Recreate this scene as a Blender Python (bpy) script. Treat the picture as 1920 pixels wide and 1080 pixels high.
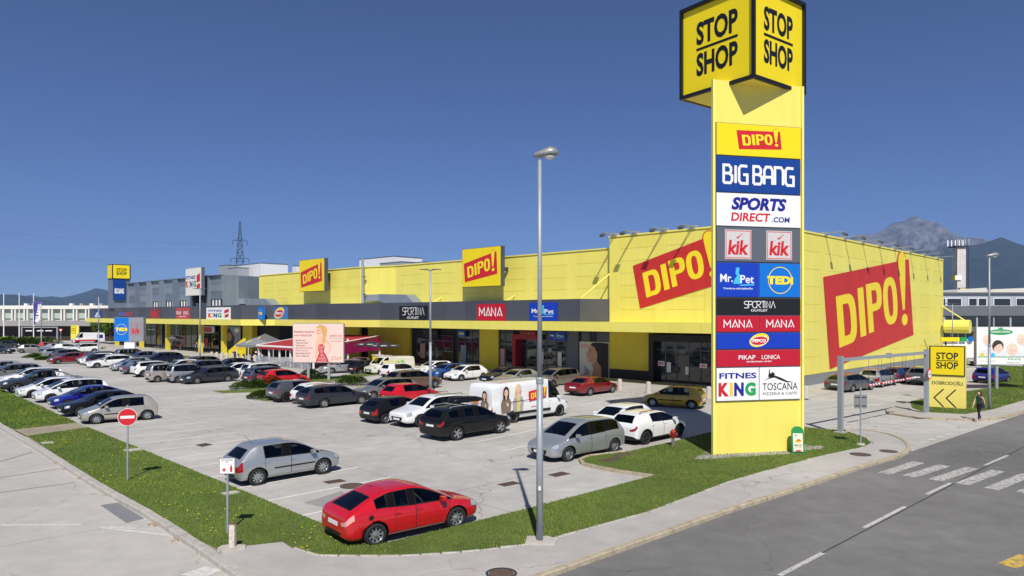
import bpy, bmesh, math, random
import numpy as np
from mathutils import Vector, Matrix, noise
from mathutils.bvhtree import BVHTree

random.seed(7); rng = np.random.default_rng(7)
for _o in list(bpy.data.objects): bpy.data.objects.remove(_o)
S = bpy.context.scene
COL = S.collection
R = math.radians

# ------------------------------------------------------------ camera, sky, sun, exposure
FPX, HOR, CAMH = 1340.0, 592.0, 5.95          # focal length and horizon in photo pixels, eye height in metres
cam = bpy.data.cameras.new('camera'); camo = bpy.data.objects.new('camera', cam); COL.objects.link(camo)
camo.location = (0, 0, CAMH); camo.rotation_euler = (R(90), 0, 0)
cam.sensor_width = 36; cam.lens = FPX / 1920 * 36; cam.shift_y = (HOR - 540) / 1920
cam.clip_start = 0.5; cam.clip_end = 40000
S.camera = camo
SUN_EL, SUN_AZ = 48.0, 176.6                   # the sun stands behind the camera
W = bpy.data.worlds.new('World'); S.world = W; W.use_nodes = True
wn = W.node_tree.nodes; sky = wn.new('ShaderNodeTexSky'); sky.sky_type = 'NISHITA'; sky.sun_disc = False
sky.sun_elevation = R(SUN_EL); sky.sun_rotation = R(SUN_AZ); sky.altitude = 900; sky.air_density = 0.62; sky.dust_density = 0.45; sky.ozone_density = 10
tint = wn.new('ShaderNodeMix'); tint.data_type = 'RGBA'; tint.blend_type = 'MULTIPLY'; tint.inputs[0].default_value = 1; tint.inputs[7].default_value = (1.0, 0.955, 1.04, 1)
W.node_tree.links.new(sky.outputs[0], tint.inputs[6]); W.node_tree.links.new(tint.outputs[2], wn['Background'].inputs[0]); wn['Background'].inputs[1].default_value = 0.088
sl = bpy.data.lights.new('sun', 'SUN'); sl.energy = 4.75; sl.angle = R(0.53); sl.color = (1, 0.95, 0.87)
so = bpy.data.objects.new('sun', sl); COL.objects.link(so)
_az = R(SUN_AZ); _d = Vector((math.sin(_az) * math.cos(R(SUN_EL)), math.cos(_az) * math.cos(R(SUN_EL)), math.sin(R(SUN_EL))))
so.rotation_euler = (-_d).to_track_quat('-Z', 'Y').to_euler(); so.location = (0, -30, 60)
S.view_settings.view_transform = 'Standard'; S.view_settings.look = 'None'; S.view_settings.gamma = 1
S.view_settings.use_curve_mapping = False; S.view_settings.exposure = 0.0

# ------------------------------------------------------------ helpers
def g(x, y, z=0.0):
    "photo pixel -> point on the level z"
    Y = FPX * (CAMH - z) / (y - HOR); return Vector(((x - 960) / FPX * Y, Y, z))
def gd(x, y, Y):
    "photo pixel -> point at the distance Y"
    return Vector(((x - 960) / FPX * Y, Y, CAMH - (y - HOR) / FPX * Y))
def c(r, gg, b):
    f = lambda v: (v / 255 / 12.92) if v / 255 <= 0.04045 else ((v / 255 + 0.055) / 1.055) ** 2.4
    return (f(r), f(gg), f(b), 1)

MATS = {}
def mat(name, col=None, rough=0.6, metal=0.0, coat=0.0, var=0.0, vscale=3.0, bump=0.0, bscale=40.0, spec=0.5, stain=0.0):
    if name in MATS: return MATS[name]
    m = bpy.data.materials.new(name); m.use_nodes = True; MATS[name] = m
    nt = m.node_tree; b = nt.nodes['Principled BSDF']
    if len(col) == 3: col = (*col, 1)
    b.inputs['Base Color'].default_value = col; b.inputs['Roughness'].default_value = rough
    b.inputs['Metallic'].default_value = metal; b.inputs['Coat Weight'].default_value = coat; b.inputs['Coat Roughness'].default_value = 0.05
    b.inputs['Specular IOR Level'].default_value = spec
    if var or stain:
        tc = nt.nodes.new('ShaderNodeTexCoord'); n = nt.nodes.new('ShaderNodeTexNoise'); n.inputs['Scale'].default_value = vscale; n.inputs['Detail'].default_value = 6
        geo = nt.nodes.new('ShaderNodeNewGeometry'); nt.links.new(geo.outputs['Position'], n.inputs['Vector'])
        mr = nt.nodes.new('ShaderNodeMapRange'); mr.inputs[1].default_value = 0.25; mr.inputs[2].default_value = 0.75
        mr.inputs[3].default_value = 1 - var; mr.inputs[4].default_value = 1 + var; nt.links.new(n.outputs[0], mr.inputs[0])
        mx = nt.nodes.new('ShaderNodeMix'); mx.data_type = 'RGBA'; mx.blend_type = 'MULTIPLY'; mx.inputs[0].default_value = 1; mx.inputs[6].default_value = col
        nt.links.new(mr.outputs[0], mx.inputs[7]); out = mx.outputs[2]
        if stain:                                   # rain streaks: noise stretched along z
            mp = nt.nodes.new('ShaderNodeMapping'); mp.inputs['Scale'].default_value = (1.6, 1.6, 0.10); nt.links.new(geo.outputs['Position'], mp.inputs[0])
            n2 = nt.nodes.new('ShaderNodeTexNoise'); n2.inputs['Scale'].default_value = 1.5; n2.inputs['Detail'].default_value = 5; nt.links.new(mp.outputs[0], n2.inputs['Vector'])
            r2 = nt.nodes.new('ShaderNodeMapRange'); r2.inputs[1].default_value = 0.45; r2.inputs[2].default_value = 0.75; r2.inputs[3].default_value = 1; r2.inputs[4].default_value = 1 - stain
            nt.links.new(n2.outputs[0], r2.inputs[0])
            m2 = nt.nodes.new('ShaderNodeMix'); m2.data_type = 'RGBA'; m2.blend_type = 'MULTIPLY'; m2.inputs[0].default_value = 1
            nt.links.new(out, m2.inputs[6]); nt.links.new(r2.outputs[0], m2.inputs[7]); out = m2.outputs[2]
        nt.links.new(out, b.inputs['Base Color'])
    if bump:
        n3 = nt.nodes.new('ShaderNodeTexNoise'); n3.inputs['Scale'].default_value = bscale; n3.inputs['Detail'].default_value = 4
        g3 = nt.nodes.new('ShaderNodeNewGeometry'); nt.links.new(g3.outputs['Position'], n3.inputs['Vector'])
        bp = nt.nodes.new('ShaderNodeBump'); bp.inputs['Strength'].default_value = bump; bp.inputs['Distance'].default_value = 0.02
        nt.links.new(n3.outputs[0], bp.inputs['Height']); nt.links.new(bp.outputs[0], b.inputs['Normal'])
    return m

class MB:
    "collects shapes; build() links them as one mesh object"
    def __init__(s): s.v = []; s.f = []; s.m = []; s.mats = []
    def mi(s, m):
        if m not in s.mats: s.mats.append(m)
        return s.mats.index(m)
    def add(s, vs, fs, m):
        o = len(s.v); s.v.extend([tuple(p) for p in vs]); i = s.mi(m)
        for f in fs: s.f.append(tuple(o + k for k in f)); s.m.append(i)
        return s
    def box(s, x0, x1, y0, y1, z0, z1, m):
        return s.add([(x0, y0, z0), (x1, y0, z0), (x1, y1, z0), (x0, y1, z0), (x0, y0, z1), (x1, y0, z1), (x1, y1, z1), (x0, y1, z1)],
                     [(0, 3, 2, 1), (4, 5, 6, 7), (0, 1, 5, 4), (1, 2, 6, 5), (2, 3, 7, 6), (3, 0, 4, 7)], m)
    def prism(s, pts, z0, z1, m, mtop=None):
        n = len(pts); a = sum(pts[i][0] * pts[(i + 1) % n][1] - pts[(i + 1) % n][0] * pts[i][1] for i in range(n))
        if a < 0: pts = pts[::-1]
        vs = [(p[0], p[1], z0) for p in pts] + [(p[0], p[1], z1) for p in pts]
        s.add(vs, [tuple(range(n))[::-1]] + [(i, (i + 1) % n, n + (i + 1) % n, n + i) for i in range(n)], m)
        o = len(s.v) - 2 * n; s.f.append(tuple(o + n + i for i in range(n))); s.m.append(s.mi(mtop or m)); return s
    def tube(s, p0, p1, r0, r1, m, n=10):
        p0, p1 = Vector(p0), Vector(p1); d = (p1 - p0)
        if d.length < 1e-6: return s
        q = d.to_track_quat('Z', 'Y').to_matrix(); vs = []
        for p, r in ((p0, r0), (p1, r1)):
            for k in range(n):
                a = 2 * math.pi * k / n; vs.append(p + q @ Vector((r * math.cos(a), r * math.sin(a), 0)))
        return s.add(vs, [(k, (k + 1) % n, n + (k + 1) % n, n + k) for k in range(n)] + [tuple(range(n))[::-1], tuple(range(n, 2 * n))], m)
    def path(s, pts, r, m, n=8):
        for a, b in zip(pts, pts[1:]): s.tube(a, b, r, r, m, n)
        return s
    def lathe(s, prof, m, ctr=(0, 0, 0), n=16, axis='z'):
        vs = []; k = len(prof)
        for i in range(n):
            a = 2 * math.pi * i / n
            for r, z in prof:
                q = (r * math.cos(a), r * math.sin(a), z) if axis == 'z' else (r * math.cos(a), z, r * math.sin(a))
                vs.append((ctr[0] + q[0], ctr[1] + q[1], ctr[2] + q[2]))
        fs = []
        for i in range(n):
            j = (i + 1) % n
            for t in range(k - 1):
                f = (i * k + t, j * k + t, j * k + t + 1, i * k + t + 1); fs.append(f if axis == 'z' else f[::-1])
        return s.add(vs, fs, m)
    def flat(s, pts, y, m):
        "a printed shape on a sign face that looks towards -y: points (x, z)"
        n = len(pts); a = sum(pts[i][0] * pts[(i + 1) % n][1] - pts[(i + 1) % n][0] * pts[i][1] for i in range(n))
        if a < 0: pts = pts[::-1]
        return s.add([(p[0], y, p[1]) for p in pts], [tuple(range(n))], m)
    def ell(s, cx, cz, rx, rz, y, m, n=20, rot=0):
        ca, sa = math.cos(rot), math.sin(rot)
        return s.flat([(cx + rx * math.cos(t) * ca - rz * math.sin(t) * sa, cz + rx * math.cos(t) * sa + rz * math.sin(t) * ca) for t in [2 * math.pi * k / n for k in range(n)]], y, m)
    def ring(s, outer, inner, y, m, closed=True):
        "strip between two outlines of equal point count"
        n = len(outer); vs = [(p[0], y, p[1]) for p in outer] + [(p[0], y, p[1]) for p in inner]
        fs = [(i, (i + 1) % n, n + (i + 1) % n, n + i) for i in range(n if closed else n - 1)]
        return s.add(vs, fs, m)
    def mesh(s, name, smooth=False):
        me = bpy.data.meshes.new(name); me.from_pydata(s.v, [], s.f)
        for m in s.mats: me.materials.append(m)
        me.polygons.foreach_set('material_index', s.m)
        if smooth: me.polygons.foreach_set('use_smooth', [True] * len(me.polygons))
        me.update(); return me
    def build(s, name, parent=None, smooth=False):
        return link(name, s.mesh(name, smooth), parent)

def link(name, me, parent=None, loc=None, rz=None):
    o = bpy.data.objects.new(name, me); COL.objects.link(o)
    if parent is not None: o.parent = parent
    if loc is not None: o.location = loc
    if rz is not None: o.rotation_euler = (0, 0, rz)
    return o
def tag(o, label, cat, group=None):
    o['label'] = label; o['category'] = cat
    if group: o['group'] = group
    return o
def thing(name, label, cat, loc=(0, 0, 0), rz=0.0, group=None):
    o = link(name, None, None, loc, rz); o.empty_display_size = 0.3
    return tag(o, label, cat, group)
def struct(o, kind='structure'): o['kind'] = kind; return o

def text(s, w, h, cx, cz, y, m, parent=None, bold=0.0, shear=0.0, name='lettering', mapf=None, ret=False):
    "lettering fitted into a w x h box centred on (cx, cz) of a face that looks towards -y"
    cu = bpy.data.curves.new('t', 'FONT'); cu.body = s; cu.offset = bold; cu.shear = shear; cu.size = 1; cu.resolution_u = 3; cu.space_line = 0.85
    cu.align_x = 'CENTER'
    o = bpy.data.objects.new('t', cu); me = bpy.data.meshes.new_from_object(o)
    bpy.data.objects.remove(o); bpy.data.curves.remove(cu)
    n = len(me.vertices); co = np.zeros(n * 3); me.vertices.foreach_get('co', co); co = co.reshape(-1, 3)
    lo, hi = co.min(0), co.max(0); x = (co[:, 0] - (lo[0] + hi[0]) / 2) / (hi[0] - lo[0]) * w + cx; z = (co[:, 1] - (lo[1] + hi[1]) / 2) / (hi[1] - lo[1]) * h + cz
    if mapf: P = np.array([mapf(a, b) for a, b in zip(x, z)]); x, z = P[:, 0], P[:, 1]
    new = np.stack([x, np.full(n, y), z], 1)
    me.vertices.foreach_set('co', new.ravel()); me.materials.clear(); me.materials.append(m)
    me.polygons.foreach_set('material_index', [0] * len(me.polygons)); me.update(); me.name = name
    return link(name, me, parent)

def strokes(mb, lines, t, x0, z0, sx, sz, y, m):
    "letters from pen strokes: each line is a list of points, drawn as a mitred ribbon of width t"
    for q, ln in enumerate(lines):
        P = [Vector((x0 + a * sx, z0 + b * sz)) for a, b in ln]; closed = (P[0] - P[-1]).length < 1e-6 and len(P) > 3
        if closed: P = P[:-1]
        n = len(P); L = []; Q = []
        for i in range(n):
            a = P[i - 1] if (i > 0 or closed) else None; b = P[(i + 1) % n] if (i < n - 1 or closed) else None
            d1 = (P[i] - a).normalized() if a is not None else None; d2 = (b - P[i]).normalized() if b is not None else None
            if d1 is None: d1 = d2
            if d2 is None: d2 = d1
            nn = Vector((-(d1 + d2).y, (d1 + d2).x))
            if nn.length < 1e-4: nn = Vector((-d1.y, d1.x))
            nn.normalize(); k = max(0.5, nn.dot(Vector((-d1.y, d1.x)))); L.append(P[i] + nn * (t / 2 / k)); Q.append(P[i] - nn * (t / 2 / k))
        mb.ring([tuple(p) for p in L], [tuple(p) for p in Q], y - 0.0008 * q, m, closed)

# pen-stroke letters on a 1 x 1 cell
def arc(cx, cz, rx, rz, a0, a1, n=8): return [(cx + rx * math.cos(R(a0 + (a1 - a0) * k / n)), cz + rz * math.sin(R(a0 + (a1 - a0) * k / n))) for k in range(n + 1)]
PEN = {
 'B': [[(0, 0), (0, 1), (.55, 1), (.75, .85), (.75, .65), (.55, .54), (.1, .54)], [(.55, .54), (.85, .42), (.85, .14), (.68, 0), (0, 0)]],
 'I': [[(0.1, 0), (0.1, 1)]],
 'G': [[(.85, .98), (.2, 1), (0, .85), (0, .15), (.2, 0), (.85, 0), (.85, .5), (.42, .5)]],
 'A': [[(0, 0), (0, .8), (.18, 1), (.68, 1), (.85, .8), (.85, 0)], [(0, .42), (.85, .42)]],
 'N': [[(0, 0), (0, 1), (.65, 1), (.85, .82), (.85, 0)]],
 'M': [[(0, 0), (0, 1), (.5, .35), (1, 1), (1, 0)]],
 'a': [[(0, 0), (.45, 1), (.9, 0)]],
 'n': [[(0, 0), (0, 1), (.8, 0), (.8, 1)]],
}
def pen_word(mb, word, w, h, cx, cz, y, t, m, adv):
    tot = sum(adv.get(ch, 1.1) for ch in word) - 0.25; sx = w / tot; x = cx - w / 2
    for ch in word:
        if ch in PEN: strokes(mb, PEN[ch], t, x, cz - h / 2, sx, h, y, m)
        x += adv.get(ch, 1.1) * sx

def bil(q):
    "unit square -> quad q (four (x, z) corners: lower left, lower right, upper right, upper left)"
    return lambda a, b: tuple(q[0][k] * (1 - a) * (1 - b) + q[1][k] * a * (1 - b) + q[2][k] * a * b + q[3][k] * (1 - a) * b for k in (0, 1))
def dipo(mb, q, y, mred, myel, rim=None):
    "red leaning board with fat narrow letters and an exclamation mark that sticks out of its top"
    F = bil(q); mb.flat([F(0, 0), F(1, 0), F(1, 1), F(0, 1)], y, mred); y2 = y - 0.012
    b, t = 0.22, 0.80; hh = t - b
    def ringl(x0, x1, z0, z1, wd, wz, e=3.0, right=False, n=28):
        o = []; i = []
        for k in range(n):
            a = 2 * math.pi * k / n; ca, sa = math.cos(a), math.sin(a)
            ex = 2 / e; px = math.copysign(abs(ca) ** ex, ca); pz = math.copysign(abs(sa) ** ex, sa)
            if right and ca < 0: px = -1.0; pz = max(-1, min(1, sa * 1.6))
            o.append(F((x0 + x1) / 2 + px * (x1 - x0) / 2, (z0 + z1) / 2 + pz * (z1 - z0) / 2))
            i.append(F((x0 + x1) / 2 + px * ((x1 - x0) / 2 - wd), (z0 + z1) / 2 + pz * ((z1 - z0) / 2 - wz)))
        mb.ring(o, i, y2, myel)
    ringl(.10, .295, b - .03, t - .04, .062, .105, right=True)
    mb.flat([F(.325, b), F(.39, b), F(.39, t - .01), F(.325, t - .01)], y2, myel)
    ringl(.42, .60, b + .25, t + .01, .06, .09, right=True)
    mb.flat([F(.42, b + .01), F(.48, b + .01), F(.48, b + .255), F(.42, b + .255)], y2, myel)
    ringl(.615, .80, b + .02, t + .03, .06, .10, e=2.6)
    pts = [F(.865, .37), F(.895, .37), F(.93, .75), F(.945, 1.0)] + [F(.90 + .05 * math.cos(R(k)), 1.02 + .09 * math.sin(R(k))) for k in range(0, 181, 30)] + [F(.845, .98), F(.85, .75)]
    if rim:
        c0 = F(.895, .75); mb.flat([(c0[0] + (p[0] - c0[0]) * 1.14, c0[1] + (p[1] - c0[1]) * 1.05) for p in pts], y2 + .005, rim)
    mb.flat(pts, y2, myel)
    e = [F(.885 + .042 * math.cos(2 * math.pi * k / 16), .24 + .075 * math.sin(2 * math.pi * k / 16)) for k in range(16)]; mb.flat(e, y2, myel)

# ------------------------------------------------------------ shared materials
YEL = mat('yellow_cladding', c(236, 221, 84), 0.5, var=0.05, vscale=0.6, stain=0.10)
YELP = mat('pale_yellow_panel', c(247, 228, 118), 0.45, var=0.03, vscale=0.8, stain=0.05)
YELS = mat('sign_yellow', c(243, 218, 18), 0.4)
LETY = mat('letter_yellow', c(250, 224, 40), 0.4)
BLK = mat('sign_black', c(22, 22, 24), 0.45)
RED = mat('sign_red', c(206, 32, 44), 0.45, var=0.04, vscale=0.5)
REDW = mat('wall_red', c(200, 46, 42), 0.55, var=0.08, vscale=0.4, stain=0.10)
CRIM = mat('sign_crimson', c(190, 16, 44), 0.45)
WHT = mat('sign_white', c(240, 240, 238), 0.45)
NAVY = mat('sign_navy', c(10, 62, 140), 0.45)
ROYAL = mat('sign_royal_blue', c(8, 58, 182), 0.45)
SKYB = mat('sign_sky_blue', c(0, 112, 206), 0.45)
LBLUE = mat('sign_light_blue', c(70, 190, 235), 0.45)
INDIGO = mat('letter_indigo', c(28, 34, 140), 0.45)
GREEN = mat('letter_green', c(30, 160, 90), 0.45)
GOLD = mat('letter_gold', c(236, 200, 70), 0.45)
ANTH = mat('anthracite_metal', c(74, 78, 88), 0.5, var=0.06, vscale=0.8)
GREYS = mat('sign_grey', c(92, 98, 108), 0.5)
STEEL = mat('galvanised_steel', c(160, 167, 172), 0.5, metal=0.25, var=0.08, vscale=4)
DARKM = mat('dark_metal', c(52, 55, 60), 0.5)
GLASS = mat('window_glass', (0.015, 0.02, 0.024), 0.04, spec=0.8)
RUBBER = mat('black_rubber', (0.012, 0.012, 0.013), 0.7)
CONC = mat('cast_concrete', c(186, 180, 170), 0.85, var=0.15, vscale=3, bump=0.3)
BLACKSHADE = mat('black_panel', c(28, 28, 30), 0.6)
# ------------------------------------------------------------ ground materials
def ground_mat(name, col, joints=0.0, crack=0.0, var=0.14, rough=0.85, ang=0.0, jw=0.02, patch=0.0):
    m = bpy.data.materials.new(name); m.use_nodes = True; MATS[name] = m; nt = m.node_tree; N = nt.nodes; L = nt.links; b = N['Principled BSDF']; b.inputs['Roughness'].default_value = rough
    geo = N.new('ShaderNodeNewGeometry')
    def noi(sc, det=6, rough=0.6):
        n = N.new('ShaderNodeTexNoise'); n.inputs['Scale'].default_value = sc; n.inputs['Detail'].default_value = det; n.inputs['Roughness'].default_value = rough; L.new(geo.outputs['Position'], n.inputs['Vector']); return n.outputs[0]
    def mr(src, a, bb, lo, hi):
        r = N.new('ShaderNodeMapRange'); r.inputs[1].default_value = a; r.inputs[2].default_value = bb; r.inputs[3].default_value = lo; r.inputs[4].default_value = hi; L.new(src, r.inputs[0]); return r.outputs[0]
    def mul(a, bb):
        x = N.new('ShaderNodeMath'); x.operation = 'MULTIPLY'; L.new(a, x.inputs[0]); L.new(bb, x.inputs[1]); return x.outputs[0]
    f = mul(mr(noi(0.12), 0.3, 0.7, 1 - var, 1 + var), mr(noi(1.3), 0.3, 0.7, 1 - var * .6, 1 + var * .6)); f = mul(f, mr(noi(45, 3), 0.25, 0.75, 1 - var * .8, 1 + var * .8))
    if crack:
        v = N.new('ShaderNodeTexVoronoi'); v.feature = 'DISTANCE_TO_EDGE'; v.inputs['Scale'].default_value = 0.10
        mp = N.new('ShaderNodeVectorMath'); mp.operation = 'ADD'; nz = N.new('ShaderNodeTexNoise'); nz.inputs['Scale'].default_value = 0.55; nz.inputs['Detail'].default_value = 8; L.new(geo.outputs['Position'], nz.inputs['Vector'])
        sc = N.new('ShaderNodeVectorMath'); sc.operation = 'SCALE'; sc.inputs[3].default_value = 2.2; L.new(nz.outputs['Color'], sc.inputs[0]); L.new(geo.outputs['Position'], mp.inputs[0]); L.new(sc.outputs[0], mp.inputs[1]); L.new(mp.outputs[0], v.inputs['Vector'])
        cr = mr(v.outputs['Distance'], 0.0006, 0.0018, 1 - crack, 1.0); ms = mr(noi(0.16), 0.44, 0.56, 1.0, 0.0)
        mx = N.new('ShaderNodeMath'); mx.operation = 'MAXIMUM'; L.new(cr, mx.inputs[0]); L.new(ms, mx.inputs[1]); f = mul(f, mx.outputs[0])
    if joints:
        mp = N.new('ShaderNodeMapping'); mp.inputs['Rotation'].default_value = (0, 0, ang); L.new(geo.outputs['Position'], mp.inputs[0])
        sp = N.new('ShaderNodeSeparateXYZ'); L.new(mp.outputs[0], sp.inputs[0])
        for ax, per in ((0, joints), (1, joints * 1.25)):
            md = N.new('ShaderNodeMath'); md.operation = 'PINGPONG'; md.inputs[1].default_value = per / 2; L.new(sp.outputs[ax], md.inputs[0]); f = mul(f, mr(md.outputs[0], jw * .5, jw, 0.45, 1.0))
    mx = N.new('ShaderNodeMix'); mx.data_type = 'RGBA'; mx.blend_type = 'MULTIPLY'; mx.inputs[0].default_value = 1; mx.inputs[6].default_value = col; L.new(f, mx.inputs[7]); L.new(mx.outputs[2], b.inputs['Base Color'])
    bp = N.new('ShaderNodeBump'); bp.inputs['Strength'].default_value = 0.25; bp.inputs['Distance'].default_value = 0.01; L.new(noi(60, 3), bp.inputs['Height']); L.new(bp.outputs[0], b.inputs['Normal'])
    return m
LOTM = ground_mat('lot_concrete', c(180, 177, 171), joints=7.5, crack=0.7, var=0.17, ang=R(-44))
SRVM = ground_mat('service_road_concrete', c(182, 178, 171), joints=9.0, crack=0.28, ang=R(-42))
ASPH = ground_mat('road_asphalt', c(116, 115, 113), crack=0.4, var=0.2)
PAVM = ground_mat('pavement_concrete', c(178, 174, 168), crack=0.4)
SOIL = ground_mat('lawn_soil', c(92, 106, 46), var=0.35)
FIELD = ground_mat('field_green', c(104, 116, 70), var=0.25)
KERB = mat('kerb_granite', c(176, 164, 140), 0.85, var=0.25, vscale=5, bump=0.6, bscale=25)
KERB2 = mat('kerb_concrete', c(180, 175, 166), 0.85, var=0.2, vscale=4, bump=0.5, bscale=25)
PAINT = mat('road_paint', c(206, 204, 198), 0.75, var=0.25, vscale=6)
PAINTW = mat('worn_paint', c(192, 190, 184), 0.75, var=0.30, vscale=5)

PAINTB = mat('bay_paint', c(226, 224, 218), 0.75, var=0.14, vscale=4)
def sheet(name, pts, z, m, parent=None):
    n = len(pts); a = sum(pts[i][0] * pts[(i + 1) % n][1] - pts[(i + 1) % n][0] * pts[i][1] for i in range(n))
    if a < 0: pts = pts[::-1]
    mb = MB(); mb.add([(p[0], p[1], z) for p in pts], [tuple(range(n))], m); return mb.build(name, parent)

struct(sheet('ground', [(-11500, -150), (11500, -150), (11500, 13800), (-11500, 13800)], -0.06, FIELD))
struct(sheet('parking_lot', [(-175, 6), (-60, -60), (110, -60), (110, 135), (30, 160), (-150, 175)], 0.0, LOTM))

w_dir = Vector((-0.68, 0.733, 0)); KA = 41.8                               # left lot edge; direction of the main road
rd = Vector((math.cos(R(KA)), math.sin(R(KA)), 0)); rn = Vector((rd.y, -rd.x, 0)); K0 = g(1378, 959.4)
road = struct(sheet('road', [K0 - rd * 60, K0 + rd * 160, K0 + rd * 160 + rn * 11.5, K0 - rd * 60 + rn * 11.5], 0.006, ASPH))
KP = [g(x, y) for x, y in ((0, 804.4), (71, 847.4), (177.8, 917), (275.6, 973.3), (355.6, 1026.7), (429.6, 1080))]
KP = [KP[0] + w_dir * 60] + KP + [KP[-1] + (KP[-1] - KP[-2]).normalized() * 3.2]
srv = struct(sheet('service_road', [*KP, KP[-1] + Vector((2, -20, 0)), Vector((-110, -50, 0)), Vector((-150, 60, 0))], 0.004, SRVM))

# lawns
def P(l): return [g(x, y) for x, y in l]
LA = P([(50.4, 820.7), (148, 884.4), (237, 937.8), (326, 997), (414.8, 1040), (452.8, 1031.9), (530, 1023), (548, 1035.4), (597, 1051), (752, 1051), (880, 1043), (1000, 1028), (1218.8, 967), (1378, 906),
        (1537.6, 861), (1622.6, 842.5), (1638.6, 835), (1624, 824), (1588, 812), (1504, 803.7), (1333, 813), (1272, 829), (1176, 850.5), (1102, 859.5), (1088.6, 866.4), (1099, 874), (1155, 885), (1226.8, 895.6),
        (1000, 956), (892.6, 982.6), (713, 1026.6), (695, 1030), (611, 989.6), (558, 968.5), (480, 934.8), (166, 804.4)])
e0, e1 = g(0, 797), g(0, 730.8)
LB = [e0 + w_dir * 45, e0, g(26.7, 808.9), g(145, 795.5), e1, e1 + w_dir * 45]
LC = P([(1706, 755.5), (1710, 768), (1732.7, 776), (1809.8, 779.6), (1860, 771), (1920, 753)]); LC = LC + [LC[-1] + rd * 40, LC[-1] + rd * 40 + Vector((-9, 9.5, 0))] + P([(1862.7, 729), (1808.6, 736), (1720.7, 752)])
LZ = 0.09
lawns = []
for pts in (LA, LB, LC):
    lawns.append(struct(sheet('lawn', pts, LZ, SOIL)))
    n = len(pts); mb = MB()                                                 # the lawn's cut edge
    for i in range(n):
        a, b = pts[i], pts[(i + 1) % n]; mb.add([(a.x, a.y, 0), (b.x, b.y, 0), (b.x, b.y, LZ), (a.x, a.y, LZ)], [(0, 1, 2, 3)], KERB2)
    mb.build('lawn_edge', lawns[-1])
path_ = struct(sheet('path', [g(26.7, 808.9), g(50.4, 820.7), g(166, 804.4), g(145, 795.5)], 0.085, ground_mat('path_gravel', c(160, 150, 128), var=0.25)))

# pavement along the main road, both sides of the entrance
PV1 = P([(1041, 1080)]) ; ke = [g(1041, 1080) - rd * 3.0, g(1041, 1080), K0, g(1484.5, 924.9), g(1617, 879.7), g(1686, 859.5), g(1710, 847.8), g(1706, 836), g(1692, 825), g(1663, 815.7), g(1624, 808.5), g(1578.7, 806)]
PVA = ke + P([(1588, 812), (1624, 824), (1638.6, 835), (1622.6, 842.5), (1537.6, 861), (1378, 906), (1218.8, 967), (1000, 1028), (880, 1043), (752, 1051), (597, 1051), (548, 1035.4), (530, 1023), (452.8, 1031.9), (414.8, 1040)]) + [KP[-2], KP[-1]]
pav = struct(sheet('pavement', PVA, 0.10, PAVM))
keB = P([(1660.5, 771), (1664, 777), (1720.7, 785.6), (1790, 789), (1835, 790.4), (1884, 785.6), (1920, 774.8)]); keB.append(keB[-1] + rd * 45)
PVB = keB + [LC[6]] + LC[0:6][::-1]
pavb = struct(sheet('pavement', PVB, 0.10, PAVM))
def kerb_run(pts, L, wd, hgt, m, parent, side=1, name='kerb_stone'):
    "a row of kerb stones laid end to end along a line"
    meshes = []
    for k in range(4):
        mb = MB(); e = 0.012 + 0.006 * k; q = 0.02
        mb.prism([(e, 0), (L - e * .6, 0), (L - e * .6, wd), (e, wd)], -0.03, hgt - 0.02, m)
        mb.add([(e, 0, hgt - .02), (L - e * .6, 0, hgt - .02), (L - e * .6, wd, hgt - .02), (e, wd, hgt - .02), (e, q, hgt + .004 * k), (L - e * .6, q, hgt), (L - e * .6, wd, hgt), (e, wd, hgt + .003 * k)],
               [(4, 5, 6, 7), (0, 1, 5, 4), (1, 2, 6, 5), (2, 3, 7, 6), (3, 0, 4, 7)], m); meshes.append(mb.mesh(name))
    D = [0]
    for a, b in zip(pts, pts[1:]): D.append(D[-1] + (Vector(b) - Vector(a)).length)
    def at(t):
        t = max(0, min(D[-1], t))
        for i in range(len(D) - 1):
            if t <= D[i + 1] + 1e-9: return Vector(pts[i]).lerp(Vector(pts[i + 1]), (t - D[i]) / max(1e-9, D[i + 1] - D[i]))
    t = 0; n = 0
    while t < D[-1] - 0.05 and n < 290:
        a, b = at(t), at(min(D[-1], t + L)); d = b - a; ang = math.atan2(d.y, d.x)
        o = link(name, meshes[random.randrange(4)], parent, (a.x, a.y, random.uniform(-.006, .006)), ang + random.uniform(-.006, .006)); sc = d.length / L
        o.scale = (sc, side, 1); t += L; n += 1
kerb_run(ke, 0.85, 0.17, 0.125, KERB, pav)
kerb_run(keB, 0.85, 0.17, 0.125, KERB, pavb)
kerb_run([KP[0] + Vector((0, 0, 0))] + KP[1:], 1.0, 0.24, 0.14, KERB2, srv)
kerb_run(P([(1226.8, 895.6), (1155, 885), (1099, 874), (1088.6, 866.4), (1102, 859.5), (1176, 850.5)]), 0.8, 0.14, 0.12, KERB, lawns[0])
# pale edging setts between lawn and pavement
kerb_run(P([(548, 1035.4), (597, 1051), (752, 1051), (880, 1043), (1000, 1028), (1218.8, 967), (1378, 906), (1537.6, 861), (1622.6, 842.5), (1638.6, 835), (1624, 824), (1588, 812)]), 0.5, 0.08, 0.115, KERB2, pav, name='edging_stone')

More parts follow.
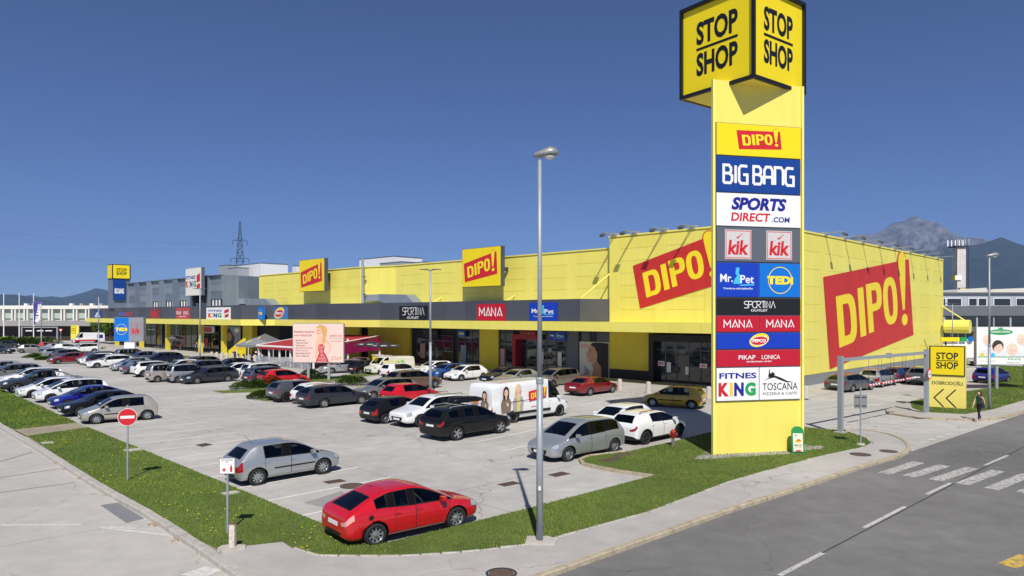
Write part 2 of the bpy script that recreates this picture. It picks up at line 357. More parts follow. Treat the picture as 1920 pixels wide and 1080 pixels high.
# road markings
def worn(name, col, thr, under=c(108, 107, 107)):
    m = bpy.data.materials.new(name); m.use_nodes = True; MATS[name] = m; nt = m.node_tree; b = nt.nodes['Principled BSDF']; b.inputs['Roughness'].default_value = .8; gq = nt.nodes.new('ShaderNodeNewGeometry'); n = nt.nodes.new('ShaderNodeTexNoise'); n.inputs['Scale'].default_value = 7; n.inputs['Detail'].default_value = 8; n.inputs['Roughness'].default_value = .75; nt.links.new(gq.outputs['Position'], n.inputs['Vector'])
    r = nt.nodes.new('ShaderNodeMapRange'); r.inputs[1].default_value = thr - .08; r.inputs[2].default_value = thr + .08; nt.links.new(n.outputs[0], r.inputs[0]); x = nt.nodes.new('ShaderNodeMix'); x.data_type = 'RGBA'; x.inputs[6].default_value = under; x.inputs[7].default_value = col; nt.links.new(r.outputs[0], x.inputs[0]); nt.links.new(x.outputs[2], b.inputs['Base Color']); return m
ZEB = worn('worn_zebra', c(198, 196, 190), .48); DASH = worn('worn_dash', c(196, 194, 188), .42)
def strip(a, b, wd, z, m, parent, name):
    a, b = Vector(a), Vector(b); d = (b - a).normalized(); n = Vector((-d.y, d.x, 0)) * wd / 2
    mb = MB(); mb.add([(*(a - n).xy, z), (*(b - n).xy, z), (*(b + n).xy, z), (*(a + n).xy, z)], [(0, 1, 2, 3)], m); return mb.build(name, parent)
for (x1, y1), (x2, y2) in (((1460.6, 1080), (1542.9, 1037.5)), ((1620, 990.2), (1697, 950.4)), ((1736.9, 927.5), (1782, 906.3)), ((1846.8, 872.8), (1889.4, 854.2))):
    strip(g(x1, y1), g(x2, y2), 0.13, 0.012, DASH, road, 'lane_dash')
A0, A1 = g(1460.6, 1080), g(1889.4, 854.2); ld = (A1 - A0).normalized()
for k in range(1, 12): strip(A1 + ld * (k * 5.2 - 1.2), A1 + ld * (k * 5.2 + 1.2), 0.13, 0.012, DASH, road, 'lane_dash')
for k in range(1, 6): strip(A0 - ld * (k * 5.2), A0 - ld * (k * 5.2 - 2.4), 0.13, 0.012, DASH, road, 'lane_dash')
strip(A0 - ld * 20, A1 + ld * 80, 0.045, 0.0095, mat('tar_seam', c(60, 60, 62), 0.6), road, 'tar_seam')
for (x1, y1), (x2, y2) in (((1658, 888.5), (1722, 867)), ((1704, 894), (1771, 873)), ((1753, 901), (1823, 877.5)), ((1803, 908), (1872, 883)), ((1858, 917.5), (1928, 890)), ((1918, 925), (1990, 898))):
    strip(g(x1, y1), g(x2, y2), 0.46, 0.012, ZEB, road, 'zebra_bar')
strip(g(1888, 1062), g(1930, 1044), 0.42, 0.012, worn('yellow_paint', c(214, 178, 76), .45), road, 'yellow_mark')
# zebra in the entrance, and near the hall corner
for (x1, y1), (x2, y2) in (((1560, 800), (1672, 806)), ((1585, 795), (1688, 801)), ((1606, 790), (1700, 796)), ((1622, 785), (1712, 791)), ((1545, 806), (1655, 811)), ((1500, 758), (1580, 748)), ((1520, 766), (1620, 753)), ((1548, 771), (1660, 757))):
    strip(g(x1, y1), g(x2, y2), 0.4, 0.008, PAINTW, bpy.data.objects['parking_lot'], 'zebra_bar')
for x, y in ((1732, 829), (1748, 824), (1763, 819), (1778, 814.5)): strip(g(x - 6, y + 1.5), g(x + 6, y - 1.5), 0.35, 0.008, PAINTW, bpy.data.objects['parking_lot'], 'give_way_mark')
lot = bpy.data.objects['parking_lot']
v_dir = Vector((0.71, 0.704, 0))
o0 = g(558.3, 968.5)
for k in range(-1, 24): a = o0 + w_dir * (2.33 * k); strip(a, a + v_dir * 4.9, 0.10, 0.005, PAINTB, lot, 'bay_line')
for (x1, y1), (x2, y2) in (((892, 829), (1008, 805)), ((1008, 862), (1100, 838)), ((940, 846), (1040, 824)), ((740, 802), (820, 786)), ((640, 775), (700, 764)), ((560, 760), (640, 747)), ((330, 722), (470, 706)), ((300, 716), (420, 702)), ((1150, 735), (1210, 728)), ((1185, 739), (1240, 731)), ((1090, 760), (1180, 742))):
    strip(g(x1, y1), g(x2, y2), 0.10, 0.005, PAINTB, lot, 'bay_line')
for (x1, y1), (x2, y2) in (((0, 985), (153, 984)), ((188, 989.5), (316, 1004)), ((204, 988), (254, 991.5)), ((357, 1082), (400, 1066))):
    strip(g(x1, y1), g(x2, y2), 0.12 if x1 < 350 else 0.6, 0.008, PAINT, srv, 'lane_line')
sheet('repair_patch', P([(188, 947.5), (221, 942.5), (271, 972.5), (237, 981)]), 0.008, mat('patch_asphalt', c(128, 128, 130), 0.8, var=0.1), srv)
sheet('repair_patch', P([(570, 943), (640, 921), (668, 936), (612, 952)]), 0.006, mat('patch_concrete', c(150, 148, 145), 0.8, var=0.1), lot)
for a, b in (((0, 896), (118, 878)), ((0, 924), (140, 905)), ((0, 866), (60, 848))): strip(g(*a), g(*b), 0.05, 0.007, mat('tar_seam'), srv, 'tar_seam')

# iron covers let into the ground
RUSTC = mat('rusty_iron', c(104, 84, 74), 0.8, metal=0.2, var=0.3, vscale=14, bump=0.6, bscale=60)
def cover(pts, label, z=0.006):
    mb = MB(); q = P(pts); mb.prism([(p.x, p.y) for p in q], z - .03, z + 0.006, RUSTC); o = mb.build('drain_grate'); ctr = sum(q, Vector()) / len(q)
    d1 = (q[1] - q[0]); m2 = MB()
    for k in range(1, 7):
        a = q[0].lerp(q[1], k / 7); b = q[3].lerp(q[2], k / 7); n = (q[1] - q[0]).normalized() * .012
        m2.add([(*(a - n).xy, z + .009), (*(a + n).xy, z + .009), (*(b + n).xy, z + .009), (*(b - n).xy, z + .009)], [(0, 1, 2, 3)], RUBBER)
    m2.build('slot', o); tag(o, label, 'drain grate')
cover([(605, 903.5), (638, 898.5), (650, 902.5), (616, 907.5)], 'rusty rectangular drain grate between the silver hatchback and the red hatchback')
cover([(932, 908.5), (962, 902.5), (977, 906.5), (946, 912.5)], 'rusty drain grate just left of the tall single lamp post')
cover([(1027, 890.5), (1054, 884.5), (1070, 888.5), (1042, 894.5)], 'rusty drain grate right of the tall single lamp post, near the kerbed island')
cover([(1118, 868), (1155, 860), (1172, 863), (1138, 871)], 'left of two rusty covers in the kerbed island beside the silver people carrier', 0.10)
cover([(1146, 858), (1176, 852), (1190, 855), (1160, 861)], 'right of two rusty covers in the kerbed island beside the silver people carrier', 0.10)
cover([(366, 834.5), (386, 831), (399, 834), (379, 838)], 'dark drain grate in the open lot above the info sign')
def manhole(x, y, r, z, label, par=None):
    p = g(x, y, z); t = thing('manhole_cover', label, 'manhole cover', (p.x, p.y, z)); mb = MB(); mb.lathe([(0, .006), (r * .8, .006), (r * .8, .0)], RUSTC, n=24); mb.build('lid', t)
    m2 = MB(); m2.lathe([(r * .84, .0), (r * .84, .008), (r, .008), (r, 0)], DARKM, n=24); m2.build('ring', t)
manhole(660, 911, .42, .006, 'round rusty manhole cover beside the red hatchback roof')
manhole(1613, 852, .42, .103, 'round rusty manhole cover on the pavement tip by the entrance')
manhole(1666, 846, .36, .103, 'dark ringed manhole cover at the outer pavement corner')
manhole(940, 1075, .36, .103, 'manhole cover on the pavement at the bottom edge')

# ------------------------------------------------------------ grass blades and dandelions
GR = [mat('grass_a', c(102, 128, 50), 0.7, spec=0.2), mat('grass_b', c(82, 107, 40), 0.7, spec=0.2), mat('grass_c', c(130, 142, 64), 0.75, spec=0.2)]
def inside(pts, X, Y):
    n = len(pts); r = np.zeros(len(X), bool); j = n - 1
    for i in range(n):
        xi, yi, xj, yj = pts[i].x, pts[i].y, pts[j].x, pts[j].y
        if yi != yj: r ^= ((yi > Y) != (yj > Y)) & (X < (xj - xi) * (Y - yi) / (yj - yi) + xi)
        j = i
    return r
def grass(pts, dens, hmax, label):
    xs = [p.x for p in pts]; ys = [p.y for p in pts]; A = (max(xs) - min(xs)) * (max(ys) - min(ys)); n = int(A * dens)
    X = rng.uniform(min(xs), max(xs), n); Y = rng.uniform(min(ys), max(ys), n)
    k = inside(pts, X, Y) & (np.abs(X / np.maximum(Y, 1)) < 0.78) & (Y > 14); X, Y = X[k], Y[k]; d = np.hypot(X, Y)
    keep = rng.random(len(X)) < np.clip(26 / d, .12, 1) ** 1.2; X, Y, d = X[keep], Y[keep], d[keep]; n = len(X)
    bald = np.array([noise.noise(Vector((x * .35, y * .35, 3))) for x, y in zip(X, Y)]); hh = hmax * rng.uniform(.45, 1.0, n) * (1 + .5 * bald) ; wd = np.clip(d / 26, 1, 3) * rng.uniform(.006, .013, n) * 1.3
    a = rng.uniform(0, 2 * np.pi, n); lean = rng.uniform(.0, .6, n) * hh; b = rng.uniform(0, 2 * np.pi, n)
    V = np.zeros((n, 3, 3)); V[:, 0] = np.stack([X - wd * np.cos(a), Y - wd * np.sin(a), np.full(n, LZ - .01)], 1); V[:, 1] = np.stack([X + wd * np.cos(a), Y + wd * np.sin(a), np.full(n, LZ - .01)], 1)
    V[:, 2] = np.stack([X + lean * np.cos(b), Y + lean * np.sin(b), LZ + hh], 1)
    me = bpy.data.meshes.new('grass'); me.vertices.add(3 * n); me.vertices.foreach_set('co', V.reshape(-1)); me.loops.add(3 * n); me.loops.foreach_set('vertex_index', np.arange(3 * n)); me.polygons.add(n); me.polygons.foreach_set('loop_start', np.arange(n) * 3)
    for m in GR: me.materials.append(m)
    mi = np.where(rng.random(n) < .45, 0, 1); mi[(bald > .02) & (rng.random(n) < .4)] = 2; mi[rng.random(n) < .08] = 2; me.polygons.foreach_set('material_index', mi.astype(np.int32)); me.update(calc_edges=True); me.validate()
    o = link('grass', me); o['kind'] = 'stuff'; o['label'] = label; o['category'] = 'grass'; return X, Y
gx, gy = grass(LA, 600, .058, 'short green grass on the strip beside the parking lot and around the sign tower')
grass(LB, 420, .10, 'short green grass on the strip at the left edge')
grass(LC, 260, .09, 'short green grass on the island behind the walking person')
DY = mat('dandelion_yellow', c(240, 215, 30), 0.6); mb = MB()
for i in rng.choice(len(gx), 520, replace=False):
    x, y = gx[i], gy[i]
    if x > -3.5 or noise.noise(Vector((x * .4, y * .4, 9))) < -.05: continue
    z = LZ + random.uniform(.05, .09); r = random.uniform(.018, .03); mb.lathe([(0, z + .012), (r, z), (0, z - .006)], DY, (x, y, 0), n=6)
o = mb.build('dandelions'); o['kind'] = 'stuff'; o['label'] = 'scattered yellow dandelion flowers in the left lawn strip'; o['category'] = 'flowers'
# dry weeds along the left kerb
WD = mat('dry_weed', c(176, 140, 90), 0.8); mb = MB()
for (x, y) in ((108, 870), (128, 881), (155, 898), (171, 908), (204, 929), (290, 985), (334, 1013), (381, 1036)):
    p = g(x, y)
    for k in range(26):
        a = random.uniform(0, 6.28); l = random.uniform(.04, .16); q = p + Vector((random.uniform(-.16, .16), random.uniform(-.16, .16), 0)); mb.add([(q.x - .012, q.y, 0.005), (q.x + .012, q.y, 0.005), (q.x + l * math.cos(a), q.y + l * math.sin(a), l * .8)], [(0, 1, 2)], WD)
o = mb.build('dry_weeds'); o['kind'] = 'stuff'; o['label'] = 'tufts of dry weeds growing along the left kerb'; o['category'] = 'weeds'

for q_ in ([(231, 848.5), (262, 845.5), (268, 848), (240, 851.5)], [(414, 931.5), (440, 927), (451, 929.5), (424, 934.5)], [(75, 834.5), (98, 833), (101, 835), (80, 836.5)]):
    qq = P(q_); m_ = MB(); m_.prism([(p.x, p.y) for p in qq], .05, .135, CONC); m_.build('stone_plate', lawns[0])
# ------------------------------------------------------------ mountains
def interp(pts, x):
    for (a, b), (c2, d) in zip(pts, pts[1:]):
        if x <= c2: return b + (d - b) * max(0, (x - a)) / (c2 - a)
    return pts[-1][1]
ROCK = bpy.data.materials.new('mountain_rock'); ROCK.use_nodes = True
nt = ROCK.node_tree; b_ = nt.nodes['Principled BSDF']; b_.inputs['Roughness'].default_value = 0.95; b_.inputs['Specular IOR Level'].default_value = 0.05
geo_ = nt.nodes.new('ShaderNodeNewGeometry'); sep = nt.nodes.new('ShaderNodeSeparateXYZ'); nt.links.new(geo_.outputs['Position'], sep.inputs[0])
nz = nt.nodes.new('ShaderNodeTexNoise'); nz.inputs['Scale'].default_value = 0.0042; nz.inputs['Detail'].default_value = 10; nz.inputs['Roughness'].default_value = 0.65; nt.links.new(geo_.outputs['Position'], nz.inputs['Vector'])
ma = nt.nodes.new('ShaderNodeMath'); ma.operation = 'MULTIPLY_ADD'; nt.links.new(nz.outputs[0], ma.inputs[0]); ma.inputs[1].default_value = 1500; nt.links.new(sep.outputs[2], ma.inputs[2])
rp = nt.nodes.new('ShaderNodeMapRange'); rp.inputs[1].default_value = 1600; rp.inputs[2].default_value = 1760; nt.links.new(ma.outputs[0], rp.inputs[0])
mx_ = nt.nodes.new('ShaderNodeMix'); mx_.data_type = 'RGBA'; mx_.inputs[6].default_value = c(50, 62, 54); mx_.inputs[7].default_value = c(112, 113, 118); nt.links.new(rp.outputs[0], mx_.inputs[0]); 
nz2 = nt.nodes.new('ShaderNodeTexNoise'); nz2.inputs['Scale'].default_value = 0.011; nz2.inputs['Detail'].default_value = 8; nz2.inputs['Roughness'].default_value = 0.7; mp2 = nt.nodes.new('ShaderNodeMapping'); mp2.inputs['Scale'].default_value = (1, 1, .35); nt.links.new(geo_.outputs['Position'], mp2.inputs[0]); nt.links.new(mp2.outputs[0], nz2.inputs['Vector'])
mr2 = nt.nodes.new('ShaderNodeMapRange'); mr2.inputs[1].default_value = .38; mr2.inputs[2].default_value = .62; mr2.inputs[3].default_value = .5; mr2.inputs[4].default_value = 1.4; nt.links.new(nz2.outputs[0], mr2.inputs[0])
mxx = nt.nodes.new('ShaderNodeMix'); mxx.data_type = 'RGBA'; mxx.blend_type = 'MULTIPLY'; mxx.inputs[0].default_value = 1; nt.links.new(mx_.outputs[2], mxx.inputs[6]); nt.links.new(mr2.outputs[0], mxx.inputs[7]); nt.links.new(mxx.outputs[2], b_.inputs['Base Color'])
FORH = mat('forest_hill', c(46, 60, 54), 0.95, var=0.25, vscale=0.004, spec=0.05)
def ridge(name, sil, Y, depth, m, rough, x0, x1, nx=180, ny=44, seed=0):
    mb = MB(); vs = []; fs = []
    for i in range(nx + 1):
        px = x0 + (x1 - x0) * i / nx; hgt = CAMH + (HOR - interp(sil, px)) / FPX * Y; 
        for j in range(ny + 1):
            t = j / ny; Yj = Y - depth * (1 - t) if t <= .8 else Y + depth * (t - .8); Xj = (px - 960) / FPX * Y
            s = min(1, t / .8); base = hgt * (s ** 1.5) if t <= .8 else hgt * (1 - (t - .8) / .2 * .7)
            if t <= .8: Yj = Y - depth * (1 - s)
            n = noise.fractal(Vector((Xj / 900 + seed, Yj / 900, seed)), 1.0, 2.0, 6); rdg = abs(noise.fractal(Vector((Xj / 520 + seed, Yj / 1600, seed + 4)), .9, 2.1, 5))
            amp = rough * hgt * (s * (1.004 - s) * 3.2 + .004)
            vs.append((Xj + n * 60 * (1 - s), Yj, max(-3, base + amp * (n * .5 - rdg * .9 + .2))))
    for i in range(nx):
        for j in range(ny): a = i * (ny + 1) + j; fs.append((a, a + ny + 1, a + ny + 2, a + 1))
    mb.add(vs, fs, m); o = mb.build(name, None, True); return struct(o)
ridge('mountain', [(1380, 592), (1450, 520), (1520, 478), (1570, 456), (1593, 447.5), (1608, 440), (1629, 438.5), (1640, 439.6), (1657, 430.6), (1672, 418.4), (1695, 414.7), (1709, 406), (1716, 403), (1722, 406), (1734, 414.7), (1757, 420), (1775, 430), (1796, 442), (1820, 454), (1850, 463), (1900, 480), (1980, 500), (2200, 560)], 11000, 4200, ROCK, .45, 1380, 2200, nx=260, ny=70, seed=2)
ridge('hill', [(1560, 592), (1640, 560), (1740, 505), (1790, 470), (1820, 458), (1835, 457), (1852, 452), (1875, 443), (1888, 448), (1907, 456), (1920, 460), (1960, 452), (2010, 440), (2100, 470), (2300, 540), (2500, 592)], 8600, 3600, FORH, .26, 1560, 2500, seed=5)
ridge('hill', [(-900, 560), (-400, 548), (-60, 550), (0, 551.7), (30, 552), (58, 556), (80, 562), (105, 568), (150, 580), (200, 590)], 9200, 2500, FORH, .2, -900, 200, seed=8)
ridge('hill', [(-400, 566), (40, 556), (58, 553), (80, 557), (97, 555), (117, 557.5), (142, 552.5), (167, 545), (180, 539.7), (197, 542.5), (206, 546), (240, 556), (330, 575), (420, 590)], 13000, 2600, FORH, .2, -400, 420, seed=11)
# the air between: one closed box of thin haze
hz = bpy.data.materials.new('haze_air'); hz.use_nodes = True; hn = hz.node_tree; hn.nodes.remove(hn.nodes['Principled BSDF'])
pv = hn.nodes.new('ShaderNodeVolumePrincipled'); pv.inputs['Color'].default_value = (0.40, 0.60, 1, 1); pv.inputs['Density'].default_value = 4.8e-5; pv.inputs['Anisotropy'].default_value = 0.0
hn.links.new(pv.outputs[0], hn.nodes['Material Output'].inputs['Volume'])
mb = MB(); mb.box(-11900, 11900, -400, 14300, -1.1, 1680, hz); hzo = mb.build('haze'); struct(hzo, 'stuff'); hzo['label'] = 'thin blue haze in the air'; hzo['category'] = 'haze'
# ------------------------------------------------------------ the retail park: local frame x right along the front, y back into the building
BA = -44.5; Xb = Vector((math.cos(R(BA)), math.sin(R(BA)), 0)); Yb = Vector((-Xb.y, Xb.x, 0)); CB = Vector((19.02, 54.58, 0))
def bx(px, yb):
    r = (px - 960) / FPX; return (r * (CB.y + yb * Yb.y) - CB.x - yb * Yb.x) / (Xb.x - r * Xb.y)
def by(px, xb):
    "depth y along a side wall at local x"
    r = (px - 960) / FPX; return (r * (CB.y + xb * Xb.y) - CB.x - xb * Xb.x) / (Yb.x - r * Yb.y)
def bw(x, y): return CB + Xb * x + Yb * y
def bz(py, x, y): return CAMH - (py - HOR) / FPX * bw(x, y).y
def bthing(name, label, cat, x=0, y=0, z=0, rot=0, group=None):
    p = bw(x, y); return thing(name, label, cat, (p.x, p.y, z), R(BA) + rot, group)

PNL = [mat('yellow_panel_a', c(238, 226, 108), 0.5, var=0.025, vscale=0.5, stain=0.06), mat('yellow_panel_b', c(236, 224, 105), 0.52, var=0.03, vscale=0.5, stain=0.07), mat('yellow_panel_c', c(239, 228, 111), 0.5, var=0.025, vscale=0.5, stain=0.05)]
YSH = mat('yellow_render', c(222, 204, 62), 0.7, var=0.06, vscale=0.7, stain=0.1)
GRP = [mat('grey_panel_a', c(134, 146, 158), 0.45, metal=0.25, var=0.05, vscale=0.8, stain=0.12), mat('grey_panel_b', c(120, 132, 146), 0.45, metal=0.25, var=0.06, vscale=0.8, stain=0.12), mat('grey_panel_c', c(142, 154, 164), 0.45, metal=0.25, var=0.05, stain=0.1)]
ROOFM = mat('roof_membrane', c(170, 170, 168), 0.9, var=0.1)
_pc = {}
def panels(parent, x0, x1, z0, z1, y, pal, bay=5.4, narrow=1.15, rows=7, rot=False, name='wall_panel', gap=.010):
    "cladding: a tall narrow panel, then a column of wide ones, bay after bay; recessed joints between"
    def pc(a, b, za, zb, k):
        w_, h_ = round(b - a - gap, 3), round(zb - za - gap, 3); key = (w_, h_, k, id(pal))
        if key not in _pc:
            mb = MB(); e = 0.006; m = pal[k]
            mb.add([(0, 0, 0), (w_, 0, 0), (w_, 0, h_), (0, 0, h_), (e, -.03, e), (w_ - e, -.03, e), (w_ - e, -.03, h_ - e), (e, -.03, h_ - e)], [(4, 5, 6, 7), (0, 1, 5, 4), (1, 2, 6, 5), (2, 3, 7, 6), (3, 0, 4, 7)], m); _pc[key] = mb.mesh(name)
        if rot: link(name, _pc[key], parent, (-y, a + gap / 2, za + gap / 2), R(90))
        else: link(name, _pc[key], parent, (a + gap / 2, y, za + gap / 2))
    n = max(1, round((x1 - x0) / bay)); bw_ = (x1 - x0) / n
    for i in range(n):
        a = x0 + i * bw_; pc(a, a + narrow, z0, z1, random.randrange(len(pal)))
        for r in range(rows): pc(a + narrow, a + bw_, z0 + (z1 - z0) * r / rows, z0 + (z1 - z0) * (r + 1) / rows, random.randrange(len(pal)))

# --- hall A: the tall yellow corner hall
xA = bx(1143, 0); ZA = 13.05; yA = by(1768, 0)
hA = bthing('retail_hall', 'tall yellow corner hall with red banners and wall floodlights', 'building')
mb = MB(); mb.box(xA + .02, -.02, .02, yA, 4.6, ZA - .06, YSH); mb.box(xA + .02, -.02, 2.3, yA, .12, 4.6, YSH); mb.box(-.9, -.02, .02, 2.3, .0, 4.6, YSH); mb.build('wall', hA)
mb = MB(); mb.box(xA - .05, .10, -.10, .22, ZA - .05, ZA + .10, PNL[2]); mb.box(-.14, .10, .22, yA, ZA - .05, ZA + .10, PNL[2]); mb.build('parapet', hA)
panels(hA, xA, 0, 5.4, ZA - .08, 0, PNL, bay=4.7, rows=7)
panels(hA, 0, yA, .9, ZA - .08, 0, PNL, bay=5.5, rows=8, rot=True)
mb = MB(); mb.box(.0, .06, 0, yA, 0, .88, mat('grey_plinth', c(128, 132, 136), 0.8, var=0.1)); mb.build('plinth', hA)
mb = MB(); mb.tube((.5, yA - 1, 4.6), (3.2, yA - 1, 4.6), .85, .85, PNL[0], 14); mb.tube((.1, yA - 1, 7.2), (2.6, yA - 1, 5.4), .07, .07, PNL[0]); mb.build('rear_canopy', hA)

# --- hall B: the long lower yellow hall with the canopy
hB = bthing('retail_hall', 'long yellow hall with dark grey fascia and a yellow canopy over the shopfronts', 'building')
ZB = bz(466, bx(1143, .6), .6)
yR, yL = .6, -1.0; xR0 = bx(742, yR); xM = bx(676, yL); xL0 = bx(486, yL)
mb = MB(); mb.prism([(xA, yR + .04), (xR0, yR + .04), (xM, yL + .04), (xL0, yL + .04), (xL0, 40), (xA, 40)], 4.6, ZB - .05, YSH, ROOFM); mb.build('wall', hB)
panels(hB, xR0, xA - .02, 7.3, ZB - .05, yR, PNL, bay=5.3, rows=4)
panels(hB, xL0, xM, 7.3, ZB - .05, yL, PNL, bay=5.0, rows=4)
mb = MB(); L_ = Vector((xR0 - xM, yR - yL, 0)).length; mb.add([(xM, yL, 7.3), (xR0, yR, 7.3), (xR0, yR, ZB - .05), (xM, yL, ZB - .05)], [(0, 1, 2, 3)], PNL[0]); mb.build('corner_panel', hB)
mb = MB(); mb.prism([(xA, yR - .12), (xR0 - .03, yR - .12), (xM, yL - .12), (xL0, yL - .12), (xL0, yL + .25), (xM, yL + .25), (xR0, yR + .25), (xA, yR + .25)], ZB - .04, ZB + .08, PNL[2]); mb.build('parapet', hB)
band = [(1.0, -3.2), (bx(713, -3.2), -3.2), (bx(637, -4.8), -4.8), (bx(515, -4.8), -4.8), (bx(452, -8), -8), (bx(162, -8), -8)]
fx0 = bx(1086, -2.9); xend = band[-1][0]
back = [(xend, -2.5), (bx(452, -8), -2.5), (1.0, 2.25)]
mb = MB(); mb.prism(band + [(xend, -2.4), (band[4][0], -2.4), (band[3][0], 1.1), (1.0, 2.2)], 4.62, 5.42, YEL); mb.build('canopy', hB)
for (a, b) in zip(band, band[1:]):                       # trim boards with open joints along the canopy edge
    d = Vector((b[0] - a[0], b[1] - a[1], 0)); n = max(1, round(d.length / 4.2)); ang = math.atan2(d.y, d.x)
    for k in range(n):
        l = d.length / n; m2 = MB(); m2.box(.01, l - .01, 0.0, .05, 4.60, 5.44, PNL[k % 3]); p = Vector((a[0], a[1], 0)) + d * (k / n); m2.build('canopy_board', hB).matrix_local = Matrix.Translation(p) @ Matrix.Rotation(ang, 4, 'Z')
fas = [(bx(1143, 0) - .1, -.02), (fx0, -2.9), (bx(713, -2.9), -2.9), (bx(637, -4.5), -4.5), (bx(515, -4.5), -4.5), (bx(452, -7.7), -7.7), (bx(168, -7.7), -7.7)]
ZF = 7.45
mb = MB(); mb.prism([(p[0], p[1] + .06) for p in fas] + [(fas[-1][0], -2.4), (fas[5][0], -2.4), (fas[4][0], .7), (fas[0][0], .55)], 5.44, ZF - .04, ANTH, ROOFM); mb.build('fascia', hB)
AN = [ANTH, mat('anthracite_b', c(70, 74, 84), 0.5, var=0.06), mat('anthracite_c', c(78, 82, 92), 0.5, var=0.06)]
for (a, b) in zip(fas, fas[1:]):
    d = Vector((b[0] - a[0], b[1] - a[1], 0)); n = max(1, round(d.length / 3.0)); ang = math.atan2(d.y, d.x)
    for k in range(n):
        l = d.length / n; m2 = MB(); m2.box(.008, l - .008, 0.0, .05, 5.46, ZF, AN[(k * 7) % 3]); p = Vector((a[0], a[1], 0)) + d * (k / n); m2.build('fascia_panel', hB).matrix_local = Matrix.Translation(p) @ Matrix.Rotation(ang, 4, 'Z')
# ground-floor back wall and raised walkway
mb = MB(); mb.prism([(-.9, 2.3), (band[3][0] + 1, 2.3), (band[3][0], 1.2), (band[4][0], -2.3), (xend + 2, -2.3), (xend + 2, 12), (-.9, 12)], .1, 4.6, mat('shop_interior_dark', c(34, 34, 38), 0.7)); mb.build('ground_floor', hB)
mb = MB(); q = [bw(x, y) for x, y in ((1.5, -6.9), (xend - 3, -6.9), (xend - 3, -10.4), (xend - 3, 12), (1.5, 12))]; q = [bw(1.5, -7.0), bw(bx(470, -7), -7.0), bw(bx(452, -11), -11), bw(xend - 4, -11), bw(xend - 4, 10), bw(-.5, 10), bw(-.5, 2.4), bw(1.5, 2.4)]
mb.prism([(p.x, p.y) for p in q], -.02, .12, CONC, PAVM); struct(mb.build('shop_walkway'))
q = [bw(1.52, -6.9), bw(4.0, -5.0), bw(4.0, yA), bw(1.52, yA)]; mb = MB(); mb.prism([(p.x, p.y) for p in q], -.02, .12, CONC, PAVM); struct(mb.build('shop_walkway'))
for px in (416, 373, 311, 262, 216): 
    yy = -2.2 if px > 700 else (-3.6 if px > 520 else -6.6); x = bx(px, yy); m2 = MB(); m2.box(x - .32, x + .32, yy, yy + .64, .12, 4.62, YSH); m2.build('column', hB)
# shopfronts: (photo x range, wall depth y, kind)
GFR = mat('shop_frame_grey', c(96, 100, 106), 0.45, metal=0.3); POSTW = mat('poster_white', c(226, 226, 224), 0.6)
def glazing(x0, x1, y, z0, z1, cols, fm=GFR, transom=3.0):
    n = cols; fr = MB(); t = .07
    for i in range(n + 1): xx = x0 + (x1 - x0) * i / n; fr.box(xx - t / 2, xx + t / 2, y - .10, y, z0, z1, fm)
    for zz_ in (z0, transom, z1): fr.box(x0, x1, y - .09, y - .01, zz_ - t / 2, zz_ + t / 2, fm)
    fo = fr.build('window_frame', hB)
    for i in range(n):
        a, b = x0 + (x1 - x0) * i / n + t / 2, x0 + (x1 - x0) * (i + 1) / n - t / 2
        for za, zb in ((z0 + t / 2, transom - t / 2), (transom + t / 2, z1 - t / 2)):
            p = MB(); p.box(a, b, y - .05, y - .03, za, zb, GLASS); p.build('pane', fo)
def slab(px0, px1, y, z0, z1, m, name='wall_pier', th=.35):
    mb = MB(); mb.box(bx(px0, y - th), bx(px1, y - th), y - th, y, z0, z1, m); return mb.build(name, hB)
slab(1143, 1216, 2.3, 1.0, 4.6, YSH); slab(1143, 1216, 2.3, .12, .98, BLACKSHADE, 'plinth', .30)
glazing(bx(1228, 1.9), bx(1338, 1.9), 1.9, .14, 3.7, 5)
pf = MB(); xa, xb = bx(1217, 1.3), bx(1345, 1.3); pf.box(xa, xa + .5, 1.2, 2.2, .12, 4.3, BLACKSHADE); pf.box(xa + .5, xb, 1.2, 2.2, 3.72, 4.3, BLACKSHADE); pf.build('entrance_portal', hB)
slab(1062, 1084, 2.3, .12, 4.6, GREYS); glazing(bx(1084, 2.2), bx(1143, 2.2), 2.25, 3.25, 4.55, 2, transom=4.5)
glazing(bx(1008, 2.2), bx(1062, 2.2), 2.2, .14, 4.55, 3); 
pf = MB(); xa, xb = bx(963, 1.5), bx(1008, 1.5); CRM = mat('portal_red', c(150, 16, 34), 0.5); pf.box(xa, xa + .45, 1.3, 2.2, .12, 3.5, CRM); pf.box(xa, xb, 1.3, 2.2, 3.5, 4.0, CRM); pf.build('entrance_portal', hB)
glazing(bx(968, 2.2), bx(1007, 2.2), 2.25, .14, 3.5, 2); glazing(bx(934, 2.2), bx(963, 2.2), 2.2, .14, 4.55, 2); glazing(bx(860, 2.2), bx(899, 2.2), 2.2, .14, 4.55, 3)
slab(899, 934, 2.3, .12, 4.6, YSH); glazing(bx(783, 2.2), bx(850, 2.2), 2.2, .14, 3.6, 4); slab(690, 768, 2.3, .12, 4.6, YSH); slab(637, 674, 1.9, .12, 4.6, YSH)
glazing(bx(512, 1.0), bx(600, 1.0), 1.15, .14, 4.5, 6); slab(474, 508, -.1, .12, 4.6, YSH, th=.6); slab(455, 473, -2.5, .12, 4.6, YSH, th=.8)
glazing(bx(380, -2.4), bx(411, -2.4), -2.4, .14, 3.5, 3); glazing(bx(318, -2.4), bx(370, -2.4), -2.4, .14, 4.4, 5); glazing(bx(235, -2.4), bx(305, -2.4), -2.4, .14, 4.4, 7)

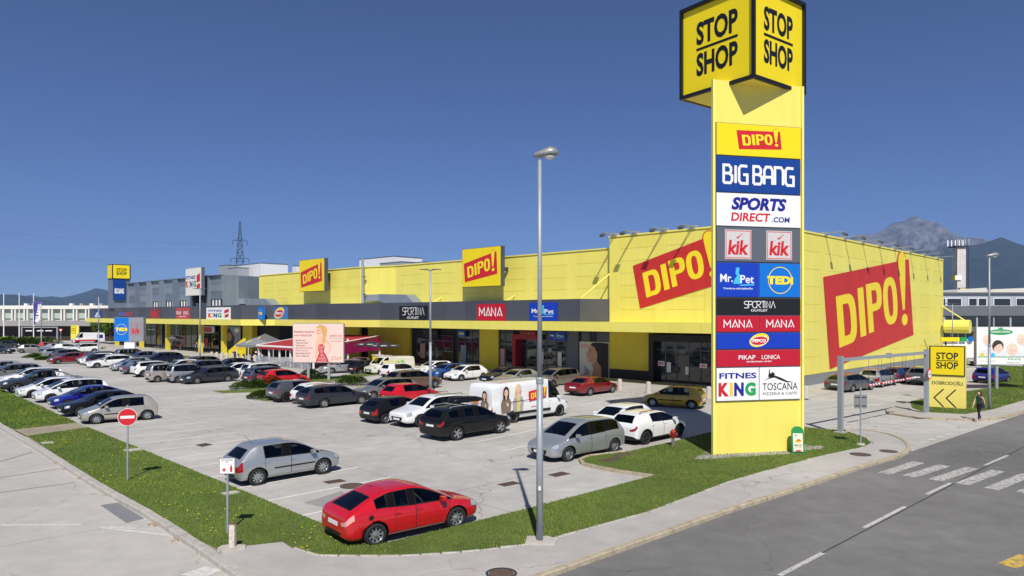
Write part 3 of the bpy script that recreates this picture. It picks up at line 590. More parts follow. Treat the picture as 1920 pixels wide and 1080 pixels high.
for k_, (pa_, pb_, y_, z0_, z1_, m_) in enumerate(((1012, 1019, 2.09, 1.0, 2.2, POSTW), (1046, 1053, 2.09, .9, 2.3, POSTW), (938, 946, 2.09, .6, 2.4, mat('poster_rose', c(190, 150, 150), .6)), (788, 797, 2.09, .8, 2.6, mat('poster_rose')), (864, 874, 2.09, .5, 2.6, mat('poster_blue', c(120, 140, 170), .6)), (1250, 1258, 1.79, 1.0, 1.9, POSTW), (1285, 1291, 1.79, .9, 1.6, POSTW), (384, 390, -2.51, .8, 2.2, RED), (340, 348, -2.51, .8, 2.4, mat('poster_rose')), (260, 268, -2.51, 1., 2.4, POSTW), (545, 556, 1.04, 1.0, 2.6, mat('poster_blue')))):
    mb = MB(); mb.box(bx(pa_, y_), bx(pb_, y_), y_ - .01, y_, z0_, z1_, m_); mb.build('window_poster', hB)
# --- hall C: grey metal-clad hall at the far end
hC = bthing('retail_hall', 'grey metal clad hall with pilasters at the far end of the shops', 'building')
yC = -5.2; xC1 = bx(417, yC); xC0 = bx(236, yC); ZC = bz(515, xC1, yC)
mb = MB(); mb.prism([(xC1, yC + .05), (xC0, yC + .05), (xC0, 30), (xC1, 30)], 4.6, ZC - .05, GRP[1], ROOFM); mb.build('wall', hC)
n = 7; bwd = (xC1 - xC0) / n
for i in range(n):
    a = xC0 + i * bwd; mb = MB(); mb.box(a, a + bwd * .36, yC - .45, yC, 7.3, ZC - .1, GRP[i % 3]); mb.build('pilaster', hC)
    for r in range(4):
        z0 = 7.3 + (ZC - 7.4) * r / 4; z1 = 7.3 + (ZC - 7.4) * (r + 1) / 4
        if r == 0 and i >= 2:
            for k in range(7): w2 = bwd * .64 / 7; m3 = MB(); m3.box(a + bwd * .36 + k * w2 + .08, a + bwd * .36 + (k + 1) * w2 - .08, yC - .1, yC, z0, z1 - .1, WHT if k % 2 else GLASS); m3.build('window_bar', hC)
        else: m3 = MB(); m3.box(a + bwd * .36 + .02, a + bwd - .02, yC - .16 + .02 * (r % 2), yC, z0 + .02, z1 - .02, GRP[(i + r) % 3]); m3.build('wall_panel', hC)
panels(hC, yC, yL, 7.3, ZC - .1, -xC1, GRP, bay=2.2, narrow=.5, rows=1, rot=True)
mb = MB(); mb.box(xC0, xC1 + .05, yC - .5, yC + .2, ZC - .08, ZC + .06, GRP[0]); mb.build('parapet', hC)

# rooftop plant, ducts and downpipe
def roofbox(px0, px1, y, ytop, label, m, z0, dep=5.0, louvre=True):
    a, b = bx(px0, y), bx(px1, y); zt = bz(ytop, (a + b) / 2, y); t = bthing('rooftop_unit', label, 'rooftop unit', (a + b) / 2, y, z0); h_ = zt - z0; w_ = (b - a) / 2
    mb = MB(); mb.box(-w_, w_, 0, dep, 0, h_, m); mb.build('housing', t); mb = MB(); mb.box(-w_ - .06, w_ + .06, -.06, dep + .06, h_, h_ + .10, GREYS); mb.build('lid', t)
    k = max(2, int(2 * w_ / 1.2))
    for i in range(k): m3 = MB(); m3.box(-w_ + 2 * w_ * i / k + .03, -w_ + 2 * w_ * (i + 1) / k - .03, -.03, 0, .05, h_ - .05, m); m3.build('side_panel', t)
RWH = mat('plant_white', c(222, 224, 226), 0.5, var=0.05); RGR = mat('plant_grey', c(168, 174, 178), 0.5, metal=.3, var=.06)
roofbox(674, 740, 9, 484, 'tall white plant room on the roof behind the vertical downpipe', RWH, ZB - .1)
roofbox(712, 754, 6, 493, 'low grey plant box in front of the white plant room on the roof', RGR, ZB - .1, 3)
roofbox(752, 794, 8, 493.5, 'low white plant box on the yellow roof right of the grey one', RWH, ZB - .1, 3)
roofbox(447, 490, 6, 496, 'white cabin on the grey hall roof below the pylon', RWH, ZC - .1)
roofbox(411, 426, 3, 498, 'small grey fan housing on the grey hall roof, leftmost', RGR, ZC - .1, 2)
roofbox(428, 446, 3, 503, 'low grey duct housing on the grey hall roof beside the white cabin', RGR, ZC - .1, 2)
roofbox(548, 556, 6, 499, 'small white box on the yellow roof left of the board on its edge', RWH, ZB - .1, 2)
x = bx(680, -1.4); t = bthing('downpipe', 'grey vertical downpipe on the corner of the yellow hall', 'pipe', x, -1.4, 7.4)
mb = MB(); mb.tube((0, 0, 0), (0, 0, ZB - 6.4), .16, .16, STEEL, 12); mb.build('pipe', t); 
for zz_ in (1.2, 3.4): mb = MB(); mb.box(-.22, .22, -.05, .4, zz_, zz_ + .08, DARKM); mb.build('bracket', t)
def duct(px0, px1, y, label):
    x0, x1 = bx(px0, y), bx(px1, y); t = bthing('air_duct', label, 'air duct', x0, y, 7.45); l = x1 - x0; mb = MB()
    mb.add([(0, 0, .25), (0, 0, 1.15), (l * .3, 0, 1.15), (l * .3, 0, .35), (0, 1.6, .25), (0, 1.6, 1.15), (l * .3, 1.6, 1.15), (l * .3, 1.6, .35)], [(0, 3, 2, 1), (4, 5, 6, 7), (1, 2, 6, 5), (0, 4, 7, 3), (0, 1, 5, 4), (2, 3, 7, 6)], STEEL); mb.build('cowl', t)
    mb = MB(); mb.add([(l * .31, .05, .3), (l * .31, .05, 1.18), (l * .85, .05, 1.0), (l, .05, 0), (l * .45, .05, 0), (l * .31, 1.5, .3), (l * .31, 1.5, 1.18), (l * .85, 1.5, 1.0), (l, 1.5, 0), (l * .45, 1.5, 0)], [(0, 4, 3, 2, 1), (5, 6, 7, 8, 9), (1, 2, 7, 6), (2, 3, 8, 7), (0, 1, 6, 5), (3, 4, 9, 8), (4, 0, 5, 9)], GRP[0]); mb.build('trunk', t)
    mb = MB(); mb.box(-.04, -.01, .1, 1.5, .35, 1.05, DARKM); mb.build('grille', t)
duct(683, 775, -.9, 'silver air duct lying on the fascia right of the downpipe'); duct(437, 508, -2.6, 'silver air duct lying on the fascia beside the grey hall')
# roof ladder stubs and stays on the yellow hall
for i, px in enumerate((1118, 952, 815)):
    x = bx(px, -.2); t = bthing('roof_stay', ['slanted yellow stay above the fascia next to the tall hall', 'short yellow stay bracket under the nearer square board', 'short yellow stay bracket left of the nearer square board'][i], 'stay', x, -.2, 7.42); mb = MB()
    if i == 0: mb.tube((0, -2.2, .1), (1.4, .15, 2.3), .07, .07, PNL[0]); mb.box(-.15, .15, -2.3, -2.0, 0, .15, PNL[0])
    else: mb.tube((0, -.4, .0), (.3, .7, .6), .06, .06, PNL[0]); mb.box(-.12, .12, -.5, -.3, 0, .1, PNL[0])
    mb.build('strut', t)

# --- wall floodlights on arms along the roof edges of hall A
def floods(pos, rot, labels, grp):
    for (x, y), lb in zip(pos, labels):
        t = bthing('floodlight', lb, 'floodlight', x, y, ZA - .1, rot, grp)
        mb = MB(); mb.box(-.35, .35, -.15, .25, .10, .42, STEEL); mb.build('mount', t); mb = MB(); mb.tube((0, 0, .3), (0, -1.75, .34), .045, .045, STEEL); mb.tube((.18, 0, .3), (.05, -1.6, .34), .03, .03, STEEL); mb.build('arm', t)
        mb = MB(); mb.add([(-.22, -1.65, .28), (.22, -1.65, .28), (.22, -1.95, .14), (-.22, -1.95, .14), (-.22, -1.55, .10), (.22, -1.55, .10), (.22, -1.85, -.08), (-.22, -1.85, -.08)], [(0, 1, 2, 3), (7, 6, 5, 4), (0, 4, 5, 1), (1, 5, 6, 2), (2, 6, 7, 3), (3, 7, 4, 0)], GREYS); mb.build('lamp_head', t)
        mb = MB(); mb.add([(-.19, -1.58, .08), (.19, -1.58, .08), (.19, -1.83, -.075), (-.19, -1.83, -.075)], [(0, 1, 2, 3)], WHT); mb.build('lens', t)
fl = [bx(px, 0) for px in (1152, 1190, 1245, 1298)]
floods([(x, 0) for x in fl], 0, [f'arm floodlight on the left roof edge of the tall hall, {n} from its left end' for n in ('first', 'second', 'third', 'fourth')], 'floodlights on the front roof edge')
fr_ = [by(px, 0) for px in (1546, 1582, 1616, 1647, 1676, 1705, 1732, 1757)]
floods([(0, y) for y in fr_], R(90), [f'arm floodlight on the right roof edge of the tall hall, {n} from the sign tower' for n in ('first', 'second', 'third', 'fourth', 'fifth', 'sixth', 'seventh', 'eighth')], 'floodlights on the side roof edge')

# --- big red banners painted on boards on hall A
def wall_quad_side(l):  return [(by(px, .08), CAMH - (py - HOR) / FPX * bw(.08, by(px, .08)).y) for px, py in l]
q = wall_quad_side([(1556.5, 692), (1713, 627.7), (1704, 485.8), (1544, 519.3)])
t = bthing('wall_banner', 'huge red leaning board with yellow letters on the right side wall', 'banner', 0, 0, 0, R(90)); mb = MB(); dipo(mb, q, -.075, REDW, LETY, REDW); mb.build('banner_face', t)
q2 = [(bx(px, -.08), bz(py, bx(px, -.08), -.08)) for px, py in ((1200, 578.5), (1362, 528), (1345, 437), (1186.5, 498.5))]
t = bthing('wall_banner', 'large red leaning board with yellow letters on the wall left of the sign tower', 'banner', 0, 0, 0); mb = MB(); dipo(mb, q2, -.075, REDW, LETY, REDW); mb.build('banner_face', t)
# ------------------------------------------------------------ vehicles
TYRE = mat('tyre_rubber', (0.018, 0.018, 0.019), 0.85); RIMS = mat('rim_silver', c(178, 180, 184), 0.35, metal=0.7); RIMD = mat('rim_dark', c(60, 62, 66), 0.4, metal=0.6)
CARGLASS = bpy.data.materials.new('car_glass'); CARGLASS.use_nodes = True; MATS['car_glass'] = CARGLASS
_n = CARGLASS.node_tree; _n.nodes.remove(_n.nodes['Principled BSDF']); _t = _n.nodes.new('ShaderNodeBsdfTransparent'); _t.inputs[0].default_value = (0.34, 0.38, 0.38, 1); _gl = _n.nodes.new('ShaderNodeBsdfGlossy'); _gl.inputs['Roughness'].default_value = 0.02; _gl.inputs[0].default_value = (.9, .95, 1, 1)
_fr = _n.nodes.new('ShaderNodeFresnel'); _fr.inputs[0].default_value = 1.5; _mx = _n.nodes.new('ShaderNodeMixShader'); _n.links.new(_fr.outputs[0], _mx.inputs[0]); _n.links.new(_t.outputs[0], _mx.inputs[1]); _n.links.new(_gl.outputs[0], _mx.inputs[2]); _n.links.new(_mx.outputs[0], _n.nodes['Material Output'].inputs[0])
SEATM = mat('seat_cloth', c(52, 52, 56), 0.9); CABIN = mat('cabin_lining', c(34, 34, 37), 0.9); HEADL = mat('headlight_lens', c(196, 204, 210), 0.08, metal=0.4); TAILL = mat('taillight_lens', c(150, 12, 16), 0.12, coat=0.5)
TRIM = mat('black_plastic_trim', (0.016, 0.016, 0.017), 0.5, spec=0.25); WELL = mat('wheel_well', (0.006, 0.006, 0.006), 0.4, spec=0.15); PLATE = mat('plate_white', c(226, 228, 228), 0.5); CHROME = mat('chrome', c(200, 204, 208), 0.2, metal=0.9)
SEAM = mat('door_seam', (0.01, 0.01, 0.011), 0.8); AMBER = mat('amber_lens', c(220, 110, 20), 0.2)
def paint(name, col, metal=0.0): return mat('paint_' + name, col, 0.36, metal=metal, coat=1.0 if max(col[:3]) > .1 else .55, spec=0.5 if max(col[:3]) > .1 else .12)
PAINTS = {'red': paint('red', c(196, 10, 28)), 'silver': paint('silver', c(176, 180, 182), .55), 'beige_silver': paint('beige_silver', c(188, 184, 172), .5), 'black': paint('black', (0.008, 0.008, 0.01)), 'white': paint('white', c(236, 237, 236)),
          'grey': paint('grey', c(92, 94, 100), .5), 'dark_grey': paint('dark_grey', c(58, 61, 68), .4), 'blue': paint('blue', c(16, 26, 140), .35), 'brown': paint('brown', c(112, 92, 76), .5), 'taupe': paint('taupe', c(128, 120, 108), .5),
          'dark_red': paint('dark_red', c(128, 10, 20), .2), 'yellow': paint('yellow', c(206, 166, 4)), 'sky_blue': paint('sky_blue', c(20, 84, 170), .4), 'navy': paint('navy', c(22, 30, 58), .4), 'blue_grey': paint('blue_grey', c(104, 116, 136), .5),
          'cream': paint('cream', c(226, 222, 204)), 'orange': paint('orange', c(206, 62, 20), .2), 'mid_blue': paint('mid_blue', c(40, 62, 110), .4), 'warm_grey': paint('warm_grey', c(142, 140, 134), .5), 'grey_blue': paint('grey_blue', c(70, 80, 98), .4)}
SLOT = ['body', 'windscreen', 'rear_window', 'side_window', 'side_window', 'side_window', 'side_window', 'side_window', 'side_window', 'headlight', 'headlight', 'tail_light', 'tail_light', 'well', 'trim', 'door', 'door', 'door', 'door', 'grille']
#        0        1             2              3 LF 4 LR 5 LQ 6 RF 7 RR 8 RQ                                              9 L 10 R                 11 L 12 R              13     14     15 LF 16 LR 17 RF 18 RR       19
def car_type(L, Wd, H, wb, fo, hood=(.70, .84, .95), cowl=.30, rf=.12, bp=-.03, cp=-.26, rr=-.40, rwb=-.47, rwz=.98, belt=(.90, .95, .99), deck=None, wr=.725, quarter=False, wheel=.31, gc=.19, clad=False, van=False, tail=(4,), rdrop=.07, glass=True, rear_glass=True, boxy=0.0):
    hl = L / 2; xf = hl - fo; xr = xf - wb; w0 = Wd / 2
    X = lambda t: t * L
    st = []                                     # x, zb, ws, belt, top, roofw(None = no cabin)
    st.append((hl, gc + .14, .70 + boxy * .1, hood[0] - .14, hood[0] - .08, None)); st.append((hl - .07, gc + .03, .84 + boxy * .06, hood[0] - .06, hood[0], None)); st.append((hl - .30, gc, .955, hood[0] + .02, hood[0] + .08, None))
    st.append((xf, gc, 1.0, hood[1] - .05, hood[1] + .03, None)); st.append((X(cowl), gc, 1.0, belt[0], hood[2], 'c'))
    st.append((X(rf), gc, 1.0, belt[0] + .02, H - .05, wr)); st.append((X(bp) + .03, gc, 1.0, belt[1], H, wr)); st.append((X(bp) - .03, gc, 1.0, belt[1], H, wr))
    st.append((X(cp), gc, 1.0, belt[2] - .01, H - .015, wr * .99)); st.append((X(cp) - .09, gc, 1.0, belt[2], H - .02 - (rdrop - .07) * .35, wr * .98)); st.append((X(rr), gc, .985, belt[2] + .02, H - rdrop, wr * .95))
    st.append((X(rwb), gc + .02, .965, min(rwz - .04, belt[2] + .03), rwz, 'r'))
    if deck: st.append((-hl + .10, gc + .05, .93, rwz - .09, deck, None))
    st.append((-hl + .035, gc + .08, .90 + boxy * .06, (deck or rwz) - .16, (deck or rwz) - .09, None)); st.append((-hl, gc + .16, .80 + boxy * .14, (deck or rwz) - .30, (deck or rwz) - .22, None))
    rings = []
    for (x, zb, ws, bl, tp, rw) in st:
        w = w0 * ws; half = [(0, zb), (w * .82, zb), (w * .965, zb + .09), (w, zb + (bl - zb) * .52), (w * .985, bl - min(.14, .28 * (bl - zb))), (w * .94, bl)]
        if rw is None: half += [(w * .90, tp - .03), (w * .62, tp - .002), (0, tp + .015)]
        elif rw == 'c': half += [(w * .935, bl + .03), (w * .80, tp - .01), (0, tp + .02)]
        elif rw == 'r': half += [(w * (.90 if not van else .96), tp - .03), (w * .76 if not van else w * .9, tp), (0, tp + .01)]
        else: half += [(w0 * rw, tp - .055), (w0 * rw * .88, tp - .008), (0, tp + .012)]
        rings.append([(x, y, z) for y, z in half] + [(x, -y, z) for y, z in half[-2:0:-1]])
    nr = 16; vs = [p for r in rings for p in r]; fs = []; fm = []; ns = len(rings); last = ns - 1; irw = 11
    def slot(i, j):
        left = j < 8; k = j if left else 15 - j                        # k = row, from the floor (0) to the roof (7)
        if k in (0,): return 14
        if k == 1: return 14 if clad else 0
        if i == 4 and k == 7: return 1
        if i == 4 and k == 5 and glass: return 3 if left else 6
        if 4 <= i <= 5 and k == 5: return 3 if left else 6
        if i == 6 and k == 5: return 13 if not van else 0
        if i == 7 and k == 5 and glass: return 4 if left else 7
        if i == 8 and k == 5 and quarter and not van: return 13
        if i == 9 and k == 5 and quarter: return 5 if left else 8
        if i == 10 and k == 7 and rear_glass: return 2
        if i == 10 and k == 6 and rear_glass and van: return 0
        if i == 1 and k in (4, 5): return 9 if left else 10
        tl = (irw if not deck else irw + 1)
        if i in (tl, tl + 1) and k in tail : return 11 if left else 12
        if i in (4, 5) and k in (2, 3, 4): return 15 if left else 17
        if i in (6, 7) and k in (2, 3, 4) and not van: return 16 if left else 18
        return 0
    for i in range(ns - 1):
        for j in range(nr):
            a, b = i * nr + j, i * nr + (j + 1) % nr; fs.append((a, b, b + nr, a + nr)); fm.append(slot(i, j))
    for i, rev in ((0, True), (last, False)):                          # end caps
        o = i * nr
        for k in range(8):
            q = [o + k, o + k + 1, o + (16 - k - 1) % 16, o + (16 - k) % 16]; q = list(dict.fromkeys(q))
            fs.append(tuple(q[::-1]) if not rev else tuple(q)); fm.append((19 if k in (2, 3) else (14 if k < 2 else 0)) if i == 0 else (14 if k < 2 else 0))
    me = bpy.data.meshes.new('cartype'); me.from_pydata(vs, [], fs); me.polygons.foreach_set('material_index', fm)
    dummy = [bpy.data.materials.get('slot%d' % k) or bpy.data.materials.new('slot%d' % k) for k in range(20)]
    for d in dummy: me.materials.append(d)
    bm = bmesh.new(); bm.from_mesh(me); bmesh.ops.recalc_face_normals(bm, faces=bm.faces[:])
    cl = bm.edges.layers.float.get('crease_edge') or bm.edges.layers.float.new('crease_edge'); bm.edges.ensure_lookup_table()
    for e in bm.edges:
        m_ = {f.material_index for f in e.link_faces}; a, b = (v.index % 16 for v in e.verts); i0, i1 = (v.index // 16 for v in e.verts)
        if a == b and min(a, 16 - a) == 5 : e[cl] = .55
        if a == b and min(a, 16 - a) == 6 and 4 <= min(i0, i1) <= 10: e[cl] = .5 if not van else .75
        if a == b and min(a, 16 - a) in (1, 2): e[cl] = .4
        if i0 == i1 and i0 in (4, irw) and min(a, b, 16 - a, 16 - b) >= 5: e[cl] = .5
        if i0 == i1 and i0 == irw + (1 if deck else 0): e[cl] = .45
        if van and i0 == i1 and i0 in (10, 11): e[cl] = .8
        if van and i0 == i1 and i0 in (12, 13): e[cl] = .6
    bm.to_mesh(me); bm.free()
    ob = bpy.data.objects.new('cartype', me); COL.objects.link(ob); md = ob.modifiers.new('s', 'SUBSURF'); md.levels = md.render_levels = 2
    cut = MB(); cm = dummy[13]
    for xa in (xf, xr):
        for s in (-1, 1): cut.tube((xa, s * (w0 - .27), wheel), (xa, s * (w0 + .3), wheel), wheel + .055, wheel + .055, cm, 28)
    cme = bpy.data.meshes.new('cut'); cme.from_pydata(cut.v, [], cut.f)
    for d in dummy: cme.materials.append(d)
    cme.polygons.foreach_set('material_index', [13] * len(cme.polygons)); bmc = bmesh.new(); bmc.from_mesh(cme); bmesh.ops.recalc_face_normals(bmc, faces=bmc.faces[:]); bmc.to_mesh(cme); bmc.free()
    co_ = bpy.data.objects.new('cut', cme); COL.objects.link(co_); bo = ob.modifiers.new('b', 'BOOLEAN'); bo.object = co_; bo.operation = 'DIFFERENCE'; bo.solver = 'EXACT'
    dg = bpy.context.evaluated_depsgraph_get(); ev = bpy.data.meshes.new_from_object(ob.evaluated_get(dg))
    bpy.data.objects.remove(ob); bpy.data.objects.remove(co_)
    n = len(ev.vertices); co = np.zeros(n * 3); ev.vertices.foreach_get('co', co); co = co.reshape(-1, 3); groups = {}
    bvh = BVHTree.FromPolygons([tuple(p) for p in co], [tuple(p.vertices) for p in ev.polygons])
    for p in ev.polygons: groups.setdefault(p.material_index, []).append(p)
    T = {'L': L, 'W': Wd, 'H': H, 'xf': xf, 'xr': xr, 'wheel': wheel, 'parts': [], 'van': van}
    SEC = {0: None, 13: WELL, 14: TRIM, 19: TRIM, 1: CARGLASS, 2: CARGLASS, 9: HEADL, 10: HEADL, 11: TAILL, 12: TAILL, **{k: CARGLASS for k in range(3, 9)}, **{k: None for k in range(15, 19)}}
    def extract(ids, border=None, bw_=.02, off=.003):
        idx = {}; V = []; F = []; MI = []; mats_ = []
        edges = {}
        for mid in ids:
            for p in groups.get(mid, []):
                f = []
                for vi in p.vertices:
                    if vi not in idx: idx[vi] = len(V); V.append(tuple(co[vi]))
                    f.append(idx[vi])
                F.append(f); k = SEC[mid]; 
                if k not in mats_: mats_.append(k)
                MI.append(mats_.index(k))
                for a, b in zip(f, f[1:] + f[:1]): edges.setdefault((min(a, b), max(a, b)), []).append((p.center.copy(), p.normal.copy()))
        if not V: return None
        if border:
            if border not in mats_: mats_.append(border)
            bi = mats_.index(border)
            for (a, b), fl in list(edges.items()):
                if len(fl) != 1: continue
                ctr, nor = fl[0]; A, B = Vector(V[a]), Vector(V[b]); d = (B - A)
                if d.length < 1e-5: continue
                inw = (ctr - (A + B) / 2); inw -= d.normalized() * inw.dot(d.normalized())
                if inw.length < 1e-5: continue
                inw = inw.normalized() * bw_; o = len(V); V.extend([tuple(A + nor * off), tuple(B + nor * off), tuple(B + inw + nor * off), tuple(A + inw + nor * off)]); F.append([o, o + 1, o + 2, o + 3]); MI.append(bi)
        m2 = bpy.data.meshes.new('part'); m2.from_pydata(V, [], F)
        for k in mats_: m2.materials.append(k if k is not None else PAINTS['white'])
        m2.polygons.foreach_set('material_index', MI); m2.polygons.foreach_set('use_smooth', [True] * len(F)); m2.update()
        T['parts'].append((None, m2, [i for i, k in enumerate(mats_) if k is None])); return m2
    def put(name, ids, **kw):
        if extract(ids, **kw): T['parts'][-1] = (name,) + T['parts'][-1][1:]
    put('body', [0, 13, 14]); put('grille', [19]); put('windscreen', [1], border=TRIM, bw_=.03); put('rear_window', [2], border=TRIM, bw_=.03)
    for k in range(3, 9): put('side_window', [k], border=TRIM, bw_=.022)
    for k in (9, 10): put('headlight', [k], border=TRIM, bw_=.01)
    for k in (11, 12): put('tail_light', [k])
    for k in range(15, 19): put('door', [k], border=SEAM, bw_=.011, off=.002)
    def side_y(x, z, s):
        h = bvh.ray_cast(Vector((x, s * 3, z)), Vector((0, -s, 0))); return h[0].y if h[0] else s * w0
    def end_x(z, s):
        h = bvh.ray_cast(Vector((s * 9, 0, z)), Vector((-s, 0, 0))); return h[0].x if h[0] else s * hl
    # mirrors, handles, plates
    for s in (1, -1):
        mx = X(rf) + (X(cowl) - X(rf)) * .52; mz = belt[0] + .07; yy = side_y(mx, mz - .05, s); mb = MB(); P_ = PAINTS['white']
        mb.add([(mx + .07, yy + s * .03, mz - .02), (mx + .10, yy + s * .10, mz - .05), (mx + .08, yy + s * .22, mz - .03), (mx + .08, yy + s * .22, mz + .08), (mx + .10, yy + s * .10, mz + .10), (mx - .05, yy + s * .05, mz - .04), (mx - .05, yy + s * .23, mz - .04), (mx - .05, yy + s * .23, mz + .09), (mx - .05, yy + s * .05, mz + .09)],
               [(0, 1, 4), (1, 2, 3, 4), (5, 6, 7, 8), (2, 6, 7, 3), (3, 7, 8, 4), (1, 5, 6, 2), (0, 5, 1), (0, 4, 8), (0, 8, 5)], P_); mb.mats = [P_]; m2 = mb.mesh('mirror'); T['parts'].append(('mirror', m2, [0]))
        for hx in ((X(bp) + .20, X(cp) + .12) if not van else (X(bp) + .20,)):
            hz_ = belt[1] - .13; y1 = side_y(hx, hz_, s); mb = MB(); mb.box(hx - .09, hx + .09, y1 - .01, y1 + s * .025, hz_ - .015, hz_ + .015, P_) if s > 0 else mb.box(hx - .09, hx + .09, y1 + s * .025, y1 + .01, hz_ - .015, hz_ + .015, P_); T['parts'].append(('door_handle', mb.mesh('handle'), [0]))
    zp = gc + .24; xx = end_x(zp, 1); mb = MB(); mb.box(xx - .02, xx + .012, -.26, .26, zp - .055, zp + .055, PLATE); T['parts'].append(('number_plate', mb.mesh('plate'), []))
    zp = (deck or rwz) - .36 if not van else .95; xx = end_x(zp, -1); mb = MB(); mb.box(xx - .012, xx + .03, -.26, .26, zp - .055, zp + .055, PLATE); T['parts'].append(('number_plate', mb.mesh('plate'), []))
    T['side_y'] = side_y
    mb = MB(); xe = X(rr) + .05 if not van else X(bp) - .25; zf = belt[0] - .16; wi = w0 * .80             # cabin: lining, dashboard and seats behind the glass
    mb.box(xe, X(cowl) - .05, -wi, wi, gc + .06, zf - .18, CABIN); mb.box(X(cowl) - .35, X(cowl) - .03, -wi, wi, zf - .18, zf + .06, CABIN)
    if van: mb.box(xe - .04, xe, -wi * 1.08, wi * 1.08, gc + .06, H - .14, CABIN)
    rows_ = [X(rf) - .42] if van else [X(rf) - .40, X(cp) + .18]
    for xs in rows_:
        for s in (-1, 1):
            ys = s * wi * .50; mb.add([(xs - .10, ys - .23, zf - .3), (xs + .06, ys - .23, zf - .3), (xs - .10, ys - .20, zf + .20), (xs - .22, ys - .20, zf + .20), (xs - .10, ys + .23, zf - .3), (xs + .06, ys + .23, zf - .3), (xs - .10, ys + .20, zf + .20), (xs - .22, ys + .20, zf + .20)], [(0, 1, 2, 3), (7, 6, 5, 4), (3, 2, 6, 7), (1, 5, 6, 2), (0, 3, 7, 4)], SEATM)
            mb.box(xs - .22, xs - .12, ys - .12, ys + .12, zf + .22, zf + .38, SEATM)
    T['parts'].append(('interior', mb.mesh('interior'), []))
    if clad:                                                            # dark lips round the wheel arches
        for xa in (xf, xr):
            for s in (1, -1):
                mb = MB(); prev = None
                for k in range(13):
                    a = R(180 * k / 12); px, pz = xa + (wheel + .085) * math.cos(a), wheel + (wheel + .085) * math.sin(a); q = Vector((px, side_y(px, pz, s) + s * .004, pz))
                    if prev is not None: mb.tube(prev, q, .034, .034, TRIM, 6)
                    prev = q
                T['parts'].append(('arch_trim', mb.mesh('arch'), []))
    return T

def make_wheel(style):
    mt = MB(); mt.lathe([(.66, .085), (.71, .105), (.90, .11), (.97, .085), (1.0, .04), (1.0, -.04), (.97, -.085), (.88, -.11), (.60, -.10)], TYRE, n=28, axis='y')
    mr_ = MB(); base = RIMS if style != 'dark' else RIMD
    mr_.lathe([(.70, .10), (.72, .102), (.68, .085), (.64, .04)], base, n=28, axis='y'); mr_.lathe([(.66, .035), (0.0, .035)], WELL if style != 'cap' else base, n=28, axis='y')
    k = {'five': 5, 'cap': 9, 'dark': 5, 'steel': 0, 'ten': 10}[style]
    for i in range(k):
        a = 2 * math.pi * i / k; wd = {'five': .13, 'dark': .12, 'cap': .07, 'ten': .055}[style]; m_ = base if style != 'cap' else WELL; y0 = .085 if style != 'cap' else .05; y1 = .045
        r0, r1 = (.10, .67) if style != 'cap' else (.40, .60)
        ca, sa = math.cos(a), math.sin(a); pts = [(r0, -wd * .8), (r1, -wd), (r1, wd), (r0, wd * .8)]
        vs = [(r * ca - t * sa, y0, r * sa + t * ca) for r, t in pts] + [(r * ca - t * sa, y1 - .02, r * sa + t * ca) for r, t in pts]
        mr_.add(vs, [(3, 2, 1, 0), (0, 1, 5, 4), (1, 2, 6, 5), (2, 3, 7, 6), (3, 0, 4, 7)], m_)
    mr_.lathe([(.13, .05), (.13, .09), (0, .095)], base if style != 'steel' else RIMD, n=12, axis='y')
    return mt.mesh('tyre', True), mr_.mesh('rim')
WHEELS = {s: make_wheel(s) for s in ('five', 'cap', 'dark', 'steel', 'ten')}

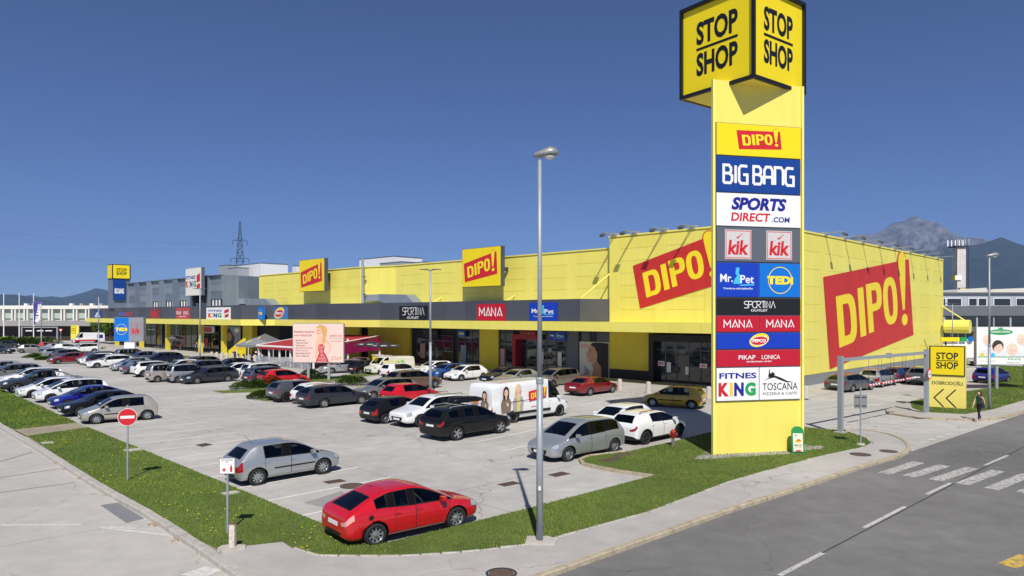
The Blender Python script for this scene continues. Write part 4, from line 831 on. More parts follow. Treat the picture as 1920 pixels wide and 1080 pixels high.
CT = {
 'leon': car_type(4.18, 1.76, 1.45, 2.51, .86, hood=(.70, .86, .96), cowl=.255, rf=.065, bp=-.045, cp=-.19, rr=-.29, rwb=-.455, rwz=1.00, belt=(.91, .94, .99), quarter=True, wheel=.315, rdrop=.13),
 'hatch': car_type(4.03, 1.74, 1.48, 2.54, .82, hood=(.70, .88, .99), cowl=.26, rf=.08, bp=-.05, cp=-.305, rr=-.378, rwb=-.468, rwz=.98, belt=(.91, .94, .97), wheel=.31, tail=(3, 4), rdrop=.13),
 'small': car_type(3.72, 1.66, 1.50, 2.44, .70, hood=(.72, .90, 1.00), cowl=.27, rf=.10, bp=-.06, cp=-.345, rr=-.415, rwb=-.482, rwz=.96, belt=(.90, .92, .95), wheel=.30, wr=.745, tail=(3, 4), rdrop=.10),
 'wagon': car_type(4.70, 1.80, 1.49, 2.69, .92, hood=(.70, .86, .98), cowl=.22, rf=.07, bp=-.03, cp=-.21, rr=-.42, rwb=-.48, rwz=1.02, belt=(.93, .97, 1.01), quarter=True, wheel=.32),
 'sedan': car_type(4.58, 1.79, 1.46, 2.70, .91, hood=(.70, .86, .97), cowl=.22, rf=.075, bp=-.035, cp=-.20, rr=-.265, rwb=-.40, rwz=1.02, belt=(.93, .97, 1.0), deck=1.04, wheel=.32),
 'suv': car_type(4.55, 1.87, 1.66, 2.76, .90, hood=(.82, 1.00, 1.12), cowl=.24, rf=.09, bp=-.03, cp=-.225, rr=-.415, rwb=-.478, rwz=1.14, belt=(1.05, 1.09, 1.14), quarter=True, wheel=.36, gc=.24, clad=False),
 'suv_clad': car_type(4.30, 1.82, 1.64, 2.66, .86, hood=(.80, .99, 1.10), cowl=.25, rf=.10, bp=-.03, cp=-.235, rr=-.42, rwb=-.478, rwz=1.12, belt=(1.04, 1.08, 1.13), quarter=True, wheel=.35, gc=.24, clad=True),
 'cross': car_type(4.14, 1.77, 1.54, 2.58, .84, hood=(.76, .95, 1.06), cowl=.25, rf=.09, bp=-.03, cp=-.24, rr=-.41, rwb=-.478, rwz=1.06, belt=(1.0, 1.04, 1.09), wheel=.335, gc=.21, clad=True),
 'mpv': car_type(4.30, 1.76, 1.64, 2.74, .84, hood=(.74, .94, 1.06), cowl=.31, rf=.10, bp=-.02, cp=-.23, rr=-.42, rwb=-.48, rwz=1.06, belt=(.98, 1.01, 1.06), quarter=True, wheel=.32, wr=.755, tail=(3, 4)),
 'box': car_type(4.05, 1.78, 1.78, 2.62, .78, hood=(.80, .98, 1.10), cowl=.29, rf=.13, bp=-.02, cp=-.25, rr=-.46, rwb=-.492, rwz=1.10, belt=(1.06, 1.08, 1.10), quarter=True, wheel=.31, wr=.86, boxy=.6, tail=(3, 4)),
 'pickup': car_type(5.30, 1.86, 1.80, 3.22, .90, hood=(.92, 1.08, 1.20), cowl=.20, rf=.09, bp=-.005, cp=-.11, rr=-.135, rwb=-.16, rwz=1.14, belt=(1.14, 1.16, 1.18), deck=1.12, wheel=.39, gc=.32, clad=True, boxy=.5),
 'van': car_type(6.15, 2.05, 2.46, 3.68, .86, hood=(.92, 1.12, 1.30), cowl=.375, rf=.265, bp=.19, cp=.02, rr=-.488, rwb=-.494, rwz=1.2, belt=(1.20, 1.24, 1.3), wheel=.35, gc=.22, van=True, wr=.90, glass=True, rear_glass=False, boxy=1.0, tail=(3, 4)),
 'van_mid': car_type(4.90, 1.92, 1.98, 3.00, .86, hood=(.86, 1.05, 1.20), cowl=.345, rf=.21, bp=.12, cp=-.05, rr=-.485, rwb=-.493, rwz=1.15, belt=(1.12, 1.14, 1.2), wheel=.33, gc=.20, van=True, wr=.88, rear_glass=False, boxy=.9, tail=(3, 4)),
}
# a delivery van has no rear side panes: give slots 4 and 7 back to the bodywork
for k in ('van', 'van_mid'):
    T = CT[k]; np_ = []; seen = 0
    for nm, me, pm in T['parts']:
        if nm == 'side_window':
            c_ = sum((v.co for v in me.vertices), Vector()) / max(1, len(me.vertices))
            if c_.x < T['L'] * (.16 if k == 'van' else .08):
                me.materials.clear(); me.materials.append(PAINTS['white']); me.polygons.foreach_set('material_index', [0] * len(me.polygons)); np_.append(('cargo_panel', me, [0])); continue
        np_.append((nm, me, pm))
    T['parts'] = np_
HEAD = math.atan2(v_dir.y, v_dir.x)
CARS = []
def place(ctype, col, label, kind, px, py, sgn, px2=None, py2=None, rim='ten', scale=None, name='parked_car', cat='car', group='cars parked on the lot', head=None, fine=True):
    """kind 'r'/'f': the pixel is where the near rear / front wheel touches the ground; 't': it is the middle of the roof.
    sgn +1: the nose points away from the camera (to the right), -1: towards it (to the left)"""
    T = CT[ctype]; 
    if kind == 't':
        Y0 = g(px, py, T['H']).y; s = scale or (1.0 if Y0 < 27 else 1.05); sz = (.945 if Y0 < 32 else .93) * s / (scale or (1.0 if Y0 < 27 else 1.05))
        p = g(px, py, T['H'] * sz); h = (HEAD if sgn > 0 else HEAD + math.pi) if head is None else head; ctr = Vector((p.x, p.y, 0)); ctr -= Vector((math.cos(h), math.sin(h), 0)) * (-.05 * T['L'])
    else:
        p = g(px, py); s = scale or (1.0 if p.y < 27 else 1.05); sz = .945 if p.y < 32 else .93
        if px2 is not None:
            p2 = g(px2, py2); d = (p2 - p) if kind == 'r' else (p - p2); h = math.atan2(d.y, d.x)
        else: h = (HEAD if sgn > 0 else HEAD + math.pi) if head is None else head
        fw = Vector((math.cos(h), math.sin(h), 0)); lf = Vector((-fw.y, fw.x, 0)); side = -1 if lf.dot(-p) < 0 else 1      # which side shows
        wx = T['xr'] if kind == 'r' else T['xf']; ctr = p - fw * wx * s - lf * side * (T['W'] / 2 - .08) * s
        if px2 is not None: mid = (p + g(px2, py2)) / 2; ctr = mid - fw * ((T['xr'] + T['xf']) / 2) * s - lf * side * (T['W'] / 2 - .08) * s
    root = thing(name, label, cat, (ctr.x, ctr.y, 0.004), h, group); root.scale = (s, s, sz)
    far = ctr.length > 95
    doors = []
    for nm, me, pm in T['parts']:
        if far and nm in ('door_handle', 'number_plate'): continue
        par = root
        if nm == 'door_handle':
            c_ = sum((v.co for v in me.vertices), Vector()) / len(me.vertices); par = min(doors, key=lambda d_: (d_[1] - c_).length)[0] if doors else root
        o = link(nm, me, par)
        if nm == 'door': doors.append((o, sum((v.co for v in me.vertices), Vector()) / len(me.vertices)))
        for i in pm: o.material_slots[i].link = 'OBJECT'; o.material_slots[i].material = PAINTS[col]
    tm, rm = WHEELS[rim]; wr_ = T['wheel']
    for xa in (T['xf'], T['xr']):
        for sd in (1, -1):
            o = link('wheel', tm, root, (xa, sd * (T['W'] / 2 - .115), wr_)); o.scale = (wr_, wr_ * 3.0 * .30 / .33, wr_); o.rotation_euler = (0, random.uniform(0, 1), 0 if sd > 0 else math.pi); link('rim', rm, o)
    CARS.append((root, T['L'] * s, T['W'] * s, kind == 't')); return root, T
def rack(root, T, m=TRIM, bars=False):
    for s in (1, -1):
        mb = MB(); y = s * T['W'] / 2 * .66; x0, x1 = T['L'] * .06, -T['L'] * .36; z = T['H'] + .035
        mb.tube((x0, y, z - .03), (x0 - .12, y, z + .02), .018, .018, m, 6); mb.tube((x0 - .12, y, z + .02), (x1 + .12, y, z + .01), .018, .018, m, 6); mb.tube((x1 + .12, y, z + .01), (x1, y, z - .06), .018, .018, m, 6); mb.build('roof_rail', root)
    if bars:
        for xx in (0, -T['L'] * .2): mb = MB(); mb.box(xx - .03, xx + .03, -T['W'] * .34, T['W'] * .34, T['H'] + .05, T['H'] + .08, m); mb.build('roof_bar', root)
# nearest cars
r_, T_ = place('leon', 'red', 'bright red hatchback at the front corner of the lot, nearest car', 'r', 702, 1025, 1, 857, 990, rim='cap')
def side_disc(root, T, x, z, r, m, name):
    y = T['side_y'](x, z, -1) - .004; mb = MB(); mb.lathe([(0, y - .004), (r, y), (r, y + .02)], m, (x, 0, z), n=18, axis='y'); mb.build(name, root)
def side_strip(root, T, x0, x1, z, h, m, name='side_moulding'):
    for s in (-1, 1):
        n = 8; vs = []
        for k in range(n + 1):
            x = x0 + (x1 - x0) * k / n
            for zz in (z - h / 2, z + h / 2): vs.append((x, T['side_y'](x, zz, s) + s * .008, zz))
        mb = MB(); mb.add(vs, [(2 * k, 2 * k + 2, 2 * k + 3, 2 * k + 1) if s < 0 else (2 * k, 2 * k + 1, 2 * k + 3, 2 * k + 2) for k in range(n)], m); mb.build(name, root)
for ch in r_.children:
    if ch.name.startswith('tail_light'): ch.material_slots[0].link = 'OBJECT'; ch.material_slots[0].material = mat('clear_tail_lens', c(216, 160, 150), .12, coat=.6)
side_disc(r_, T_, -1.42, .80, .075, TRIM, 'fuel_cap'); side_strip(r_, T_, -.75, .82, .50, .05, PAINTS['red'])
mb = MB(); mb.tube((-.95, 0, T_['H'] - .02), (-1.15, 0, T_['H'] + .03), .012, .006, TRIM, 6); mb.build('aerial', r_)
r_, T_ = place('hatch', 'silver', 'silver hatchback parked alone behind the red one', 'r', 480.2, 910.5, 1, 607.6, 888.7, rim='cap')
side_strip(r_, T_, -.75, .85, .56, .05, TRIM); mb = MB(); mb.tube((-1.2, 0, T_['H'] - .03), (-1.5, 0, T_['H'] + .32), .008, .004, TRIM, 6); mb.build('aerial', r_)
r_, T_ = place('suv', 'black', 'black estate SUV with a long black roof box', 'r', 853.6, 826.5, 1, 941, 812, rim='five'); rack(r_, T_, STEEL, True)
mb = MB(); H_ = T_['H'] + .09
secs = [(1.02, .10, .05), (.9, .30, .16), (.5, .38, .26), (-.3, .39, .30), (-.85, .36, .27), (-1.02, .2, .14)]; vs = []
for x, w_, h_ in secs: vs += [(x + .15, .25 + w_ * q, H_ + z * h_) for q, z in ((-1, .25), (-.92, 0), (.92, 0), (1, .25), (.85, .85), (.4, 1), (-.4, 1), (-.85, .85))]
mb.add(vs, [(i * 8 + j, i * 8 + (j + 1) % 8, (i + 1) * 8 + (j + 1) % 8, (i + 1) * 8 + j) for i in range(5) for j in range(8)] + [tuple(range(8))[::-1], tuple(range(40, 48))], PAINTS['black']); mb.build('roof_box', r_, True)
r_, T_ = place('suv', 'white', 'white SUV with black grille beside the black SUV with roof box', 'f', 789, 801, -1, rim='dark'); rack(r_, T_)
place('hatch', 'black', 'small black hatchback with tall red lights, left of the white SUV', 'r', 723.4, 794.5, 1, rim='cap')
place('hatch', 'red', 'red hatchback half hidden behind the small black hatchback, at the double lamp post', 't', 766, 717.5, 1)
place('wagon', 'warm_grey', 'silver grey estate with its nose left of the red hatchback by the lamp post', 'f', 699.7, 749.4, -1)
r_, T_ = place('wagon', 'dark_grey', 'dark grey estate in front of the pink billboard', 'r', 608, 764.7, 1, 677.3, 757.6, rim='cap'); rack(r_, T_)
place('hatch', 'white', 'white hatchback squeezed between the grey crossover and the dark grey estate', 't', 601, 717, 1)
place('cross', 'grey', 'grey crossover beside the small juniper at the island end', 'r', 537.4, 754.5, 1, rim='dark')
r_, T_ = place('suv', 'brown', 'brown metallic estate with tall red lights behind the red hatchback', 'f', 815, 727.5, 1, rim='ten'); rack(r_, T_)
place('mpv', 'taupe', 'taupe people carrier behind the white van with the printed women', 'f', 1036, 727, -1)
place('sedan', 'dark_red', 'dark red saloon by the bollards near the corner entrance', 'r', 1104.7, 742.5, 1, 1149.7, 736.4, rim='five')
_gy = place('small', 'yellow', 'yellow small hatchback driving past the corner entrance', 'f', 1226.5, 763, -1, 1293.8, 767.2, rim='cap', name='moving_car')
side_strip(*_gy, -.7, .8, .55, .06, TRIM)
r_, T_ = place('mpv', 'silver', 'silver people carrier at the kerbed island, nose towards the lamp post', 'f', 1062.5, 866, -1, 1154.2, 848, rim='cap')
place('hatch', 'white', 'plain white hatchback half hidden behind the silver people carrier', 't', 1165, 757.5, -1)
r_, T_ = place('cross', 'white', 'white crossover with black cladding next to the red hydrant', 'r', 1208, 834, 1, 1274, 820, rim='dark'); rack(r_, T_)
place('hatch', 'white', 'white hatchback with its nose out, left of the printed van', 'f', 864.6, 714.4, -1, rim='cap')
place('cross', 'sky_blue', 'bright blue crossover next to the white hatchback near the shops', 'f', 830.6, 712, -1, rim='dark')
place('hatch', 'white', 'white hatchback behind the bright blue crossover', 't', 800, 678.5, -1)
place('small', 'white', 'small white three door car in front of the cream van', 't', 748, 680, 1)
place('small', 'black', 'small black car wedged left of the cream van', 't', 686, 677, 1)
place('wagon', 'silver', 'silver estate beside the restaurant awning', 'f', 623, 700.5, -1, 671, 698.5)
place('hatch', 'warm_grey', 'grey car roof just behind the silver estate at the restaurant', 't', 668, 672.5, -1)
place('wagon', 'navy', 'dark blue car behind the white printed van, near the red portal', 't', 949, 687, -1)
place('sedan', 'silver', 'silver car just above the white printed van roof', 't', 975, 691.5, -1)
place('hatch', 'red', 'red car in the row behind the long juniper bed', 't', 528, 691.5, 1)
place('mpv', 'grey_blue', 'dark grey blue car between the red car and the white boxy van', 't', 503, 686.5, 1)
place('box', 'white', 'white boxy van with tall red lamp, left of the grey blue car', 't', 487, 679.5, 1, name='parked_van', cat='van')
place('hatch', 'white', 'white hatchback left of the white boxy van', 't', 447, 679.5, -1)
place('sedan', 'navy', 'dark blue saloon behind the dark grey estate by the tall lamp post', 't', 417, 676.5, -1)
place('wagon', 'dark_grey', 'dark grey estate at the end of the middle row by the open lane', 'f', 368.3, 720.3, -1, 428.3, 715.8, rim='ten')
place('suv', 'grey', 'grey SUV behind the silver boxy hatchback, at the lamp post', 't', 378, 675, -1)
place('wagon', 'brown', 'brown grey estate in the row nearest the bollards', 't', 372, 667.5, -1)
place('hatch', 'white', 'white car left of the yellow taxi coloured one', 't', 343, 673.5, -1)
place('hatch', 'yellow', 'yellow car half hidden in the middle rows', 't', 357, 675.5, 1)
r_, T_ = place('box', 'silver', 'silver boxy hatchback with orange red lamps, right of the dark bonnet', 'r', 334, 718.3, 1, rim='five', scale=.92); rack(r_, T_)
place('box', 'beige_silver', 'silver beige wide boxy car with rounded windows', 't', 314, 680.5, 1, scale=.95)
r_, T_ = place('suv_clad', 'white', 'white off road car with black sills, in the middle row', 'r', 270.8, 707.5, 1, rim='ten'); rack(r_, T_)
place('hatch', 'blue_grey', 'blue grey hatchback left of the white off road car', 'r', 246, 702, 1)
place('hatch', 'silver', 'silver hatchback at the left end of the middle row by the juniper', 'f', 228, 696, -1)
place('wagon', 'navy', 'dark blue estate behind the juniper clump in front of the columns', 't', 306, 659, -1)
place('hatch', 'blue_grey', 'pale blue car left of the dark blue estate', 't', 268, 660, -1)
place('box', 'taupe', 'beige boxy van behind the white sign post', 't', 240, 653.5, 1)
place('hatch', 'white', 'white car with red lights directly left of the white sign post', 't', 230, 661, 1)
place('hatch', 'black', 'black hatchback at the near end of the far left block', 'r', 179.3, 686, 1, rim='ten')
place('hatch', 'white', 'white hatchback with its nose beside the dark red saloon', 'f', 166, 684.4, -1)
place('mpv', 'silver', 'silver people carrier behind the white and black hatchbacks', 't', 185, 657.5, -1)
place('wagon', 'white', 'white car roof right of the silver people carrier', 't', 209, 662.5, -1)
place('sedan', 'dark_red', 'dark red saloon at the left end of the far left block', 'f', 109, 682.7, -1)
place('wagon', 'grey', 'grey estate with red lights behind the dark red saloon', 't', 133, 654.5, 1)
place('wagon', 'silver', 'silver estate beside the low juniper at the far left', 'r', 97, 671.5, 1)
place('suv', 'white', 'white SUV with its rear to the right in the farthest row', 't', 158, 643.5, -1)
place('cross', 'white', 'white crossover left of the farthest white SUV', 't', 124, 644, 1)
place('sedan', 'silver', 'silver saloon next to the orange car in the farthest row', 't', 103, 644.5, 1)
place('hatch', 'orange', 'orange red hatchback by the far hedge', 't', 92, 641.5, 1)
place('hatch', 'warm_grey', 'grey hatchback driving along the far lane at the left', 'r', 40.7, 662.2, 1, 77.8, 661.5, name='moving_car')
place('sedan', 'dark_grey', 'dark car cut by the left picture edge on the far lane', 't', -8, 647, 1, head=R(5), name='moving_car')
place('sedan', 'dark_grey', 'dark car roof behind the far hedge', 't', 16, 638.5, 1, head=R(2))
# row along the left lawn
_gz = place('small', 'beige_silver', 'beige silver small hatchback behind the no entry sign', 'f', 181.7, 795.3, -1, 275, 787.5, rim='cap', scale=1.04)
side_strip(*_gz, -.7, .8, .55, .06, TRIM)
place('sedan', 'black', 'black saloon right behind the beige silver hatchback', 'f', 152, 781, -1, scale=1.02)
place('leon', 'blue', 'deep blue hatchback with dark wheels in the left row', 'f', 129, 766.7, -1, rim='dark')
r_, T_ = place('mpv', 'white', 'white people carrier with roof bars next to the deep blue hatchback', 'f', 95.8, 755, -1, rim='dark'); rack(r_, T_, STEEL, True)
place('hatch', 'white', 'white hatchback between the dark pickup and the white people carrier', 'f', 61.7, 746.3, -1, rim='dark')
r_, T_ = place('pickup', 'dark_grey', 'dark grey pickup truck with a chromed roll bar', 'f', 30.8, 737.5, -1, rim='five', name='parked_pickup', cat='pickup')
mb = MB()
for s in (1, -1): mb.path([(-.85, s * .7, 1.15), (-1.0, s * .68, 1.55), (-1.15, s * .62, 1.62), (-1.9, s * .72, 1.2)], .035, CHROME)
mb.path([(-1.1, .63, 1.62), (-1.1, -.63, 1.62)], .035, CHROME); mb.build('roll_bar', r_)
place('wagon', 'white', 'white estate behind the dark pickup', 't', 64, 689, -1)
place('suv', 'warm_grey', 'silver SUV behind the white estate at the left edge', 't', 28, 681.5, -1)
place('sedan', 'silver', 'silver car at the very left edge of the row', 't', 8, 676.5, -1)
# cars along the right side wall
place('wagon', 'grey', 'grey estate parked below the big red wall board, nearest the gantry post', 'r', 1604, 735, 1, 1628.5, 732)
r_, T_ = place('mpv', 'silver', 'silver people carrier with a roof ladder by the side wall', 'r', 1655, 726.6, 1, 1677, 722.6); rack(r_, T_, STEEL, True)
place('hatch', 'mid_blue', 'blue hatchback in front of the silver one by the side wall', 'r', 1699.8, 718, 1, 1719.5, 716.3)
place('suv', 'grey', 'dark car furthest along the side wall, behind the round limit sign', 't', 1733, 686.5, 1)
place('small', 'blue', 'dark blue small car crossing behind the right lawn', 'r', 1870, 719.4, 1, 1885.6, 717.5, name='moving_car')
place('van_mid', 'silver', 'silver van facing the camera left of the white billboard', 't', 1817, 655.5, -1, head=R(250), name='parked_van', cat='van', group='vans')
place('sedan', 'navy', 'dark blue car behind the silver van at the grey office building', 't', 1818, 648, -1, head=R(180))
# vans
r_, T_ = place('van', 'white', 'white delivery van printed with two women and a red board', 'f', 1049, 780, 1, rim='steel', name='delivery_van', cat='van', group='vans', scale=1.04)
HAIRD = mat('print_dark_hair', c(50, 34, 34), 0.6); HAIRB = mat('print_blonde', c(222, 204, 170), 0.6); SKIN = mat('print_skin', c(236, 196, 172), 0.6); CLOTH = mat('print_taupe', c(126, 112, 98), 0.6); CLOTH2 = mat('print_mauve', c(176, 162, 166), 0.6); LIME = mat('print_lime', c(206, 214, 110), 0.6)
def lady(mb, cx, zb, h, y, hair, cl, inner=None, skin=SKIN):
    u = h; mb.flat([(cx - .20 * u, zb), (cx + .20 * u, zb), (cx + .24 * u, zb + .35 * u), (cx + .17 * u, zb + .50 * u), (cx + .05 * u, zb + .56 * u), (cx - .05 * u, zb + .56 * u), (cx - .17 * u, zb + .50 * u), (cx - .24 * u, zb + .35 * u)], y, cl)
    if inner: mb.flat([(cx - .07 * u, zb + .01), (cx + .07 * u, zb + .01), (cx + .06 * u, zb + .52 * u), (cx - .06 * u, zb + .52 * u)], y - .002, inner)
    mb.ell(cx, zb + .74 * u, .14 * u, .22 * u, y - .003, hair); mb.flat([(cx - .13 * u, zb + .5 * u), (cx - .05 * u, zb + .46 * u), (cx - .06 * u, zb + .7 * u), (cx - .14 * u, zb + .74 * u)], y - .003, hair); mb.flat([(cx + .13 * u, zb + .5 * u), (cx + .05 * u, zb + .46 * u), (cx + .06 * u, zb + .7 * u), (cx + .14 * u, zb + .74 * u)], y - .003, hair)
    mb.flat([(cx - .035 * u, zb + .5 * u), (cx + .035 * u, zb + .5 * u), (cx + .03 * u, zb + .62 * u), (cx - .03 * u, zb + .62 * u)], y - .005, skin); mb.ell(cx, zb + .72 * u, .085 * u, .135 * u, y - .006, skin)
    for s in (-1, 1): mb.ell(cx + s * .035 * u, zb + .745 * u, .014 * u, .008 * u, y - .008, HAIRD, 8)
    mb.ell(cx, zb + .66 * u, .03 * u, .011 * u, y - .008, RED, 10); mb.ell(cx, zb + .70 * u, .010 * u, .02 * u, y - .0075, mat('print_skin_shade', c(220, 172, 148), 0.6), 8)
    mb.ell(cx + .06 * u, zb + .30 * u, .045 * u, .075 * u, y - .006, skin, 14, .4)
# right-hand side of the van: local frame x = -van x (seen from its right side the nose is to the right), faces -y already
side = MB(); yv = -T_['W'] / 2 - .012
lady(side, -2.12, .66, 1.62, yv, HAIRD, CLOTH); lady(side, -1.22, .66, 1.72, yv - .012, HAIRB, CLOTH2, LIME); side.flat([(-1.8, 1.24), (-.4, 1.27), (-.4, 1.31), (-1.8, 1.28)], yv - .02, HAIRD)
side.build('printed_picture', r_)
side = MB(); dipo(side, [(-.36, 1.18), (1.0, 1.36), (1.02, 1.98), (-.42, 1.78)], yv - .004, RED, LETY); side.build('printed_board', r_); text('www.dipo.si', .95, .13, .25, .84, yv - .004, RED, r_, name='web_address', bold=.01)
side = MB(); side.box(-2.0, 1.35, -T_['W'] / 2 - .03, -T_['W'] / 2 + .05, .50, .64, TRIM); side.build('rubbing_strip', r_)
bk = MB(); lady(bk, .42, .75, 1.3, 0, HAIRD, CLOTH); dipo(bk, [(-.62, 1.15), (-.06, 1.18), (-.06, 1.55), (-.62, 1.5)], 0, RED, LETY); o = bk.build('printed_rear', r_); o.rotation_euler = (0, 0, -R(90)); o.location = (-T_['L'] / 2 - .03, 0, 0)
r_, T_ = place('van_mid', 'cream', 'cream white delivery van with green and yellow print near the umbrellas', 'f', 714, 703.6, -1, rim='steel', name='delivery_van', cat='van', group='vans')
pr = MB(); yv = T_['W'] / 2 + .012; pr.flat([(-1.9, 1.1), (.0, 1.1), (.0, 1.55), (-1.9, 1.55)], -yv, mat('print_pale_yellow', c(232, 226, 160), .6)); pr.ell(.35, 1.35, .22, .22, -yv, mat('print_pale_green', c(150, 200, 110), .6)); o = pr.build('printed_sign', r_); o.rotation_euler = (0, 0, math.pi); o.location = (-.5, 0, 0); text('Tina', .34, .2, .35, 1.35, -yv - .004, GREEN, r_, name='lettering', bold=.02).rotation_euler = (0, 0, math.pi); r_.children[-1].location = (-.5, 0, 0)
r_, T_ = place('van', 'white', 'white van with a red lower stripe at the far left exit', 'f', 146, 643.5, -1, rim='steel', name='delivery_van', cat='van', group='vans', scale=1.0)
pr = MB(); yv = T_['W'] / 2 + .012; pr.flat([(-2.9, .45), (1.2, .45), (1.2, .8), (-2.9, .8)], -yv, RED); pr.flat([(1.5, 1.1), (2.6, 1.1), (2.6, 1.9), (1.5, 1.9)], -yv - .003, INDIGO); o = pr.build('printed_sign', r_); o.rotation_euler = (0, 0, math.pi)

# cars whose wheels are hidden are known by their roofs only: let them stand clear of their neighbours
def clash(a, b):
    d = a[0].location - b[0].location; fw = Vector((math.cos(a[0].rotation_euler.z), math.sin(a[0].rotation_euler.z), 0)); al = abs(d.dot(fw)); ac = abs(d.dot(Vector((-fw.y, fw.x, 0))))
    return ac < (a[1 + 1] + b[2]) / 2 + .08 and al < (a[1] + b[1]) / 2 + .08
for _ in range(3):
    for a in CARS:
        if not a[3]: continue
        p0 = a[0].location.copy(); ray = Vector((p0.x, p0.y, 0)).normalized(); side_ = Vector((-w_dir.x, -w_dir.y, 0)); best = None
        if not any(b is not a and clash(a, b) for b in CARS): continue
        for k in range(0, 60):
            for q in (0, .4, -.4, .8, -.8, 1.2, -1.2):
                for sg in (1, -1):
                    a[0].location = p0 + ray * (.2 * k * sg) + v_dir * q
                    if not any(b is not a and clash(a, b) for b in CARS):
                        cost = .2 * k * (1 if sg > 0 else 1.6) + abs(q) * 1.2
                        if best is None or cost < best[0]: best = (cost, a[0].location.copy())
        a[0].location = best[1] if best else p0
# ------------------------------------------------------------ the big sign tower
TA, TB = g(1337, 853, .09), g(1503, 845, .09); tdir = (TB - TA); TW = tdir.length; TANG = math.atan2(tdir.y, tdir.x); TM = (TA + TB) / 2
def tz(py, t=0.5):
    p = TA.lerp(TB, t); return CAMH - (py - HOR) / FPX * p.y
tw = thing('sign_tower', 'tall pale yellow sign tower with a yellow cube on top and stacked shop signs', 'sign tower', (TM.x, TM.y, 0), TANG)
hw = TW / 2; ZT = 15.9; PALY = mat('tower_yellow', c(243, 226, 108), 0.45, var=0.03, vscale=0.7, stain=0.06)
mb = MB(); mb.prism([(-hw, 0), (hw, 0), (hw - .05, .12), (.2, 2.7), (-.2, 2.7), (-hw + .05, .12)], 0.0, ZT, PALY); mb.build('shaft', tw)
for s in (-1, 1): mb = MB(); mb.box(s * hw - .05, s * hw + .05, -.10, .06, 0.02, ZT - .02, mat('tower_edge_yellow', c(250, 236, 120), .4)); mb.build('edge_trim', tw)
rows = [(229, 304, 'dipo'), (291, 367, 'bb'), (362, 429, 'sports'), (425, 494, 'kik'), (492, 556, 'mrpet'), (559, 590, 'sportina'), (592, 621, 'mana'), (625, 655, 'pepco'), (657, 687, 'pika'), (689, 751, 'king')]
# panel rows measured on the left edge of the tower (photo y of top and bottom)
edges = [229, 291, 360, 424, 491, 557.5, 591, 623.5, 655.5, 689, 753]
zs = [tz(y + (0), 0.0) for y in edges]; xi0, xi1 = -hw + .10, hw - .10; W_ = xi1 - xi0
def panel(i, m, x0=None, x1=None, name='sign_panel'):
    x0 = xi0 if x0 is None else x0; x1 = xi1 if x1 is None else x1; mb = MB(); mb.box(x0 + .02, x1 - .02, -.09, .0, zs[i + 1] + .03, zs[i] - .03, m); o = mb.build(name, tw); return o, (x0 + x1) / 2, (zs[i] + zs[i + 1]) / 2, x1 - x0 - .04, zs[i] - zs[i + 1] - .06
mb = MB(); mb.box(xi0, xi1, -.05, -.002, zs[-1], zs[0], GREYS); mb.build('sign_frame', tw)
yF = -.094
o, cx, cz, w, h = panel(0, YELS); q = MB(); dipo(q, [(cx - .24 * w, cz - .30 * h), (cx + .27 * w, cz - .24 * h), (cx + .25 * w, cz + .33 * h), (cx - .27 * w, cz + .30 * h)], yF, RED, LETY, RED); q.build('logo', o)
o, cx, cz, w, h = panel(1, NAVY); q = MB(); pen_word(q, 'BIG BANG', w * .84, h * .50, cx, cz, yF, .115, WHT, {'B': 1.12, 'I': .46, 'G': 1.15, ' ': .35, 'A': 1.12, 'N': 1.12}); q.build('logo', o)
o, cx, cz, w, h = panel(2, WHT); text('SPORTS', w * .66, h * .40, cx, cz + .19 * h, yF, INDIGO, o, bold=.05, shear=.22); text('DIRECT', w * .47, h * .27, cx - .10 * w, cz - .22 * h, yF, RED, o, bold=.03, shear=.12); text('.COM', w * .22, h * .17, cx + .26 * w, cz - .27 * h, yF, INDIGO, o, bold=.03, shear=.12)
o, cx, cz, w, h = panel(3, GREYS)
KIKP = mat('kik_pale', c(206, 202, 200), .5, var=.12, vscale=18)
def kik(par, cx, cz, w, h, y, base=True):
    q = MB()
    if base: q.flat([(cx - w / 2, cz - h / 2), (cx + w / 2, cz - h / 2), (cx + w / 2, cz + h / 2), (cx - w / 2, cz + h / 2)], y, KIKP)
    a, b = w * .47, h * .47; q.ring([(cx - a, cz - b), (cx + a, cz - b), (cx + a, cz + b), (cx - a, cz + b)], [(cx - a * .95, cz - b * .95), (cx + a * .95, cz - b * .95), (cx + a * .95, cz + b * .95), (cx - a * .95, cz + b * .95)], y - .002, RED)
    q.flat([(cx - .08 * w, cz + .27 * h), (cx - .02 * w, cz + .18 * h), (cx + .22 * w, cz + .42 * h), (cx - .015 * w, cz + .25 * h)], y - .003, RED); q.build('logo_frame', par)
    text('kik', w * .78, h * .50, cx, cz - .10 * h, y - .004, RED, par, bold=.035, shear=.12)
kik(o, cx - w * .25, cz, w * .31, h * .86, yF); kik(o, cx + w * .24, cz, w * .31, h * .86, yF)
xm = (xi0 + xi1) / 2
